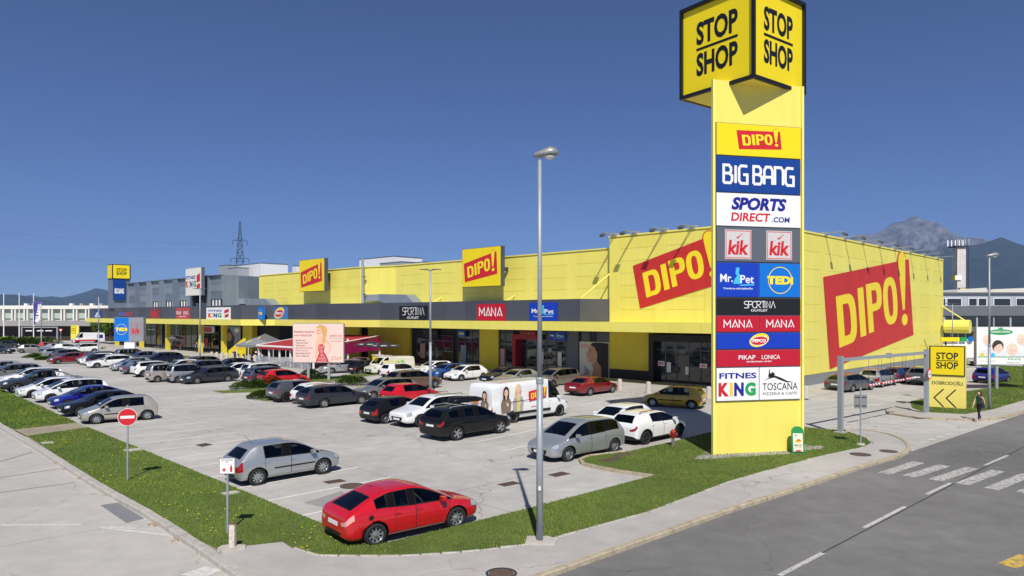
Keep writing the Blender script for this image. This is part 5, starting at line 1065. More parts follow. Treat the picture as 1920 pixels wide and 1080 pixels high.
def mrpet(par, cx, cz, w, h, y):
    text('Mr.', w * .30, h * .24, cx - .27 * w, cz + .05 * h, y, WHT, par, bold=.02); text('Pet', w * .32, h * .24, cx + .22 * w, cz + .02 * h, y, WHT, par, bold=.015); text('Trgovina za naše ljubljenčke', w * .70, h * .075, cx, cz - .26 * h, y, WHT, par, bold=.02)
    q = MB(); F = lambda a, b: (cx + a * w, cz + b * h); q.flat([F(-.11, -.12), F(.07, -.12), F(.09, .05), F(.05, .16), F(.02, .20), F(.04, .30), F(-.01, .29), F(-.05, .29), F(-.06, .18), F(-.02, .12), F(-.08, .02)], y + .001, LBLUE); q.flat([F(-.045, .29), F(.03, .29), F(.025, .34), F(.05, .345), F(.05, .36), F(-.06, .36), F(-.06, .345), F(-.04, .34)], y + .0005, LBLUE); q.flat([F(.05, -.14), F(.40, -.12), F(.38, -.16), F(.05, -.18)], y, LBLUE); q.build('pet_figure', par)
def tedi(par, cx, cz, w, h, y, wide=1.0):
    q = MB(); n = 40; r = min(w, h * 1.0) * .44; q.ring([(cx + r * wide * math.cos(2 * math.pi * k / n), cz + r * math.sin(2 * math.pi * k / n)) for k in range(n)], [(cx + r * .945 * wide * math.cos(2 * math.pi * k / n), cz + r * .945 * math.sin(2 * math.pi * k / n)) for k in range(n)], y, LETY); q.build('logo_ring', par)
    text('TEDi', r * 2.15 * wide, r * .62, cx, cz, y - .003, LETY, par, bold=.06)
o, cx, cz, w, h = panel(4, ROYAL, xi0, xm - .0); mrpet(o, cx, cz, w, h, yF)
o, cx, cz, w, h = panel(4, SKYB, xm, xi1); tedi(o, cx, cz, w, h * .92, yF)
SPOR = {'S': [[(.8, .98), (.2, 1), (0, .8), (.1, .58), (.7, .45), (.8, .2), (.6, 0), (0, .02)]], 'P': [[(0, 0), (0, 1), (.55, 1), (.75, .78), (.55, .52), (.05, .5)]], 'O': [arc(.45, .5, .45, .5, 0, 360, 18)], 'R': [[(0, 0), (0, 1), (.55, 1), (.75, .78), (.55, .52), (.1, .5), (.75, 0)]], 'T': [[(0, 1), (.8, 1)], [(.4, 1), (.4, 0)]], 'J': [[(0, 0), (0, 1)]], 'V': [[(0, 0), (.4, 1), (.8, 0)]], 'Z': [[(0, 0), (0, 1), (.6, 0), (.6, 1)]]}
PEN.update(SPOR)
def sportina(par, cx, cz, w, h, y, m=WHT, t=.035):
    q = MB(); pen_word(q, 'SPORTJZV', w, h * .62, cx, cz + .16 * h, y, t, m, {'S': .85, 'P': .70, 'O': .85, 'R': .80, 'T': .72, 'J': .35, 'Z': .80, 'V': .85}); q.build('logo', par); text('OUTLET', w * .55, h * .20, cx, cz - .38 * h, y, m, par, bold=.015)
o, cx, cz, w, h = panel(5, BLK); sportina(o, cx, cz, w * .36, h * .66, yF, t=.03)
def mana(par, cx, cz, w, h, y, t=.05):
    q = MB(); pen_word(q, 'Mana', w, h, cx, cz, y, t, WHT, {'M': 1.3, 'a': 1.1, 'n': 1.15})
    tot = 1.3 + 1.1 + 1.15 + 1.1 - .25; sx = w / tot
    for xo in (1.3, 1.3 + 1.1 + 1.15): q.ell(cx - w / 2 + (xo + .45) * sx, cz - h * .36, t * .65, t * .65, y, WHT, 10)
    q.build('logo', par)
o, cx, cz, w, h = panel(6, CRIM, xi0, xm); mana(o, cx, cz, w * .66, h * .46, yF)
o, cx, cz, w, h = panel(6, CRIM, xm, xi1); mana(o, cx, cz, w * .66, h * .46, yF)
def pepco(par, cx, cz, w, h, y, base=YELS):
    q = MB(); q.ell(cx + .0 * w, cz + .05 * h, w * .52, h * .5, y, LETY, 28, .25); q.ell(cx, cz, w * .46, h * .36, y - .002, WHT, 28, .12); q.ell(cx, cz, w * .43, h * .32, y - .003, RED, 28, .12); q.build('logo_disc', par); text('PEPCO', w * .70, h * .26, cx, cz, y - .005, WHT, par, bold=.05)
o, cx, cz, w, h = panel(7, ROYAL); pepco(o, cx, cz, w * .23, h * .84, yF)
def pika(par, cx, cz, w, h, y):
    text('PIKAP', w * .40, h * .5, cx - .29 * w, cz + .1 * h, y, WHT, par, bold=.01); text('LONICA', w * .44, h * .5, cx + .28 * w, cz + .1 * h, y, WHT, par, bold=.01); text('MYBORSKI SVET', w * .6, h * .16, cx, cz - .42 * h, y, WHT, par, bold=.02)
    q = MB(); q.ell(cx - .02 * w, cz + .1 * h, h * .33, h * .33, y, BLK, 18); q.ell(cx - .02 * w, cz + .1 * h, h * .27, h * .27, y - .002, RED, 18)
    for a, b in ((-.1, .1), (.08, .12), (0, -.08)): q.ell(cx - .02 * w + a * h, cz + .1 * h + b * h, h * .05, h * .05, y - .004, BLK, 8)
    q.build('ladybird', par)
o, cx, cz, w, h = panel(8, CRIM); pika(o, cx, cz, w * .50, h * .52, yF)
def king(par, cx, cz, w, h, y, full=True):
    text('FITNES', w * .92, h * .18, cx, cz + .26 * h, y, INDIGO, par, bold=.03)
    for ch, a, ww, m in (('K', -.35, .26, RED), ('I', -.165, .075, GOLD), ('N', .025, .24, INDIGO), ('G', .31, .27, GREEN)): text(ch, ww * w, h * .42, cx + a * w, cz - .16 * h, y, m, par, bold=.06)
o, cx, cz, w, h = panel(9, WHT, xi0, xm); king(o, cx, cz, w * .96, h, yF)
o, cx, cz, w, h = panel(9, WHT, xm, xi1); text('TOSCANA', w * .86, h * .22, cx, cz - .10 * h, yF, BLK, o, bold=0.005); text('PIZZERIA & CAFFE', w * .84, h * .085, cx, cz - .32 * h, yF, BLK, o)
q = MB(); F = lambda a, b: (cx + a * w, cz + b * h); q.flat([F(-.42, .06), F(-.30, .14), F(-.14, .18), F(.0, .10), F(.16, .02), F(.36, .02), F(.18, .06), F(.02, .17), F(-.12, .24), F(-.26, .20)], yF, BLK); q.flat([F(-.30, .20), F(-.14, .22), F(-.13, .30), F(-.19, .36), F(-.22, .31), F(-.25, .32), F(-.26, .44), F(-.275, .44), F(-.28, .30)], yF - .001, BLK); q.build('hill_village_drawing', o)
# the cube
CUC = Vector((10.3, 32.0, 0)); CA_ = 3.75; CZ0, CZ1 = 15.72, 19.78; cth = R(82 + 135)                # normal of the left face
cm = Matrix.Translation(CUC - Vector((TM.x, TM.y, 0))); loc = Matrix.Rotation(-TANG, 4, 'Z') @ (CUC - Vector((TM.x, TM.y, 0)))
fa = math.atan2(math.sin(cth), math.cos(cth)); cube_rot = (fa + math.pi / 2) - TANG
mb = MB(); h2 = CA_ / 2; mb.box(-h2 + .06, h2 - .06, -h2 + .06, h2 - .06, CZ0 + .05, CZ1 - .05, YELS); mb.box(-h2 + .1, h2 - .1, -h2 + .1, h2 - .1, CZ0 + .02, CZ0 + .05, PALY)
cu = mb.build('cube', tw); cu.location = loc; cu.rotation_euler = (0, 0, cube_rot)
mb = MB(); t = .13
for sx in (-1, 1):
    for sy in (-1, 1): mb.box(sx * h2 - t / 2, sx * h2 + t / 2, sy * h2 - t / 2, sy * h2 + t / 2, CZ0, CZ1, BLK)
for zc in (CZ0, CZ1):
    for s in (-1, 1): mb.box(-h2 + t / 2, h2 - t / 2, s * h2 - t / 2, s * h2 + t / 2, zc, zc + t * 1.2 if zc == CZ0 else zc + .001, BLK) if zc == CZ0 else mb.box(-h2 + t / 2, h2 - t / 2, s * h2 - t / 2, s * h2 + t / 2, zc - t * 1.2, zc, BLK)
    for s in (-1, 1): mb.box(s * h2 - t / 2, s * h2 + t / 2, -h2 + t / 2, h2 - t / 2, zc if zc == CZ0 else zc - t * 1.2, zc + t * 1.2 if zc == CZ0 else zc, BLK)
mb.build('cube_frame', cu)
def stopshop(par, cx, cz, w, h, y, m=BLK, bold=.025):
    a = text('STOP', w, h * .40, cx, cz + .27 * h, y, m, par, bold=bold); b = text('SHOP', w, h * .40, cx, cz - .27 * h, y, m, par, bold=bold); q = MB(); q.flat([(cx - w / 2, cz - .022 * h), (cx + w / 2, cz - .022 * h), (cx + w / 2, cz + .022 * h), (cx - w / 2, cz + .022 * h)], y, m); return a, b, q.build('rule', par)
zc = (CZ0 + CZ1) / 2
stopshop(cu, 0, zc, 2.15, 2.55, -h2 + .05, bold=.035)
for ch in stopshop(cu, 0, zc, 2.15, 2.55, -h2 + .05, bold=.035): ch.rotation_euler = (0, 0, R(90))
# gravel bed
GRAV = ground_mat('gravel', c(158, 154, 148), var=.45)
sheet('gravel_bed', [g(1301, 862, .09), g(1337, 861, .09), g(1480, 851, .09), g(1548, 838, .09), g(1500, 833, .09), g(1400, 838, .09), g(1336, 838, .09)], .10, GRAV, lawns[0]); mb = MB()
for _ in range(1500):
    a, b = random.random(), random.random(); p = g(1305 + a * 235, 859 - a * 20 + (b - .5) * 6, .1); r = random.uniform(.012, .03); mb.lathe([(0, .10 + r), (r, .10 + r * .4), (r * .8, .09)], [GRAV, CONC][random.random() < .4], (p.x, p.y, 0), n=5)
o = mb.build('gravel'); o['kind'] = 'stuff'; o['label'] = 'grey gravel around the foot of the sign tower'; o['category'] = 'gravel'

# ------------------------------------------------------------ signs on the building
def wsign(label, px0, px1, y, py0, py1, m, depth=.12, name='wall_sign', cat='sign', rz=0.0, z=None, frame=None):
    xa, xb_ = bx(px0, y), bx(px1, y); x = (xa + xb_) / 2; zt, zb = bz(py0, x, y), bz(py1, x, y); t = bthing(name, label, cat, x, y, zb, rz); w = (xb_ - xa) / math.cos(rz); h = zt - zb
    mb = MB(); mb.box(-w / 2, w / 2, -depth, 0, 0, h, m); p = mb.build('panel', t)
    if frame: mb = MB(); mb.box(-w / 2 - .04, w / 2 + .06, -depth + .02, .06, -.04, h + .04, frame); mb.build('casing', t)
    return t, p, w, h, -depth - .004
for lb, px0, px1, y, a, b in (('square yellow box sign with a red board, on the left yellow hall', 568, 614, -2.2, 487, 546), ('square yellow box sign with a red board, larger one over the middle shops', 873.5, 945, -1.2, 465.5, 537)):
    t, p, w, h, yf = wsign(lb, px0, px1, y, a, b, YELS, .5, 'box_sign', frame=ANTH); q = MB(); dipo(q, [(-.43 * w, .12 * h), (.42 * w, .30 * h), (.40 * w, .88 * h), (-.46 * w, .62 * h)], yf, RED, LETY, RED); q.build('logo', p)
    mb = MB()
    for s in (-1, 1): mb.box(s * w * .3 - .08, s * w * .3 + .08, .06, -y + .5, h * .4, h * .5, DARKM)
    mb.build('bracket', t)
t, p, w, h, yf = wsign('black fascia sign with thin white letters', 750, 802, -2.95, 573.5, 601, BLK); sportina(p, 0, h / 2, w * .76, h * .8, yf, t=.07)
t, p, w, h, yf = wsign('crimson fascia sign with wide white letters', 895.5, 948, -2.95, 570, 601, CRIM); mana(p, 0, h * .52, w * .80, h * .50, yf, t=.14)
t, p, w, h, yf = wsign('royal blue fascia sign with a pale pet figure', 994.5, 1046, -2.95, 567.5, 601.5, ROYAL); mrpet(p, 0, h * .5, w, h, yf)
t, p, w, h, yf = wsign('blue fascia sign with round red and white logo', 510.5, 540, -4.55, 575.5, 600, mat('faded_blue', c(70, 120, 180), .5)); pepco(p, 0, h / 2, w * .62, h * .8, yf)
t, p, w, h, yf = wsign('narrow blue fascia sign with yellow letters on the angled corner', 487, 497, -6.0, 576, 599.5, SKYB, .3); tedi(p, 0, h / 2, w * 1.1, h * .8, yf, .85)
t, p, w, h, yf = wsign('white fascia sign with coloured letters', 388.5, 432.5, -7.75, 576.5, 599.5, WHT); king(p, -.12 * w, h / 2, w * .62, h * .9, yf); q = MB(); q.flat([(.27 * w, .5 * h), (.46 * w, .62 * h), (.46 * w, .88 * h), (.27 * w, .76 * h)], yf, RED); q.flat([(.29 * w, .15 * h), (.45 * w, .25 * h), (.45 * w, .5 * h), (.29 * w, .4 * h)], yf, RED); q.build('red_tag', p)
t, p, w, h, yf = wsign('pale red fascia sign with white letters and a dot', 331, 356, -7.75, 577, 599, mat('faded_red', c(186, 70, 76), .5)); pika(p, 0, h / 2, w * .9, h * .6, yf)
t, p, w, h, yf = wsign('dull red square fascia sign left of the pale red one', 282, 300, -7.75, 579, 598, mat('dull_red', c(130, 56, 58), .5)); text('kik', w * .7, h * .6, 0, h / 2, yf, RED, p, bold=.04)
t, p, w, h, yf = wsign('blue and red lettering on the fascia above the blue and grey board', 222, 249, -7.75, 585, 593, ANTH, .04); text('SPORTS', w * .5, h * .8, -w * .25, h / 2, yf, mat('letter_lilac', c(90, 100, 190), .5), p, bold=.05); text('DIRECT', w * .45, h * .8, w * .25, h / 2, yf, RED, p, bold=.05)
t, p, w, h, yf = wsign('small navy fascia sign near the far end of the canopy', 178, 190, -7.75, 583, 598, NAVY); text('BIG\nBANG', w * .8, h * .6, 0, h / 2, yf, WHT, p, bold=.06)
# signs over the doors, posters
t, p, w, h, yf = wsign('crimson door sign over the red portal', 976, 1006, 1.9, 621, 636, CRIM); mana(p, 0, h * .5, w * .8, h * .55, yf, t=.07)
t, p, w, h, yf = wsign('royal blue door sign right of the crimson one', 1031, 1062, 1.9, 622, 638, ROYAL); mrpet(p, 0, h * .5, w, h, yf)
t, p, w, h, yf = wsign('dark door sign with thin letters under the canopy', 790, 822, 1.9, 618, 634, BLACKSHADE); sportina(p, 0, h * .45, w * .8, h * .8, yf, GREYS, .06)
t, p, w, h, yf = wsign('blue and yellow square sign over the middle windows', 859, 873, 1.9, 620, 631, SKYB); text('TEDi', w * .7, h * .4, 0, h / 2, yf, LETY, p, bold=.06)
t, p, w, h, yf = wsign('blue door sign with yellow letters behind the grey tents', 524, 580, .7, 614, 629, NAVY); text('TEDi', w * .4, h * .6, 0, h / 2, yf, LETY, p, bold=.05)
t, p, w, h, yf = wsign('white and red door sign at the far columns', 381, 403, -2.9, 612, 624, POSTW); q = MB(); q.flat([(-w * .45, h * .1), (w * .3, h * .1), (w * .3, h * .9), (-w * .45, h * .9)], yf, mat('faded_red', c(186, 70, 76))); q.build('print', p)
t, p, w, h, yf = wsign('big photo poster of a smiling dark haired woman by the entrance', 1088, 1143, 2.0, 641, 713, mat('poster_beige', c(214, 208, 198), .5), name='poster', cat='poster')
q = MB(); DK = mat('print_black_hair', c(26, 20, 22), .5); SKD = mat('print_skin_deep', c(186, 134, 108), .6); SKM = mat('print_skin_mid', c(206, 158, 130), .6)
q.flat([(-.12 * w, .02 * h), (.40 * w, .02 * h), (.34 * w, .40 * h), (.10 * w, .52 * h), (-.06 * w, .44 * h), (-.02 * w, .25 * h)], yf - .001, SKD); q.flat([(-.16 * w, .90 * h), (-.20 * w, .76 * h), (-.285 * w, .665 * h), (-.24 * w, .64 * h), (-.25 * w, .58 * h), (-.20 * w, .50 * h), (-.13 * w, .455 * h), (.10 * w, .50 * h), (.20 * w, .80 * h), (.06 * w, .94 * h)], yf - .003, SKM)
q.flat([(.02 * w, .86 * h), (-.12 * w, .92 * h), (-.06 * w, .975 * h), (.18 * w, .99 * h), (.49 * w, .97 * h), (.49 * w, .02 * h), (.26 * w, .02 * h), (.24 * w, .35 * h), (.10 * w, .52 * h), (.12 * w, .70 * h)], yf - .005, DK); q.flat([(-.21 * w, .565 * h), (-.12 * w, .56 * h), (-.19 * w, .535 * h)], yf - .006, WHT); q.flat([(-.17 * w, .745 * h), (-.08 * w, .735 * h), (-.09 * w, .725 * h), (-.16 * w, .73 * h)], yf - .006, DK); q.flat([(-.19 * w, .80 * h), (-.05 * w, .80 * h), (-.06 * w, .785 * h), (-.18 * w, .785 * h)], yf - .006, DK)
q.flat([(-.5 * w, .02 * h), (-.1 * w, .02 * h), (-.16 * w, .25 * h), (-.34 * w, .38 * h), (-.3 * w, .2 * h)], yf - .002, mat('print_grey_blossom', c(150, 150, 140), .6, var=.4, vscale=9)); q.build('print', p); text('Poletje\nljubezni', w * .3, h * .12, -.3 * w, .88 * h, yf, RED, p)
t, p, w, h, yf = wsign('tall dark photo poster at the yellow corner by the tents', 418, 452, -2.9, 612, 662, mat('poster_grey', c(150, 152, 158), .5), name='poster', cat='poster'); q = MB(); q.flat([(-.45 * w, .1 * h), (.1 * w, .05 * h), (.2 * w, .6 * h), (-.1 * w, .95 * h), (-.45 * w, .8 * h)], yf, DK); q.ell(-.1 * w, .6 * h, .14 * w, .16 * h, yf - .003, mat('print_skin_deep')); q.ell(.3 * w, .85 * h, .13 * w, .08 * h, yf - .002, WHT); q.build('print', p)
for i, (a, b, y0, y1) in enumerate(((1234, 1246, 677, 686), (1312, 1326, 682, 690))):
    t, p, w, h, yf = wsign(['left', 'right'][i] + ' small white notice with red letters on the corner entrance glass', a, b, 1.75, y0, y1, WHT, .02); text('DIPO!', w * .8, h * .6, 0, h / 2, yf, RED, p, bold=.05)

# ------------------------------------------------------------ free-standing boards
def board(name, label, px0, px1, py0, py1, pyfoot, px_foot=None, cat='billboard', face=WHT, rz=None, depth=.25, twin=True, postw=.12, postm=STEEL, margin=.12):
    base = g(px_foot or (px0 + px1) / 2, pyfoot); Y = base.y; xa, xb_ = (px0 - 960) / FPX * Y, (px1 - 960) / FPX * Y; zt, zb = CAMH - (py0 - HOR) / FPX * Y, CAMH - (py1 - HOR) / FPX * Y
    t = thing(name, label, cat, ((xa + xb_) / 2, Y, 0), 0 if rz is None else rz); w = (xb_ - xa) / math.cos(rz or 0); mb = MB(); mb.box(-w / 2, w / 2, -depth / 2, depth / 2, zb, zt, STEEL); fr = mb.build('case', t); mb = MB(); mb.box(-w / 2 + margin, w / 2 - margin, -depth / 2 - .02, -depth / 2, zb + margin, zt - margin, face); p = mb.build('face', t)
    mb = MB()
    for xx in ((-w * .2, w * .2) if twin else (0,)): m2 = MB(); m2.box(xx - postw, xx + postw, -depth * .3, depth * .3, 0, zb, postm); m2.build('post', t)
    return t, p, w, zb, zt, -depth / 2 - .024
t, p, w, zb, zt, yf = board('advertising_sign', 'blue and grey board on a broad white post in the lot', 216.5, 271.5, 595, 640, 668, 243, 'sign', GREYS, twin=False, postw=.75, postm=WHT, margin=.03, depth=.7)
h = zt - zb; q = MB(); q.flat([(-w / 2 + .04, zb + .04), (0, zb + .04), (0, zt - .04), (-w / 2 + .04, zt - .04)], yf, SKYB); q.flat([(0, zb + .04), (w / 2 - .04, zb + .04), (w / 2 - .04, zt - .04), (0, zt - .04)], yf, mat('board_grey', c(140, 144, 150), .5)); q.build('field', p); tedi(p, -w * .25, (zb + zt) / 2, w * .42, h * .6, yf - .01); kik(p, w * .25, (zb + zt) / 2, w * .38, h * .5, yf - .01, False)
# board with the coloured letters above the grey hall
y_ = -6.4; t, p, w, h, yf = wsign('white roof board with coloured letters in front of the grey hall', 354, 383, y_, 503, 554, mat('board_cream', c(232, 230, 220), .5), .5, 'roof_board', frame=GREYS); text('FITNES', w * .62, h * .13, -.17 * w, h * .66, yf, INDIGO, p, bold=.03)
for ch, a, ww, m in (('K', -.40, .17, RED), ('I', -.27, .05, GOLD), ('N', -.13, .17, INDIGO), ('G', .09, .19, GREEN)): text(ch, ww * w, h * .24, a * w, h * .42, yf, m, p, bold=.06)
q = MB(); q.flat([(.22 * w, .45 * h), (.44 * w, .5 * h), (.44 * w, .8 * h), (.22 * w, .72 * h)], yf, RED); q.flat([(.22 * w, .22 * h), (.44 * w, .27 * h), (.44 * w, .44 * h), (.22 * w, .38 * h)], yf, RED); q.build('red_tag', p); mb = MB(); mb.box(-w * .3, -w * .22, 0, 1.2, -1.2, h * .3, DARKM); mb.box(w * .22, w * .3, 0, 1.2, -1.2, h * .3, DARKM); mb.build('bracket', t)
# pink billboard
PINK = mat('poster_pink', c(240, 208, 196), .55, var=.03, vscale=.4); t, p, w, zb, zt, yf = board('billboard', 'pink billboard with a woman in a red dotted dress, on two steel posts', 550, 645.5, 606.5, 680, 714, 598, 'billboard', PINK, depth=.35, postw=.11, margin=.05)
h = zt - zb; F = lambda a, b: (a * w, zb + b * h); q = MB(); HB = mat('print_golden_hair', c(216, 168, 104), .6); DOT = WHT; SK2 = mat('print_peach', c(240, 190, 158), .6)
q.flat([F(-.05, .02), F(.21, .02), F(.16, .18), F(.11, .28), F(.13, .42), F(.08, .48), F(-.01, .45), F(-.02, .38), F(.02, .25), F(-.02, .12)], yf - .002, RED)
q.flat([F(-.06, .10), F(-.02, .12), F(.0, .36), F(.02, .62), F(-.02, .66), F(-.055, .40)], yf - .003, SK2); q.flat([F(.10, .46), F(.14, .62), F(.20, .56), F(.265, .42), F(.21, .24), F(.17, .22), F(.22, .41), F(.17, .50)], yf - .001, SK2); q.flat([F(-.01, .44), F(.09, .47), F(.135, .62), F(.09, .70), F(.01, .68), F(-.03, .60)], yf - .0015, SK2)
q.flat([F(.08, .50), F(.13, .52), F(.16, .70), F(.18, .84), F(.14, .93), F(.06, .97), F(.0, .93), F(-.02, .86), F(.05, .82), F(.09, .70)], yf - .004, HB); q.ell(.012 * w, zb + .80 * h, .055 * w, .10 * h, yf - .006, SK2, 20, .15); q.flat([F(-.04, .88), F(.07, .90), F(.06, .94), F(.03, .98), F(.01, .94), F(-.03, .92)], yf - .008, HB); q.ell(-.005 * w, zb + .745 * h, .015 * w, .012 * h, yf - .009, RED, 10); q.ell(-.01 * w, zb + .82 * h, .012 * w, .008 * h, yf - .009, HAIRD, 8); q.ell(.03 * w, zb + .82 * h, .012 * w, .008 * h, yf - .009, HAIRD, 8)
def in_dress(a, b): return (.015 - abs(b - .3) * 0 < a) and a < .13 + (.25 - b) * .25
for i in range(12):
    for j in range(12):
        a = -.03 + i * .019 + (j % 2) * .0095; b = .04 + j * .035
        lo = (-.035 + b * .3 if b < .2 else .03 - (b - .25) * .2); hi = (.195 - b * .35 if b < .26 else .105 + (b - .26) * .1)
        if lo + .008 < a < hi - .008 and b < .44: q.ell(a * w, zb + b * h, .0055 * w, .009 * h, yf - .006, DOT, 8)
q.build('printed_woman', p)
DRD = mat('print_wine', c(170, 40, 50), .6); DBR = mat('print_brown', c(90, 50, 50), .6)
text('PRIPRAVLJENA', .40 * w, .055 * h, -.27 * w, zb + .78 * h, yf, DRD, p, bold=.02); text('NA POLETJE?', .35 * w, .055 * h, -.295 * w, zb + .69 * h, yf, DRD, p, bold=.02)
for i, s in enumerate(('MANIKURA', 'TREPALNICE', 'PEDIKURA', 'MADEROTERAPIJA', 'DEPILACIJA', 'MICROBLADING', 'NEGA OBRAZA')): ww = .024 * len(s); text(s, ww * w, .036 * h, (-.44 + ww / 2) * w, zb + (.57 - .066 * i) * h, yf, DBR, p, bold=.01)
text('OBIŠČI NAS', .25 * w, .045 * h, .345 * w, zb + .69 * h, yf, DRD, p, bold=.02); text('BRITOF 27, KRANJ', .26 * w, .03 * h, .345 * w, zb + .62 * h, yf, DBR, p); text('031 876 829', .2 * w, .03 * h, .345 * w, zb + .55 * h, yf, DBR, p); text('Dalí', .22 * w, .10 * h, .36 * w, zb + .12 * h, yf, mat('print_rose', c(206, 140, 120), .6), p, shear=.3)
# white billboard on the right
t, p, w, zb, zt, yf = board('billboard', 'wide white bedding billboard with a family lying down, right of the yellow totem', 1828, 1962, 612.5, 684, 731.5, 1895, 'billboard', mat('poster_white_warm', c(240, 240, 236), .55), depth=.3, postw=.10, margin=.04)
h = zt - zb; q = MB(); HBR = mat('print_brown_hair', c(70, 50, 44), .6); BLO = mat('print_pale_blonde', c(232, 216, 188), .6); FACE = mat('print_face', c(240, 208, 188), .6)
q.flat([F2 for F2 in ((-.46 * w, zb + .2 * h), (.48 * w, zb + .2 * h), (.48 * w, zb + .5 * h), (.2 * w, zb + .36 * h), (-.05 * w, zb + .34 * h), (-.3 * w, zb + .44 * h), (-.46 * w, zb + .36 * h))], yf, mat('print_pillow', c(226, 228, 230), .6))
for a, b, r, hr, sk in ((-.35, .62, .10, BLO, FACE), (-.20, .44, .13, HBR, FACE), (.0, .36, .13, BLO, FACE), (.13, .62, .11, BLO, FACE)):
    q.ell(a * w, zb + (b + .05) * h, r * w * .62, r * w * .66, yf - .003, hr, 22); q.ell(a * w + .005 * w, zb + b * h, r * w * .48, r * w * .52, yf - .006, sk, 22)
    tl = {-.35: .1, -.20: .5, .0: -.2, .13: 1.1}[a]; ct, s_t = math.cos(tl), math.sin(tl); RF = lambda u, v: (a * w + .005 * w + (u * ct - v * s_t) * r * w, zb + b * h + (u * s_t + v * ct) * r * w)
    q.flat([RF(-.5, .2), RF(-.3, .55), RF(.2, .6), RF(.5, .25), RF(.2, .36), RF(-.2, .30)], yf - .008, hr)
    for s in (-1, 1): q.flat([RF(s * .20 - .08, .06), RF(s * .20 + .08, .06), RF(s * .20 + .07, .11), RF(s * .20 - .07, .11)], yf - .009, HBR); q.flat([RF(s * .20 - .1, .16), RF(s * .20 + .1, .16), RF(s * .20, .19)], yf - .009, hr)
    q.flat([RF(-.05, -.10), RF(.07, -.10), RF(.01, .05)], yf - .009, SKM); q.flat([RF(-.18, -.20), RF(.18, -.20), RF(.08, -.31), RF(-.08, -.31)], yf - .009, SKD); q.flat([RF(-.15, -.205), RF(.15, -.205), RF(.10, -.25), RF(-.10, -.25)], yf - .010, WHT); q.flat([RF(-.5, -.3), RF(-.2, -.5), RF(.3, -.48), RF(.75, -.75), RF(-.75, -.75)], yf - .002, mat('print_shirt', c(232, 232, 234), .6))
q.flat([(-.48 * w, zb + .2 * h), (.49 * w, zb + .2 * h), (.49 * w, zb + .22 * h), (-.48 * w, zb + .22 * h)], yf - .004, GREEN); q.ell(-.16 * w, zb + .86 * h, .17 * w, .075 * h, yf - .004, mat('logo_green', c(40, 160, 90), .5), 28); q.flat([(-.19 * w, zb + .94 * h), (-.13 * w, zb + .94 * h), (-.12 * w, zb + .985 * h), (-.145 * w, zb + .96 * h), (-.16 * w, zb + .99 * h), (-.175 * w, zb + .96 * h), (-.20 * w, zb + .985 * h)], yf - .004, GREEN); q.ell(-.42 * w, zb + .26 * h, .03 * w, .03 * w, yf - .006, GOLD, 14); q.ell(-.27 * w, zb + .26 * h, .03 * w, .03 * w, yf - .006, LBLUE, 14); q.build('printed_family', p)
text('SLOVENSKA POSTELJA', .27 * w, .065 * h, -.16 * w, zb + .86 * h, yf - .008, WHT, p, bold=.03); text('KRANJ', .17 * w, .075 * h, .03 * w, zb + .145 * h, yf, GREEN, p, bold=.01); text('KOROŠKA CESTA 2', .2 * w, .035 * h, .03 * w, zb + .06 * h, yf, BLK, p); text('www.postelja.si', .24 * w, .03 * h, -.33 * w, zb + .1 * h, yf, GREEN, p)
# yellow welcome totem
b0 = g(1776, 765.5, .09); t = thing('welcome_totem', 'yellow welcome totem with black frame and double arrow by the entrance', 'totem', (b0.x, b0.y, 0), R(-36)); Y = b0.y; w = 59 / FPX * Y * 1.0; zt = CAMH - (648 - HOR) / FPX * Y
mb = MB(); mb.box(-w / 2, w / 2, 0, .55, .12, zt, YELP); mb.build('body', t); mb = MB(); mb.box(-w / 2 + .1, w / 2 - .1, .08, .47, 0, .12, DARKM); mb.build('foot', t)
zs_ = CAMH - (704.5 - HOR) / FPX * Y; mb = MB(); mb.box(-w / 2 + .03, w / 2 - .03, -.06, 0, zs_, zt - .02, BLK); p = mb.build('sign_frame', t); mb = MB(); mb.box(-w / 2 + .09, w / 2 - .09, -.075, -.06, zs_ + .06, zt - .08, YELS); p2 = mb.build('sign_face', p); stopshop(t, 0, (zs_ + zt) / 2, w * .60, (zt - zs_) * .58, -.08)
text('DOBRODOŠLI', w * .84, .27, 0, zs_ - .45, -.004, BLK, t, bold=.015); q = MB()
zc_ = zs_ - 1.45
for xo in (-.15, .55): strokes(q, [[(.42, 0), (0, .5), (.42, 1)]], .075, -w * .36 + (xo + .15) * .95, zc_ - .55, 1.25, 1.15, -.004, BLK)
q.build('double_arrow', t)
# left end sign tower on the grey hall
yT = -6.6; xa, xb_ = bx(213, yT), bx(243.5, yT); zt = bz(498, xa, yT); zm = bz(525, xa, yT); z3 = bz(563, xa, yT); t = bthing('sign_tower', 'smaller yellow and navy sign tower on the end of the grey hall', 'sign tower', (xa + xb_) / 2, yT, 4.0, R(89.5)); w = 31 / FPX * bw((xa + xb_) / 2, yT).y * 1.02
mb = MB(); mb.box(-w / 2 + .1, w / 2, .3, w * .9, 3.4, zm - 4, GRP[1]); mb.build('shaft', t); mb = MB(); mb.box(-w / 2, w / 2, 0, w, zm - 4, zt - 4, BLK); p = mb.build('cube', t); mb = MB(); mb.box(-w / 2 + .15, w / 2 - .2, -.03, 0, zm - 4 + .15, zt - 4 - .15, YELS); mb.box(-w / 2 - .03, -w / 2, .2, w - .2, zm - 4 + .15, zt - 4 - .15, YELS); mb.build('cube_face', p); stopshop(t, 0, (zm + zt) / 2 - 4, w * .56, (zt - zm) * .5, -.04)
mb = MB(); mb.box(-w / 2 + .2, w * .18, -.1, .3, z3 - 4, zm - 4 - .1, NAVY); o = mb.build('navy_panel', t); text('BIG BANG', w * .5, (zm - z3) * .26, -.13 * w, (zm + z3) / 2 - 4 - .3, -.11, WHT, o, bold=.05)
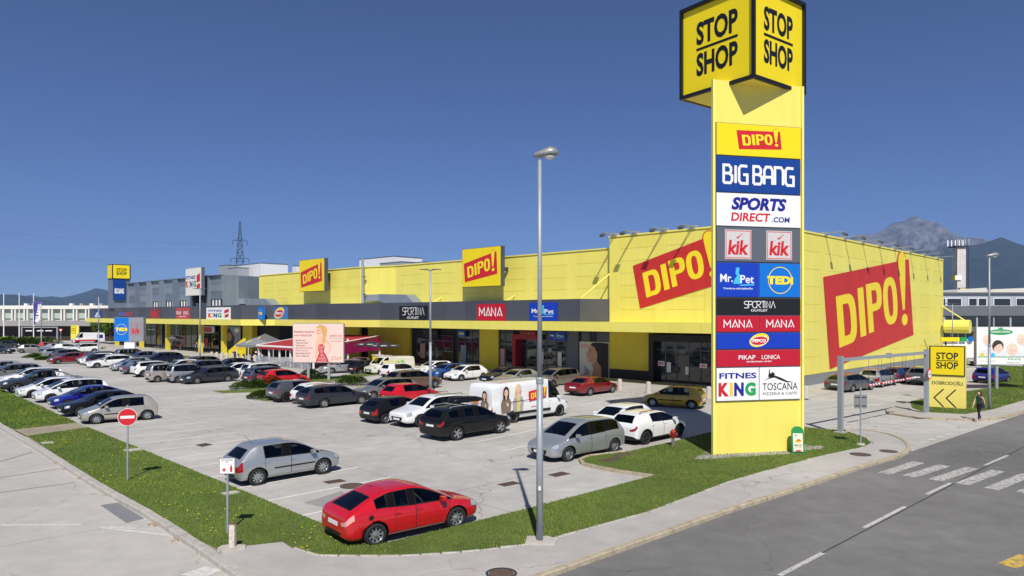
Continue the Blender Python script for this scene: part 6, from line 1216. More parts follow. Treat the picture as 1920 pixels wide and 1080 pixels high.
# ------------------------------------------------------------ street furniture
def lamp(px, pyfoot, pytop, label, heads=1, r=.095, ang=0.0, headl=.95, z0=0.0, grp='street lamps'):
    b = g(px, pyfoot, z0); zt = CAMH - (pytop - HOR) / FPX * b.y; t = thing('street_lamp', label, 'street lamp', (b.x, b.y, z0), ang, grp); h = zt - z0
    mb = MB(); mb.tube((0, 0, -.05), (0, 0, h * .42), r, r * .92, STEEL, 14); mb.tube((0, 0, h * .42), (0, 0, h - .1), r * .72, r * .55, STEEL, 14); mb.build('pole', t, True); mb = MB(); mb.lathe([(r * .74, h * .42 + .06), (r * 1.08, h * .42 + .02), (r * 1.08, h * .42 - .10), (r * .93, h * .42 - .12)], STEEL, n=14); mb.build('collar', t)
    if heads == 1:
        prof = []; secs = [(-.22, .06, .04, .0), (-.16, .13, .09, .0), (.1, .16, .13, .03), (.35, .20, .18, .06), (.55, .17, .14, .06), (.64, .06, .05, .05)]; vs = []
        for x, w_, hh, z in secs: vs += [(x * headl / .95, w_ * math.cos(a), h + z + (hh if math.sin(a) > 0 else hh * .55) * math.sin(a) + .0) for a in [2 * math.pi * k / 10 for k in range(10)]]
        mb = MB(); mb.add(vs, [(i * 10 + j, i * 10 + (j + 1) % 10, (i + 1) * 10 + (j + 1) % 10, (i + 1) * 10 + j) for i in range(5) for j in range(10)] + [tuple(range(10))[::-1], tuple(range(50, 60))], mat('lamp_grey', c(150, 152, 150), .4, metal=.3)); mb.build('lamp_head', t, True); mb = MB(); mb.lathe([(.15, h - .02), (.13, h - .07), (0, h - .085)], mat('lamp_glass', c(200, 204, 200), .15), (.34 * headl / .95, 0, .0), n=14); mb.build('lens', t)
    else:
        for s in (-1, 1):
            mb = MB(); mb.add([(s * .05, -.06, h - .02), (s * .05, .06, h - .02), (s * .25, .15, h + .03), (s * .75, .14, h + .05), (s * .8, 0, h + .06), (s * .75, -.14, h + .05), (s * .25, -.15, h + .03), (s * .05, -.06, h + .05), (s * .05, .06, h + .05), (s * .25, .13, h + .11), (s * .75, .11, h + .10), (s * .78, 0, h + .10), (s * .75, -.11, h + .10), (s * .25, -.13, h + .11)], [(0, 1, 2, 6), (2, 3, 4, 5, 6), (7, 13, 9, 8), (9, 13, 12, 11, 10), (1, 8, 9, 2), (2, 9, 10, 3), (3, 10, 11, 4), (4, 11, 12, 5), (5, 12, 13, 6), (6, 13, 7, 0), (0, 7, 8, 1)], DARKM); mb.build('lamp_head', t)
        mb = MB(); mb.tube((0, 0, h - .1), (0, 0, h + .05), r * .6, r * .6, STEEL); mb.build('top_cap', t)
    return t
t = lamp(1012, 1015, 292, 'tall steel street lamp on the front lawn, nearest the camera', 1, .09, R(-4), headl=.72, z0=.09)
mb = MB(); mb.prism([(-.36, -.3), (.4, -.32), (.48, .1), (.2, .34), (-.34, .3)], -.02, .045, CONC); mb.build('footing', t)
mb = MB(); mb.flat([(-.03, 1.35), (.03, 1.35), (.03, 1.46), (-.03, 1.46)], -.128, WHT); mb.build('sticker', t)
lamp(807, 742, 507, 'double armed steel lamp among the parked cars by the red hatchback', 2, .11)
lamp(375, 690, 542, 'double armed steel lamp in front of the far columns', 2, .11)
lamp(185, 668, 556, 'double armed steel lamp at the left end of the canopy', 2, .11)
lamp(77.5, 654, 566, 'double armed steel lamp at the far left beside the flag', 2, .10)
lamp(1855, 767, 480, 'tall steel street lamp behind the walking person at the right', 1, .09, R(2), headl=.85, z0=.09)
t = lamp(1786, 690, 570, 'small white double lamp behind the yellow hall corner', 2, .08)
# flag poles with one banner
for i, px in enumerate((7, 36, 63)):
    b = g(px, 645 - i * .5); t = thing('flag_pole', ['white flag pole at the left picture edge', 'middle white flag pole at the far left', 'white flag pole carrying the violet banner'][i], 'flag pole', (b.x, b.y, 0), 0, 'flag poles'); mb = MB(); mb.tube((0, 0, 0), (0, 0, 10.6), .11, .07, WHT, 10); mb.build('pole', t); mb = MB(); mb.lathe([(0, 10.72), (.1, 10.66), (.1, 10.6)], WHT, n=8); mb.build('finial', t)
b = g(63, 644); VIO = mat('banner_violet', c(72, 66, 140), .7); t = thing('banner_flag', 'violet tapering banner flag with white letters', 'flag', (b.x, b.y, 4.1)); mb = MB(); vs = []
for k in range(9):
    s = k / 8; vs += [(.12 + .1 * math.sin(s * 5), -.15 - .12 * math.sin(s * 4), s * 4.9), (.35 + 1.75 * s + .1 * math.sin(s * 5 + 1), -.15 - .2 * math.sin(s * 4 + 1), s * 4.9)]
mb.add(vs, [(2 * k, 2 * k + 1, 2 * k + 3, 2 * k + 2) for k in range(8)], VIO); o = mb.build('cloth', t, True); md = o.modifiers.new('s', 'SOLIDIFY'); md.thickness = .02
te = text('BIG BANG', 3.8, .75, 2.6, -.80, -.40, WHT, t, bold=.05); te.rotation_euler = (0, R(-80), 0)
# no entry sign, info sign and small posts
b = g(239, 901, .09); t = thing('road_sign', 'round red no entry sign on a steel post in the left lawn', 'road sign', (b.x, b.y, .09), R(22)); mb = MB(); mb.tube((0, .03, -.05), (0, .03, 2.68), .032, .032, STEEL, 10); mb.build('post', t); zc = CAMH - (782 - HOR) / FPX * b.y - .09; r = 16.4 / FPX * b.y
mb = MB(); mb.lathe([(0, -.012), (r, -.012), (r, .008), (0, .008)], WHT, (0, 0, zc), n=32, axis='y'); d = mb.build('disc', t); mb = MB(); mb.ell(0, zc, r * .95, r * .95, -.016, RED, 32); mb.build('red_field', d); mb = MB(); mb.flat([(-r * .72, zc - r * .16), (r * .72, zc - r * .16), (r * .72, zc + r * .16), (-r * .72, zc + r * .16)], -.019, WHT); mb.build('white_bar', d)
b = g(426, 1000, .09); t = thing('info_sign', 'white sign with a red cross and extinguisher on a steel post', 'sign', (b.x, b.y, .09), R(8)); zt = CAMH - (858 - HOR) / FPX * b.y - .09; zb = CAMH - (889 - HOR) / FPX * b.y - .09; w = 28.5 / FPX * b.y; h = zt - zb; mb = MB(); mb.tube((0, .03, -.05), (0, .03, zt - .05), .03, .03, STEEL, 10); mb.build('post', t); mb = MB(); mb.box(-w / 2, w / 2, -.012, .01, zb, zt, mat('plate_rim', c(120, 124, 128), .5)); p = mb.build('plate', t); mb = MB(); mb.flat([(-w * .46, zb + .05 * h), (w * .46, zb + .05 * h), (w * .46, zt - .05 * h), (-w * .46, zt - .05 * h)], -.015, WHT); mb.build('white_field', p)
q = MB(); cx, cz, a, bb = -.19 * w, zb + .27 * h, .045 * w, .12 * w; q.flat([(cx - a, cz - bb), (cx + a, cz - bb), (cx + a, cz - a), (cx + bb, cz - a), (cx + bb, cz + a), (cx + a, cz + a), (cx + a, cz + bb), (cx - a, cz + bb), (cx - a, cz + a), (cx - bb, cz + a), (cx - bb, cz - a), (cx - a, cz - a)], -.018, RED); q.flat([(.19 * w, zb + .14 * h), (.33 * w, zb + .14 * h), (.33 * w, zb + .46 * h), (.28 * w, zb + .52 * h), (.24 * w, zb + .52 * h), (.19 * w, zb + .46 * h)], -.018, RED); q.flat([(.24 * w, zb + .54 * h), (.34 * w, zb + .56 * h), (.34 * w, zb + .59 * h), (.24 * w, zb + .57 * h)], -.018, RED); q.build('symbols', p); text('Intervencijska\npot', w * .72, h * .24, 0, zb + .80 * h, -.018, BLK, p, bold=.01)
b = g(436, 1029, .09); t = thing('wooden_post', 'short weathered white post in a broken concrete foot', 'post', (b.x, b.y, .09)); WP = mat('peeling_white_wood', c(206, 198, 184), .85, var=.25, vscale=12, bump=.6); mb = MB(); mb.prism([(-.07, -.06), (.07, -.06), (.075, .06), (-.07, .07)], 0, .62, WP); mb.build('stake', t); mb = MB(); mb.prism([(-.07, -.06), (.07, -.06), (.07, .06), (-.07, .06)], .621, .64, mat('rust_top', c(120, 84, 60), .9)); mb.build('top', t); mb = MB(); mb.prism([(-.34, -.1), (.02, -.22), (.34, -.05), (.28, .14), (-.1, .2), (-.3, .1)], -.05, .06, CONC); mb.build('concrete_foot', t)
b = g(1614, 834, .09); t = thing('road_sign', 'rectangular road sign seen from its grey back at the entrance', 'road sign', (b.x, b.y, .09), R(168)); mb = MB(); mb.tube((0, -.03, -.05), (0, -.03, 2.62), .035, .035, STEEL, 10); mb.build('post', t); zt = CAMH - (740 - HOR) / FPX * b.y - .09; zb = CAMH - (766 - HOR) / FPX * b.y - .09; w = 22.5 / FPX * b.y; mb = MB(); mb.box(-w / 2, w / 2, -.06, -.04, zb, zt, mat('sign_back', c(146, 148, 146), .5, metal=.4)); mb.build('plate', t); mb = MB(); mb.box(-w / 2 + .03, w / 2 - .03, -.04, -.025, zb + .1, zb + .14, DARKM); mb.box(-w / 2 + .03, w / 2 - .03, -.04, -.025, zt - .14, zt - .1, DARKM); mb.build('rail', t); mb = MB(); mb.lathe([(0, .08), (.16, .07), (.2, -.03)], CONC, n=12); mb.build('footing', t)
# fire hydrant marker
b = g(1262, 836, .09); t = thing('hydrant', 'small red hydrant post on the lawn by the white crossover', 'hydrant', (b.x, b.y, .09)); HR = mat('hydrant_red', c(172, 52, 44), .6, var=.15, vscale=9); mb = MB(); mb.lathe([(.075, 0), (.075, .36), (.07, .38)], mat('hydrant_grey', c(120, 116, 110), .6), n=14); mb.build('barrel', t); mb = MB(); mb.lathe([(.085, .36), (.13, .40), (.13, .60), (.15, .62), (.06, .74), (0, .76)], HR, n=14); mb.build('head', t, True); mb = MB(); mb.tube((-.19, 0, .52), (.19, 0, .52), .05, .05, HR, 10); mb.build('outlet', t)
# A-board
b = g(1497, 851, .09); t = thing('advertising_board', 'green rimmed menu board leaning beside the tower foot', 'board', (b.x, b.y, .09), R(-4)); w, h = .52, 1.16; out = [(-w / 2, 0), (w / 2, 0), (w / 2, h * .8)] + [(w / 2 * math.cos(R(a)), h * .8 + h * .2 * math.sin(R(a))) for a in range(15, 180, 15)] + [(-w / 2, h * .8)]; GRB = mat('board_green', c(30, 140, 70), .5)
mb = MB(); n = len(out); mb.add([(x, -.02, z) for x, z in out] + [(x, .02, z) for x, z in out], [tuple(range(n)), tuple(range(n, 2 * n))[::-1]] + [(i, n + i, n + (i + 1) % n, (i + 1) % n) for i in range(n)], GRB); p = mb.build('panel', t); p.rotation_euler = (R(-8), 0, 0); q = MB(); q.flat([(-.2, .05), (.2, .05), (.2, .86), (-.2, .86)], -.024, mat('menu_cream', c(236, 230, 206), .6)); q.flat([(-.16, .74), (-.06, .76), (.0, .80), (-.1, .79)], -.027, BLK); q.ell(0, .52, .14, .06, -.027, GOLD); q.ell(.03, .57, .1, .05, -.028, mat('print_crust', c(190, 120, 60), .6)); q.flat([(-.12, .12), (.0, .1), (.12, .12), (.12, .16), (-.12, .16)], -.028, RED); q.flat([(-.2, .05), (.2, .05), (.2, .1), (-.2, .1)], -.028, HAIRD); q.build('print', p); text('MALICE', .3, .08, 0, .36, -.028, BLK, p, bold=.02); text('11:00 - 15:00', .26, .04, 0, .27, -.028, BLK, p)
mb = MB(); mb.box(-.2, .2, .22, .25, 0, .8, GRB); mb.build('strut', t)
# height gantry at the entrance
pa, pb = g(1576, 811, .09), g(1737, 775, .09); d = pb - pa; t = thing('height_gantry', 'grey steel height limit gantry with hanging striped bars over the entrance', 'gantry', (pa.x, pa.y, .09), math.atan2(d.y, d.x)); l = d.length; ht = CAMH - (672 - HOR) / FPX * pa.y - .09
for xx in (0, l): mb = MB(); mb.box(xx - .11, xx + .11, -.11, .11, -.02, ht + .12, STEEL); mb.build('post', t); mb = MB(); mb.box(xx - .25, xx + .25, -.25, .25, -.02, .05, CONC); mb.build('footing', t)
mb = MB(); mb.box(.11, l - .11, -.07, .07, ht - .16, ht, STEEL); be = mb.build('beam', t); mb = MB(); mb.box(l * .52 - .15, l * .52 + .15, -.10, .10, ht - .2, ht + .08, STEEL); mb.build('joint_plate', be)
for i in range(4):
    x0 = l * (.28 + i * .145); x1 = x0 + l * .125; mb = MB()
    for k in range(8): mb.tube((x0 + (x1 - x0) * k / 8, 0, ht - 1.55 + .02 * i), (x0 + (x1 - x0) * (k + 1) / 8, 0, ht - 1.55 + .02 * i), .055, .055, WHT if k % 2 else RED, 8)
    o = mb.build('striped_bar', t); mb = MB()
    for xx in (x0 + .1, x1 - .1): mb.tube((xx, 0, ht - .16), (xx, 0, ht - 1.5), .008, .008, DARKM, 5)
    mb.build('chain', o)
mb = MB(); mb.lathe([(0, -.02), (.33, -.02), (.33, .01)], RED, (l, -.16, ht - 1.35), n=24, axis='y'); o = mb.build('limit_disc', t); mb = MB(); mb.ell(l, ht - 1.35, .25, .25, -.19, WHT, 24); mb.build('disc_field', o); text('2,2', .22, .14, l, ht - 1.35, -.2, BLK, o, bold=.03)
# far gantry and signs at the left exit
pa, pb = g(41, 644), g(107.5, 644); t = thing('height_gantry', 'thin grey gantry over the far left exit', 'gantry', (pa.x, pa.y, 0)); l = pb.x - pa.x; ht = CAMH - (614.5 - HOR) / FPX * pa.y
for xx in (0, l): mb = MB(); mb.box(xx - .12, xx + .12, -.12, .12, 0, ht, STEEL); mb.build('post', t)
mb = MB(); mb.box(-.12, l + .12, -.1, .1, ht, ht + .2, STEEL); mb.build('beam', t)
for xx in (l * .2, l * .52, l * .76): mb = MB(); mb.box(xx - .7, xx + .7, -.06, .06, ht - .75, ht - .55, WHT); mb.build('limit_bar', t)
b = g(114, 640); t = thing('road_sign', 'far give way triangle at the left exit', 'road sign', (b.x, b.y, 0)); mb = MB(); mb.tube((0, 0, 0), (0, 0, 2.6), .05, .05, STEEL); mb.build('post', t); mb = MB(); mb.add([(-.5, -.06, 2.9), (.5, -.06, 2.9), (0, -.06, 2.1), (-.5, -.03, 2.9), (.5, -.03, 2.9), (0, -.03, 2.1)], [(0, 2, 1), (3, 4, 5), (0, 1, 4, 3), (1, 2, 5, 4), (2, 0, 3, 5)], RED); o = mb.build('triangle', t); mb = MB(); mb.flat([(-.3, 2.8), (.3, 2.8), (0, 2.3)], -.065, WHT); mb.build('field', o)
b = g(140, 638); t = thing('welcome_totem', 'far yellow totem standing at the left exit', 'totem', (b.x, b.y, 0)); mb = MB(); mb.box(-.95, .35, 0, .5, 0, 3.6, YEL); mb.build('body', t); mb = MB(); mb.box(.352, .95, .05, .5, 0, 3.58, YELP); mb.build('side', t); mb = MB(); mb.box(-.85, .25, -.04, 0, 1.7, 3.4, BLK); p = mb.build('sign_frame', t); mb = MB(); mb.box(-.78, .18, -.06, -.04, 1.77, 3.33, YELS); mb.build('sign_face', p); stopshop(t, -.3, 2.55, .75, .9, -.065)
# bollards
mb = MB(); mb.lathe([(.24, -.02), (.22, .1), (.19, .72), (.15, .84), (0, .88)], CONC, n=14); BOL = mb.mesh('bollard', True); mb = MB(); mb.lathe([(.27, -.02), (.27, .06), (.23, .07)], CONC, n=14); BOLF = mb.mesh('bollard_foot')
def bollard(p, label, grp='concrete bollards along the shops'):
    t = thing('bollard', label, 'bollard', (p.x, p.y, .12), 0, grp); link('shaft', BOL, t); link('foot', BOLF, t)
for px, py, lb in ((1162, 731, 'concrete bollard at the nose of the dark red saloon'), (1216, 737, 'concrete bollard left of the yellow car'), (1329, 747.5, 'concrete bollard right of the yellow car, at the tower edge'), (1511, 746, 'concrete bollard just right of the sign tower')): bollard(g(px, py, .12), lb)
nm_ = ('first', 'second', 'third', 'fourth', 'fifth', 'sixth', 'seventh', 'eighth', 'ninth')
for i in range(9):
    a = g(397, 671, .12).lerp(g(478, 678, .12), i / 8); bollard(a, f'concrete bollard in the row by the tents, {nm_[i]} from its far end')

# ------------------------------------------------------------ restaurant, umbrellas, tents
AWN = mat('awning_red', c(168, 40, 48), .8, var=.06, vscale=.8); MAG = mat('awning_magenta', c(170, 20, 100), .8); K = g(588, 692.4, .02); KL = g(486, 683, .02); ex = (K - KL); lx = ex.length; rz = math.atan2(ex.y, ex.x); t = thing('restaurant_awning', 'red awning on white posts over the restaurant terrace', 'awning', (KL.x, KL.y, 0), rz); dp = 9.0
mb = MB(); mb.add([(-.2, -.2, 2.35), (lx + .2, -.2, 2.35), (lx + .2, dp, 3.55), (-.2, dp, 3.55), (-.2, -.2, 2.28), (lx + .2, -.2, 2.28), (lx + .2, dp, 3.48), (-.2, dp, 3.48)], [(0, 1, 2, 3), (7, 6, 5, 4), (0, 4, 5, 1), (1, 5, 6, 2), (2, 6, 7, 3), (3, 7, 4, 0)], AWN); mb.build('canopy', t)
n = 7; mb = MB(); mb.box(-.25, lx + .25, -.28, -.2, 2.24, 2.44, WHT); mb.build('gutter', t)
for i in range(n): mb = MB(); a, b = lx * i / n + .03, lx * (i + 1) / n - .03; mb.box(a, b, -.27, -.24, 1.95, 2.23, AWN); mb.build('valance', t)
for i in range(6): mb = MB(); x = lx * i / 5; mb.box(x - .08, x + .08, -.1, .06, 0, 2.3, WHT); mb.build('post', t)
for i in (0, 5): mb = MB(); x = lx * i / 5 + (-.12 if i == 0 else .12); mb.tube((x, -.2, 2.40), (x, dp, 3.60), .05, .05, WHT, 6); mb.build('rafter', t)
for yy in (dp * .5, dp): mb = MB(); mb.box(lx - .08, lx + .08, yy - .1, yy + .06, 0, 3.3, WHT); mb.build('post', t)
mb = MB(); mb.add([(lx + .22, .2, 2.3), (lx + .22, dp, 3.3), (lx + .22, dp, 1.9), (lx + .22, .2, 1.3)], [(0, 3, 2, 1), (0, 1, 2, 3)], MAG); mb.build('side_blind', t)
LAT = mat('fence_grey', c(168, 172, 178), .6); f = thing('terrace_fence', 'pale lattice fence in front of the restaurant terrace', 'fence', (KL.x, KL.y, 0), rz)
for s in range(10):
    a, b = lx * s / 10, lx * (s + 1) / 10; mb = MB(); mb.box(a, a + .07, -.42, -.34, 0, 1.08, LAT); mb.build('post', f); mb = MB(); mb.box(a + .07, b, -.40, -.36, 1.0, 1.06, LAT); mb.box(a + .07, b, -.40, -.36, .12, .18, LAT)
    for k in range(4):
        x0, x1 = a + .07 + (b - a - .07) * k / 4, a + .07 + (b - a - .07) * (k + 1) / 4
        mb.add([(x0, -.385, .18), (x0 + .06, -.385, .18), (x1, -.385, 1.0), (x1 - .06, -.385, 1.0)], [(0, 1, 2, 3)], LAT); mb.add([(x1 - .06, -.38, .18), (x1, -.38, .18), (x0 + .06, -.38, 1.0), (x0, -.38, 1.0)], [(0, 1, 2, 3)], LAT); mb.box(x1 - .015, x1 + .015, -.395, -.365, .18, 1.0, LAT)
    mb.build('lattice_panel', f)
UMB = mat('umbrella_black', c(40, 40, 44), .85)
def umbrella(p, r, hz, label, col, marks=True, z0=.12, name='parasol', cat='parasol', grp=None):
    t = thing(name, label, cat, (p.x, p.y, z0), random.uniform(0, 1), grp); mb = MB(); mb.tube((0, 0, 0), (0, 0, hz), .04, .03, DARKM, 8); mb.build('pole', t); mb = MB(); n = 8; vs = [(0, 0, hz)]
    for ring_, zz_ in ((.5, hz - .22), (1.0, hz - .5)): vs += [(r * ring_ * math.cos(2 * math.pi * (k + .5) / n), r * ring_ * math.sin(2 * math.pi * (k + .5) / n), zz_) for k in range(n)]
    fs = [(0, 1 + k, 1 + (k + 1) % n) for k in range(n)] + [(1 + k, 1 + n + k, 1 + n + (k + 1) % n, 1 + (k + 1) % n) for k in range(n)]; mb.add(vs, fs, col); o = mb.build('canopy', t); o.modifiers.new('s', 'SOLIDIFY').thickness = .02
    if marks:
        m2 = MB()
        for k in range(n):
            a = 2 * math.pi * (k + 1) / n; ca, sa = math.cos(a), math.sin(a); q0 = Vector((r * .74 * ca, r * .74 * sa, hz - .365)); tn = Vector((-sa, ca, 0)) * r * .16; up = Vector((-ca, -sa, .5)) * r * .08; m2.add([q0 - tn, q0 + tn, q0 + tn + up, q0 - tn + up], [(0, 1, 2, 3), (3, 2, 1, 0)], WHT)
        m2.build('print', o)
    mb = MB(); mb.lathe([(.35, 0), (.3, .08), (.05, .1)], CONC, n=12); mb.build('base', t)
umbrella(bw(bx(693, -6.2), -6.2), 1.9, 3.0, 'left black parasol with white print beside the restaurant', UMB, grp='black parasols'); umbrella(bw(bx(722, -6.4), -6.4), 2.0, 2.95, 'right black parasol with white print above the cream van', UMB, grp='black parasols')
umbrella(bw(bx(330, -6.2), -6.2), 1.6, 2.5, 'grey parasol over the clothes stand at the far columns', mat('umbrella_grey', c(96, 98, 104), .85), False)
p = bw(bx(712, -3.5), -3.5); t = thing('counter', 'yellow counter box below the black parasols', 'counter', (p.x, p.y, .12), R(BA)); mb = MB(); mb.box(-1.5, 1.5, 0, .7, 0, 1.15, YELS); mb.build('body', t); mb = MB(); mb.box(-1.6, 1.6, -.05, .75, 1.15, 1.22, WHT); mb.build('top', t)
TENT = mat('tent_grey', c(130, 132, 136), .8)
for i, (px, y, s, zt_, lb) in enumerate(((478, -9.0, 1.75, 3.05, 'grey pointed shop tent with a blue logo, in front'), (497, -5.4, 2.1, 3.45, 'darker grey pointed shop tent behind the front one'))):
    p = bw(bx(px, y), y); t = thing('shop_tent', lb, 'tent', (p.x, p.y, .02), R(BA)); mb = MB(); e = 2.15
    mb.add([(-s, -s, e), (s, -s, e), (s, s, e), (-s, s, e), (0, 0, zt_), (-s, -s, e - .28), (s, -s, e - .28), (s, s, e - .28), (-s, s, e - .28)], [(0, 1, 4), (1, 2, 4), (2, 3, 4), (3, 0, 4), (5, 6, 1, 0), (6, 7, 2, 1), (7, 8, 3, 2), (8, 5, 0, 3)], [TENT, mat('tent_dark', c(104, 106, 110), .8)][i]); mb.build('roof', t)
    for a in (-1, 1):
        for b in (-1, 1): m2 = MB(); m2.tube((a * s * .97, b * s * .97, 0), (a * s * .97, b * s * .97, e), .035, .035, WHT, 6); m2.build('leg', t)
    q = MB(); dz = (zt_ - e) / s; 
    for (u0, u1, m) in ((-.45, -.05, SKYB), (-.05, .45, YELS)): q.add([(u0 * 1.0, -s * .75, e + s * .25 * dz + .015), (u1, -s * .75, e + s * .25 * dz + .015), (u1 * .8, -s * .35, e + s * .65 * dz + .015), (u0 * .8, -s * .35, e + s * .65 * dz + .015)], [(0, 1, 2, 3)], m)
    q.build('logo_patch', t)
    if i == 0:
        q = MB(); q.add([(-s * .55, -s - .02, e - .30), (s * .5, -s - .02, e - .30), (s * .62, -s - .35, e - .62), (-s * .68, -s - .35, e - .62)], [(0, 1, 2, 3), (3, 2, 1, 0)], YELS); q.build('yellow_flap', t)
p = bw(bx(482, -9.2), -9.2); t = thing('goods_stand', 'stand heaped with small goods under the front grey tent', 'stand', (p.x, p.y, .02), R(BA)); mb = MB(); mb.box(-1.0, 1.0, -.4, .5, 0, .55, DARKM); mb.build('table', t); cols_ = [WHT, BLK, GREYS, RED, POSTW, HAIRD]
for k in range(46):
    x, y, z = random.uniform(-1, .9), random.uniform(-.45, .4), .55 + random.random() * .75; m2 = MB(); m2.lathe([(0, -.12), (.13, -.05), (.13, .06), (0, .12)], cols_[k % 6], n=7); link('item', m2.mesh('item'), t, (x, y, z))
p = bw(bx(447, -8.8), -8.8); t = thing('ramp_wedge', 'yellow wedge shaped wall beside the tents', 'wall', (p.x, p.y, .02), R(BA)); mb = MB(); vs = [(-3.2, 0, 0), (1.5, 0, 0), (1.5, 0, 2.9), (-3.2, 0, 1.05), (-3.2, .35, 0), (1.5, .35, 0), (1.5, .35, 2.9), (-3.2, .35, 1.05)]; mb.add(vs, [(0, 1, 2, 3), (7, 6, 5, 4), (3, 2, 6, 7), (1, 5, 6, 2), (0, 3, 7, 4)], YELS); mb.build('panel', t); mb = MB(); mb.box(-1.2, -.6, -.3, -.01, 0, 1.0, DARKM); mb.build('bin', t)
# clothes stand, bicycles
p = bw(bx(331, -6.0), -6.0); t = thing('clothes_rail', 'clothes rail with pale and dark garments under the grey parasol', 'clothes rail', (p.x, p.y, .12), R(BA)); mb = MB(); mb.tube((-1.6, 0, 0), (-1.6, 0, 1.6), .03, .03, STEEL, 6); mb.tube((1.6, 0, 0), (1.6, 0, 1.6), .03, .03, STEEL, 6); mb.tube((-1.6, 0, 1.55), (1.6, 0, 1.55), .03, .03, STEEL, 6); mb.build('frame', t)
for k in range(13):
    x = -1.45 + k * .23; m2 = MB(); hh = random.uniform(.6, .95); m2.add([(-.03, -.22, 1.5), (.03, -.22, 1.5), (.05, -.26, 1.5 - hh), (-.05, -.26, 1.5 - hh), (-.03, .22, 1.5), (.03, .22, 1.5), (.05, .26, 1.5 - hh), (-.05, .26, 1.5 - hh)], [(0, 3, 2, 1), (4, 5, 6, 7), (0, 4, 7, 3), (1, 2, 6, 5), (0, 1, 5, 4), (3, 7, 6, 2)], [BLK, mat('garment_lilac', c(170, 176, 200), .8), HAIRD, RED, BLK, CLOTH][k % 6]); link('garment', m2.mesh('garment'), t, (x, 0, 0))
def bike(p, rz, label):
    t = thing('bicycle', label, 'bicycle', (p.x, p.y, .12), rz, 'bicycles at the shops')
    for x in (-.52, .52):
        m2 = MB(); m2.lathe([(.33, -.015), (.35, 0), (.33, .015), (.31, 0), (.33, -.015)], RUBBER, (x, 0, .35), n=20, axis='y'); w_ = m2.build('wheel', t); m3 = MB()
        for k in range(6): a = math.pi * k / 6; m3.tube((x - .31 * math.cos(a), 0, .35 - .31 * math.sin(a)), (x + .31 * math.cos(a), 0, .35 + .31 * math.sin(a)), .006, .006, STEEL, 4)
        m3.build('spokes', w_)
    m2 = MB(); m2.path([(-.52, 0, .35), (-.18, 0, .82), (.36, 0, .85), (.0, 0, .32), (-.18, 0, .82)], .022, DARKM, 6); m2.path([(-.52, 0, .35), (0, 0, .32)], .02, DARKM, 6); m2.path([(.52, 0, .35), (.34, 0, 1.0)], .02, DARKM, 6); m2.build('frame', t); m2 = MB(); m2.path([(.34, -.25, 1.02), (.34, .25, 1.02)], .018, STEEL, 6); m2.build('handlebar', t); m2 = MB(); m2.box(-.32, -.08, -.06, .06, .90, .95, BLK); m2.build('saddle', t)
bike(bw(bx(297, -7.2), -7.2), R(20), 'bicycle parked left of the clothes rail'); bike(bw(bx(303, -6.8), -6.8), R(32), 'bicycle leaning nearest the clothes rail')
# ------------------------------------------------------------ junipers
JUN = [mat('juniper_a', c(98, 124, 44), .75, spec=.2), mat('juniper_b', c(72, 98, 38), .75, spec=.2), mat('juniper_c', c(118, 138, 56), .75, spec=.2)]; BARK = mat('bark', c(88, 70, 54), .9)
def shrub(p, rx, ry, h, label, n=900, rz=0.0, grp='low junipers in the planted beds', z0=.0, leaf=.11):
    t = thing('juniper_shrub', label, 'shrub', (p.x, p.y, z0), rz, grp); mb = MB()
    for k in range(int(n)):
        a = random.uniform(0, 6.283); q = math.sqrt(random.random()); x, y = rx * q * math.cos(a), ry * q * math.sin(a); lump = .6 + .45 * noise.noise(Vector((x * 1.1 + p.x, y * 1.1 + p.y, 1))); top = h * max(.2, (1 - q ** 2.2)) ** .6 * (lump + .35); z = top * random.uniform(.35, 1.0) if random.random() < .6 else top
        d = Vector((math.cos(a) * (.4 + q), math.sin(a) * (.4 + q), random.uniform(.25, 1.1))).normalized() * leaf * random.uniform(.8, 2.2); sd = Vector((-d.y, d.x, random.uniform(-.05, .05))).normalized() * leaf * .38; o = Vector((x, y, max(.02, z - .05)))
        mb.add([o - sd * .5, o + sd * .5, o + d * .6 + sd, o + d, o + d * .6 - sd], [(0, 1, 2, 3, 4)], JUN[0 if k % 5 < 2 else (1 if k % 5 < 4 else 2)])
    mb.build('foliage', t); mb = MB()
    for k in range(5): a = k * 1.26; mb.tube((0, 0, 0), (rx * .5 * math.cos(a), ry * .5 * math.sin(a), h * .5), .04, .015, BARK, 6)
    mb.build('stem', t)
def bed(pts, label): 
    q = P(pts); mb = MB(); mb.prism([(p.x, p.y) for p in q], -.02, .10, KERB2, SOIL); o = mb.build('planting_bed'); struct(o)
bed([(398, 735), (455, 733), (640, 706), (800, 688), (812, 690), (650, 712), (500, 737), (420, 740)], '')
bed([(475, 752), (520, 748.5), (572, 744), (560, 749), (500, 755)], '')
bed([(205, 694), (235, 688), (300, 676), (352, 667), (358, 670), (290, 682), (232, 697)], ''); bed([(55, 671), (92, 667), (160, 655), (200, 650), (204, 652), (110, 672), (70, 676)], '')
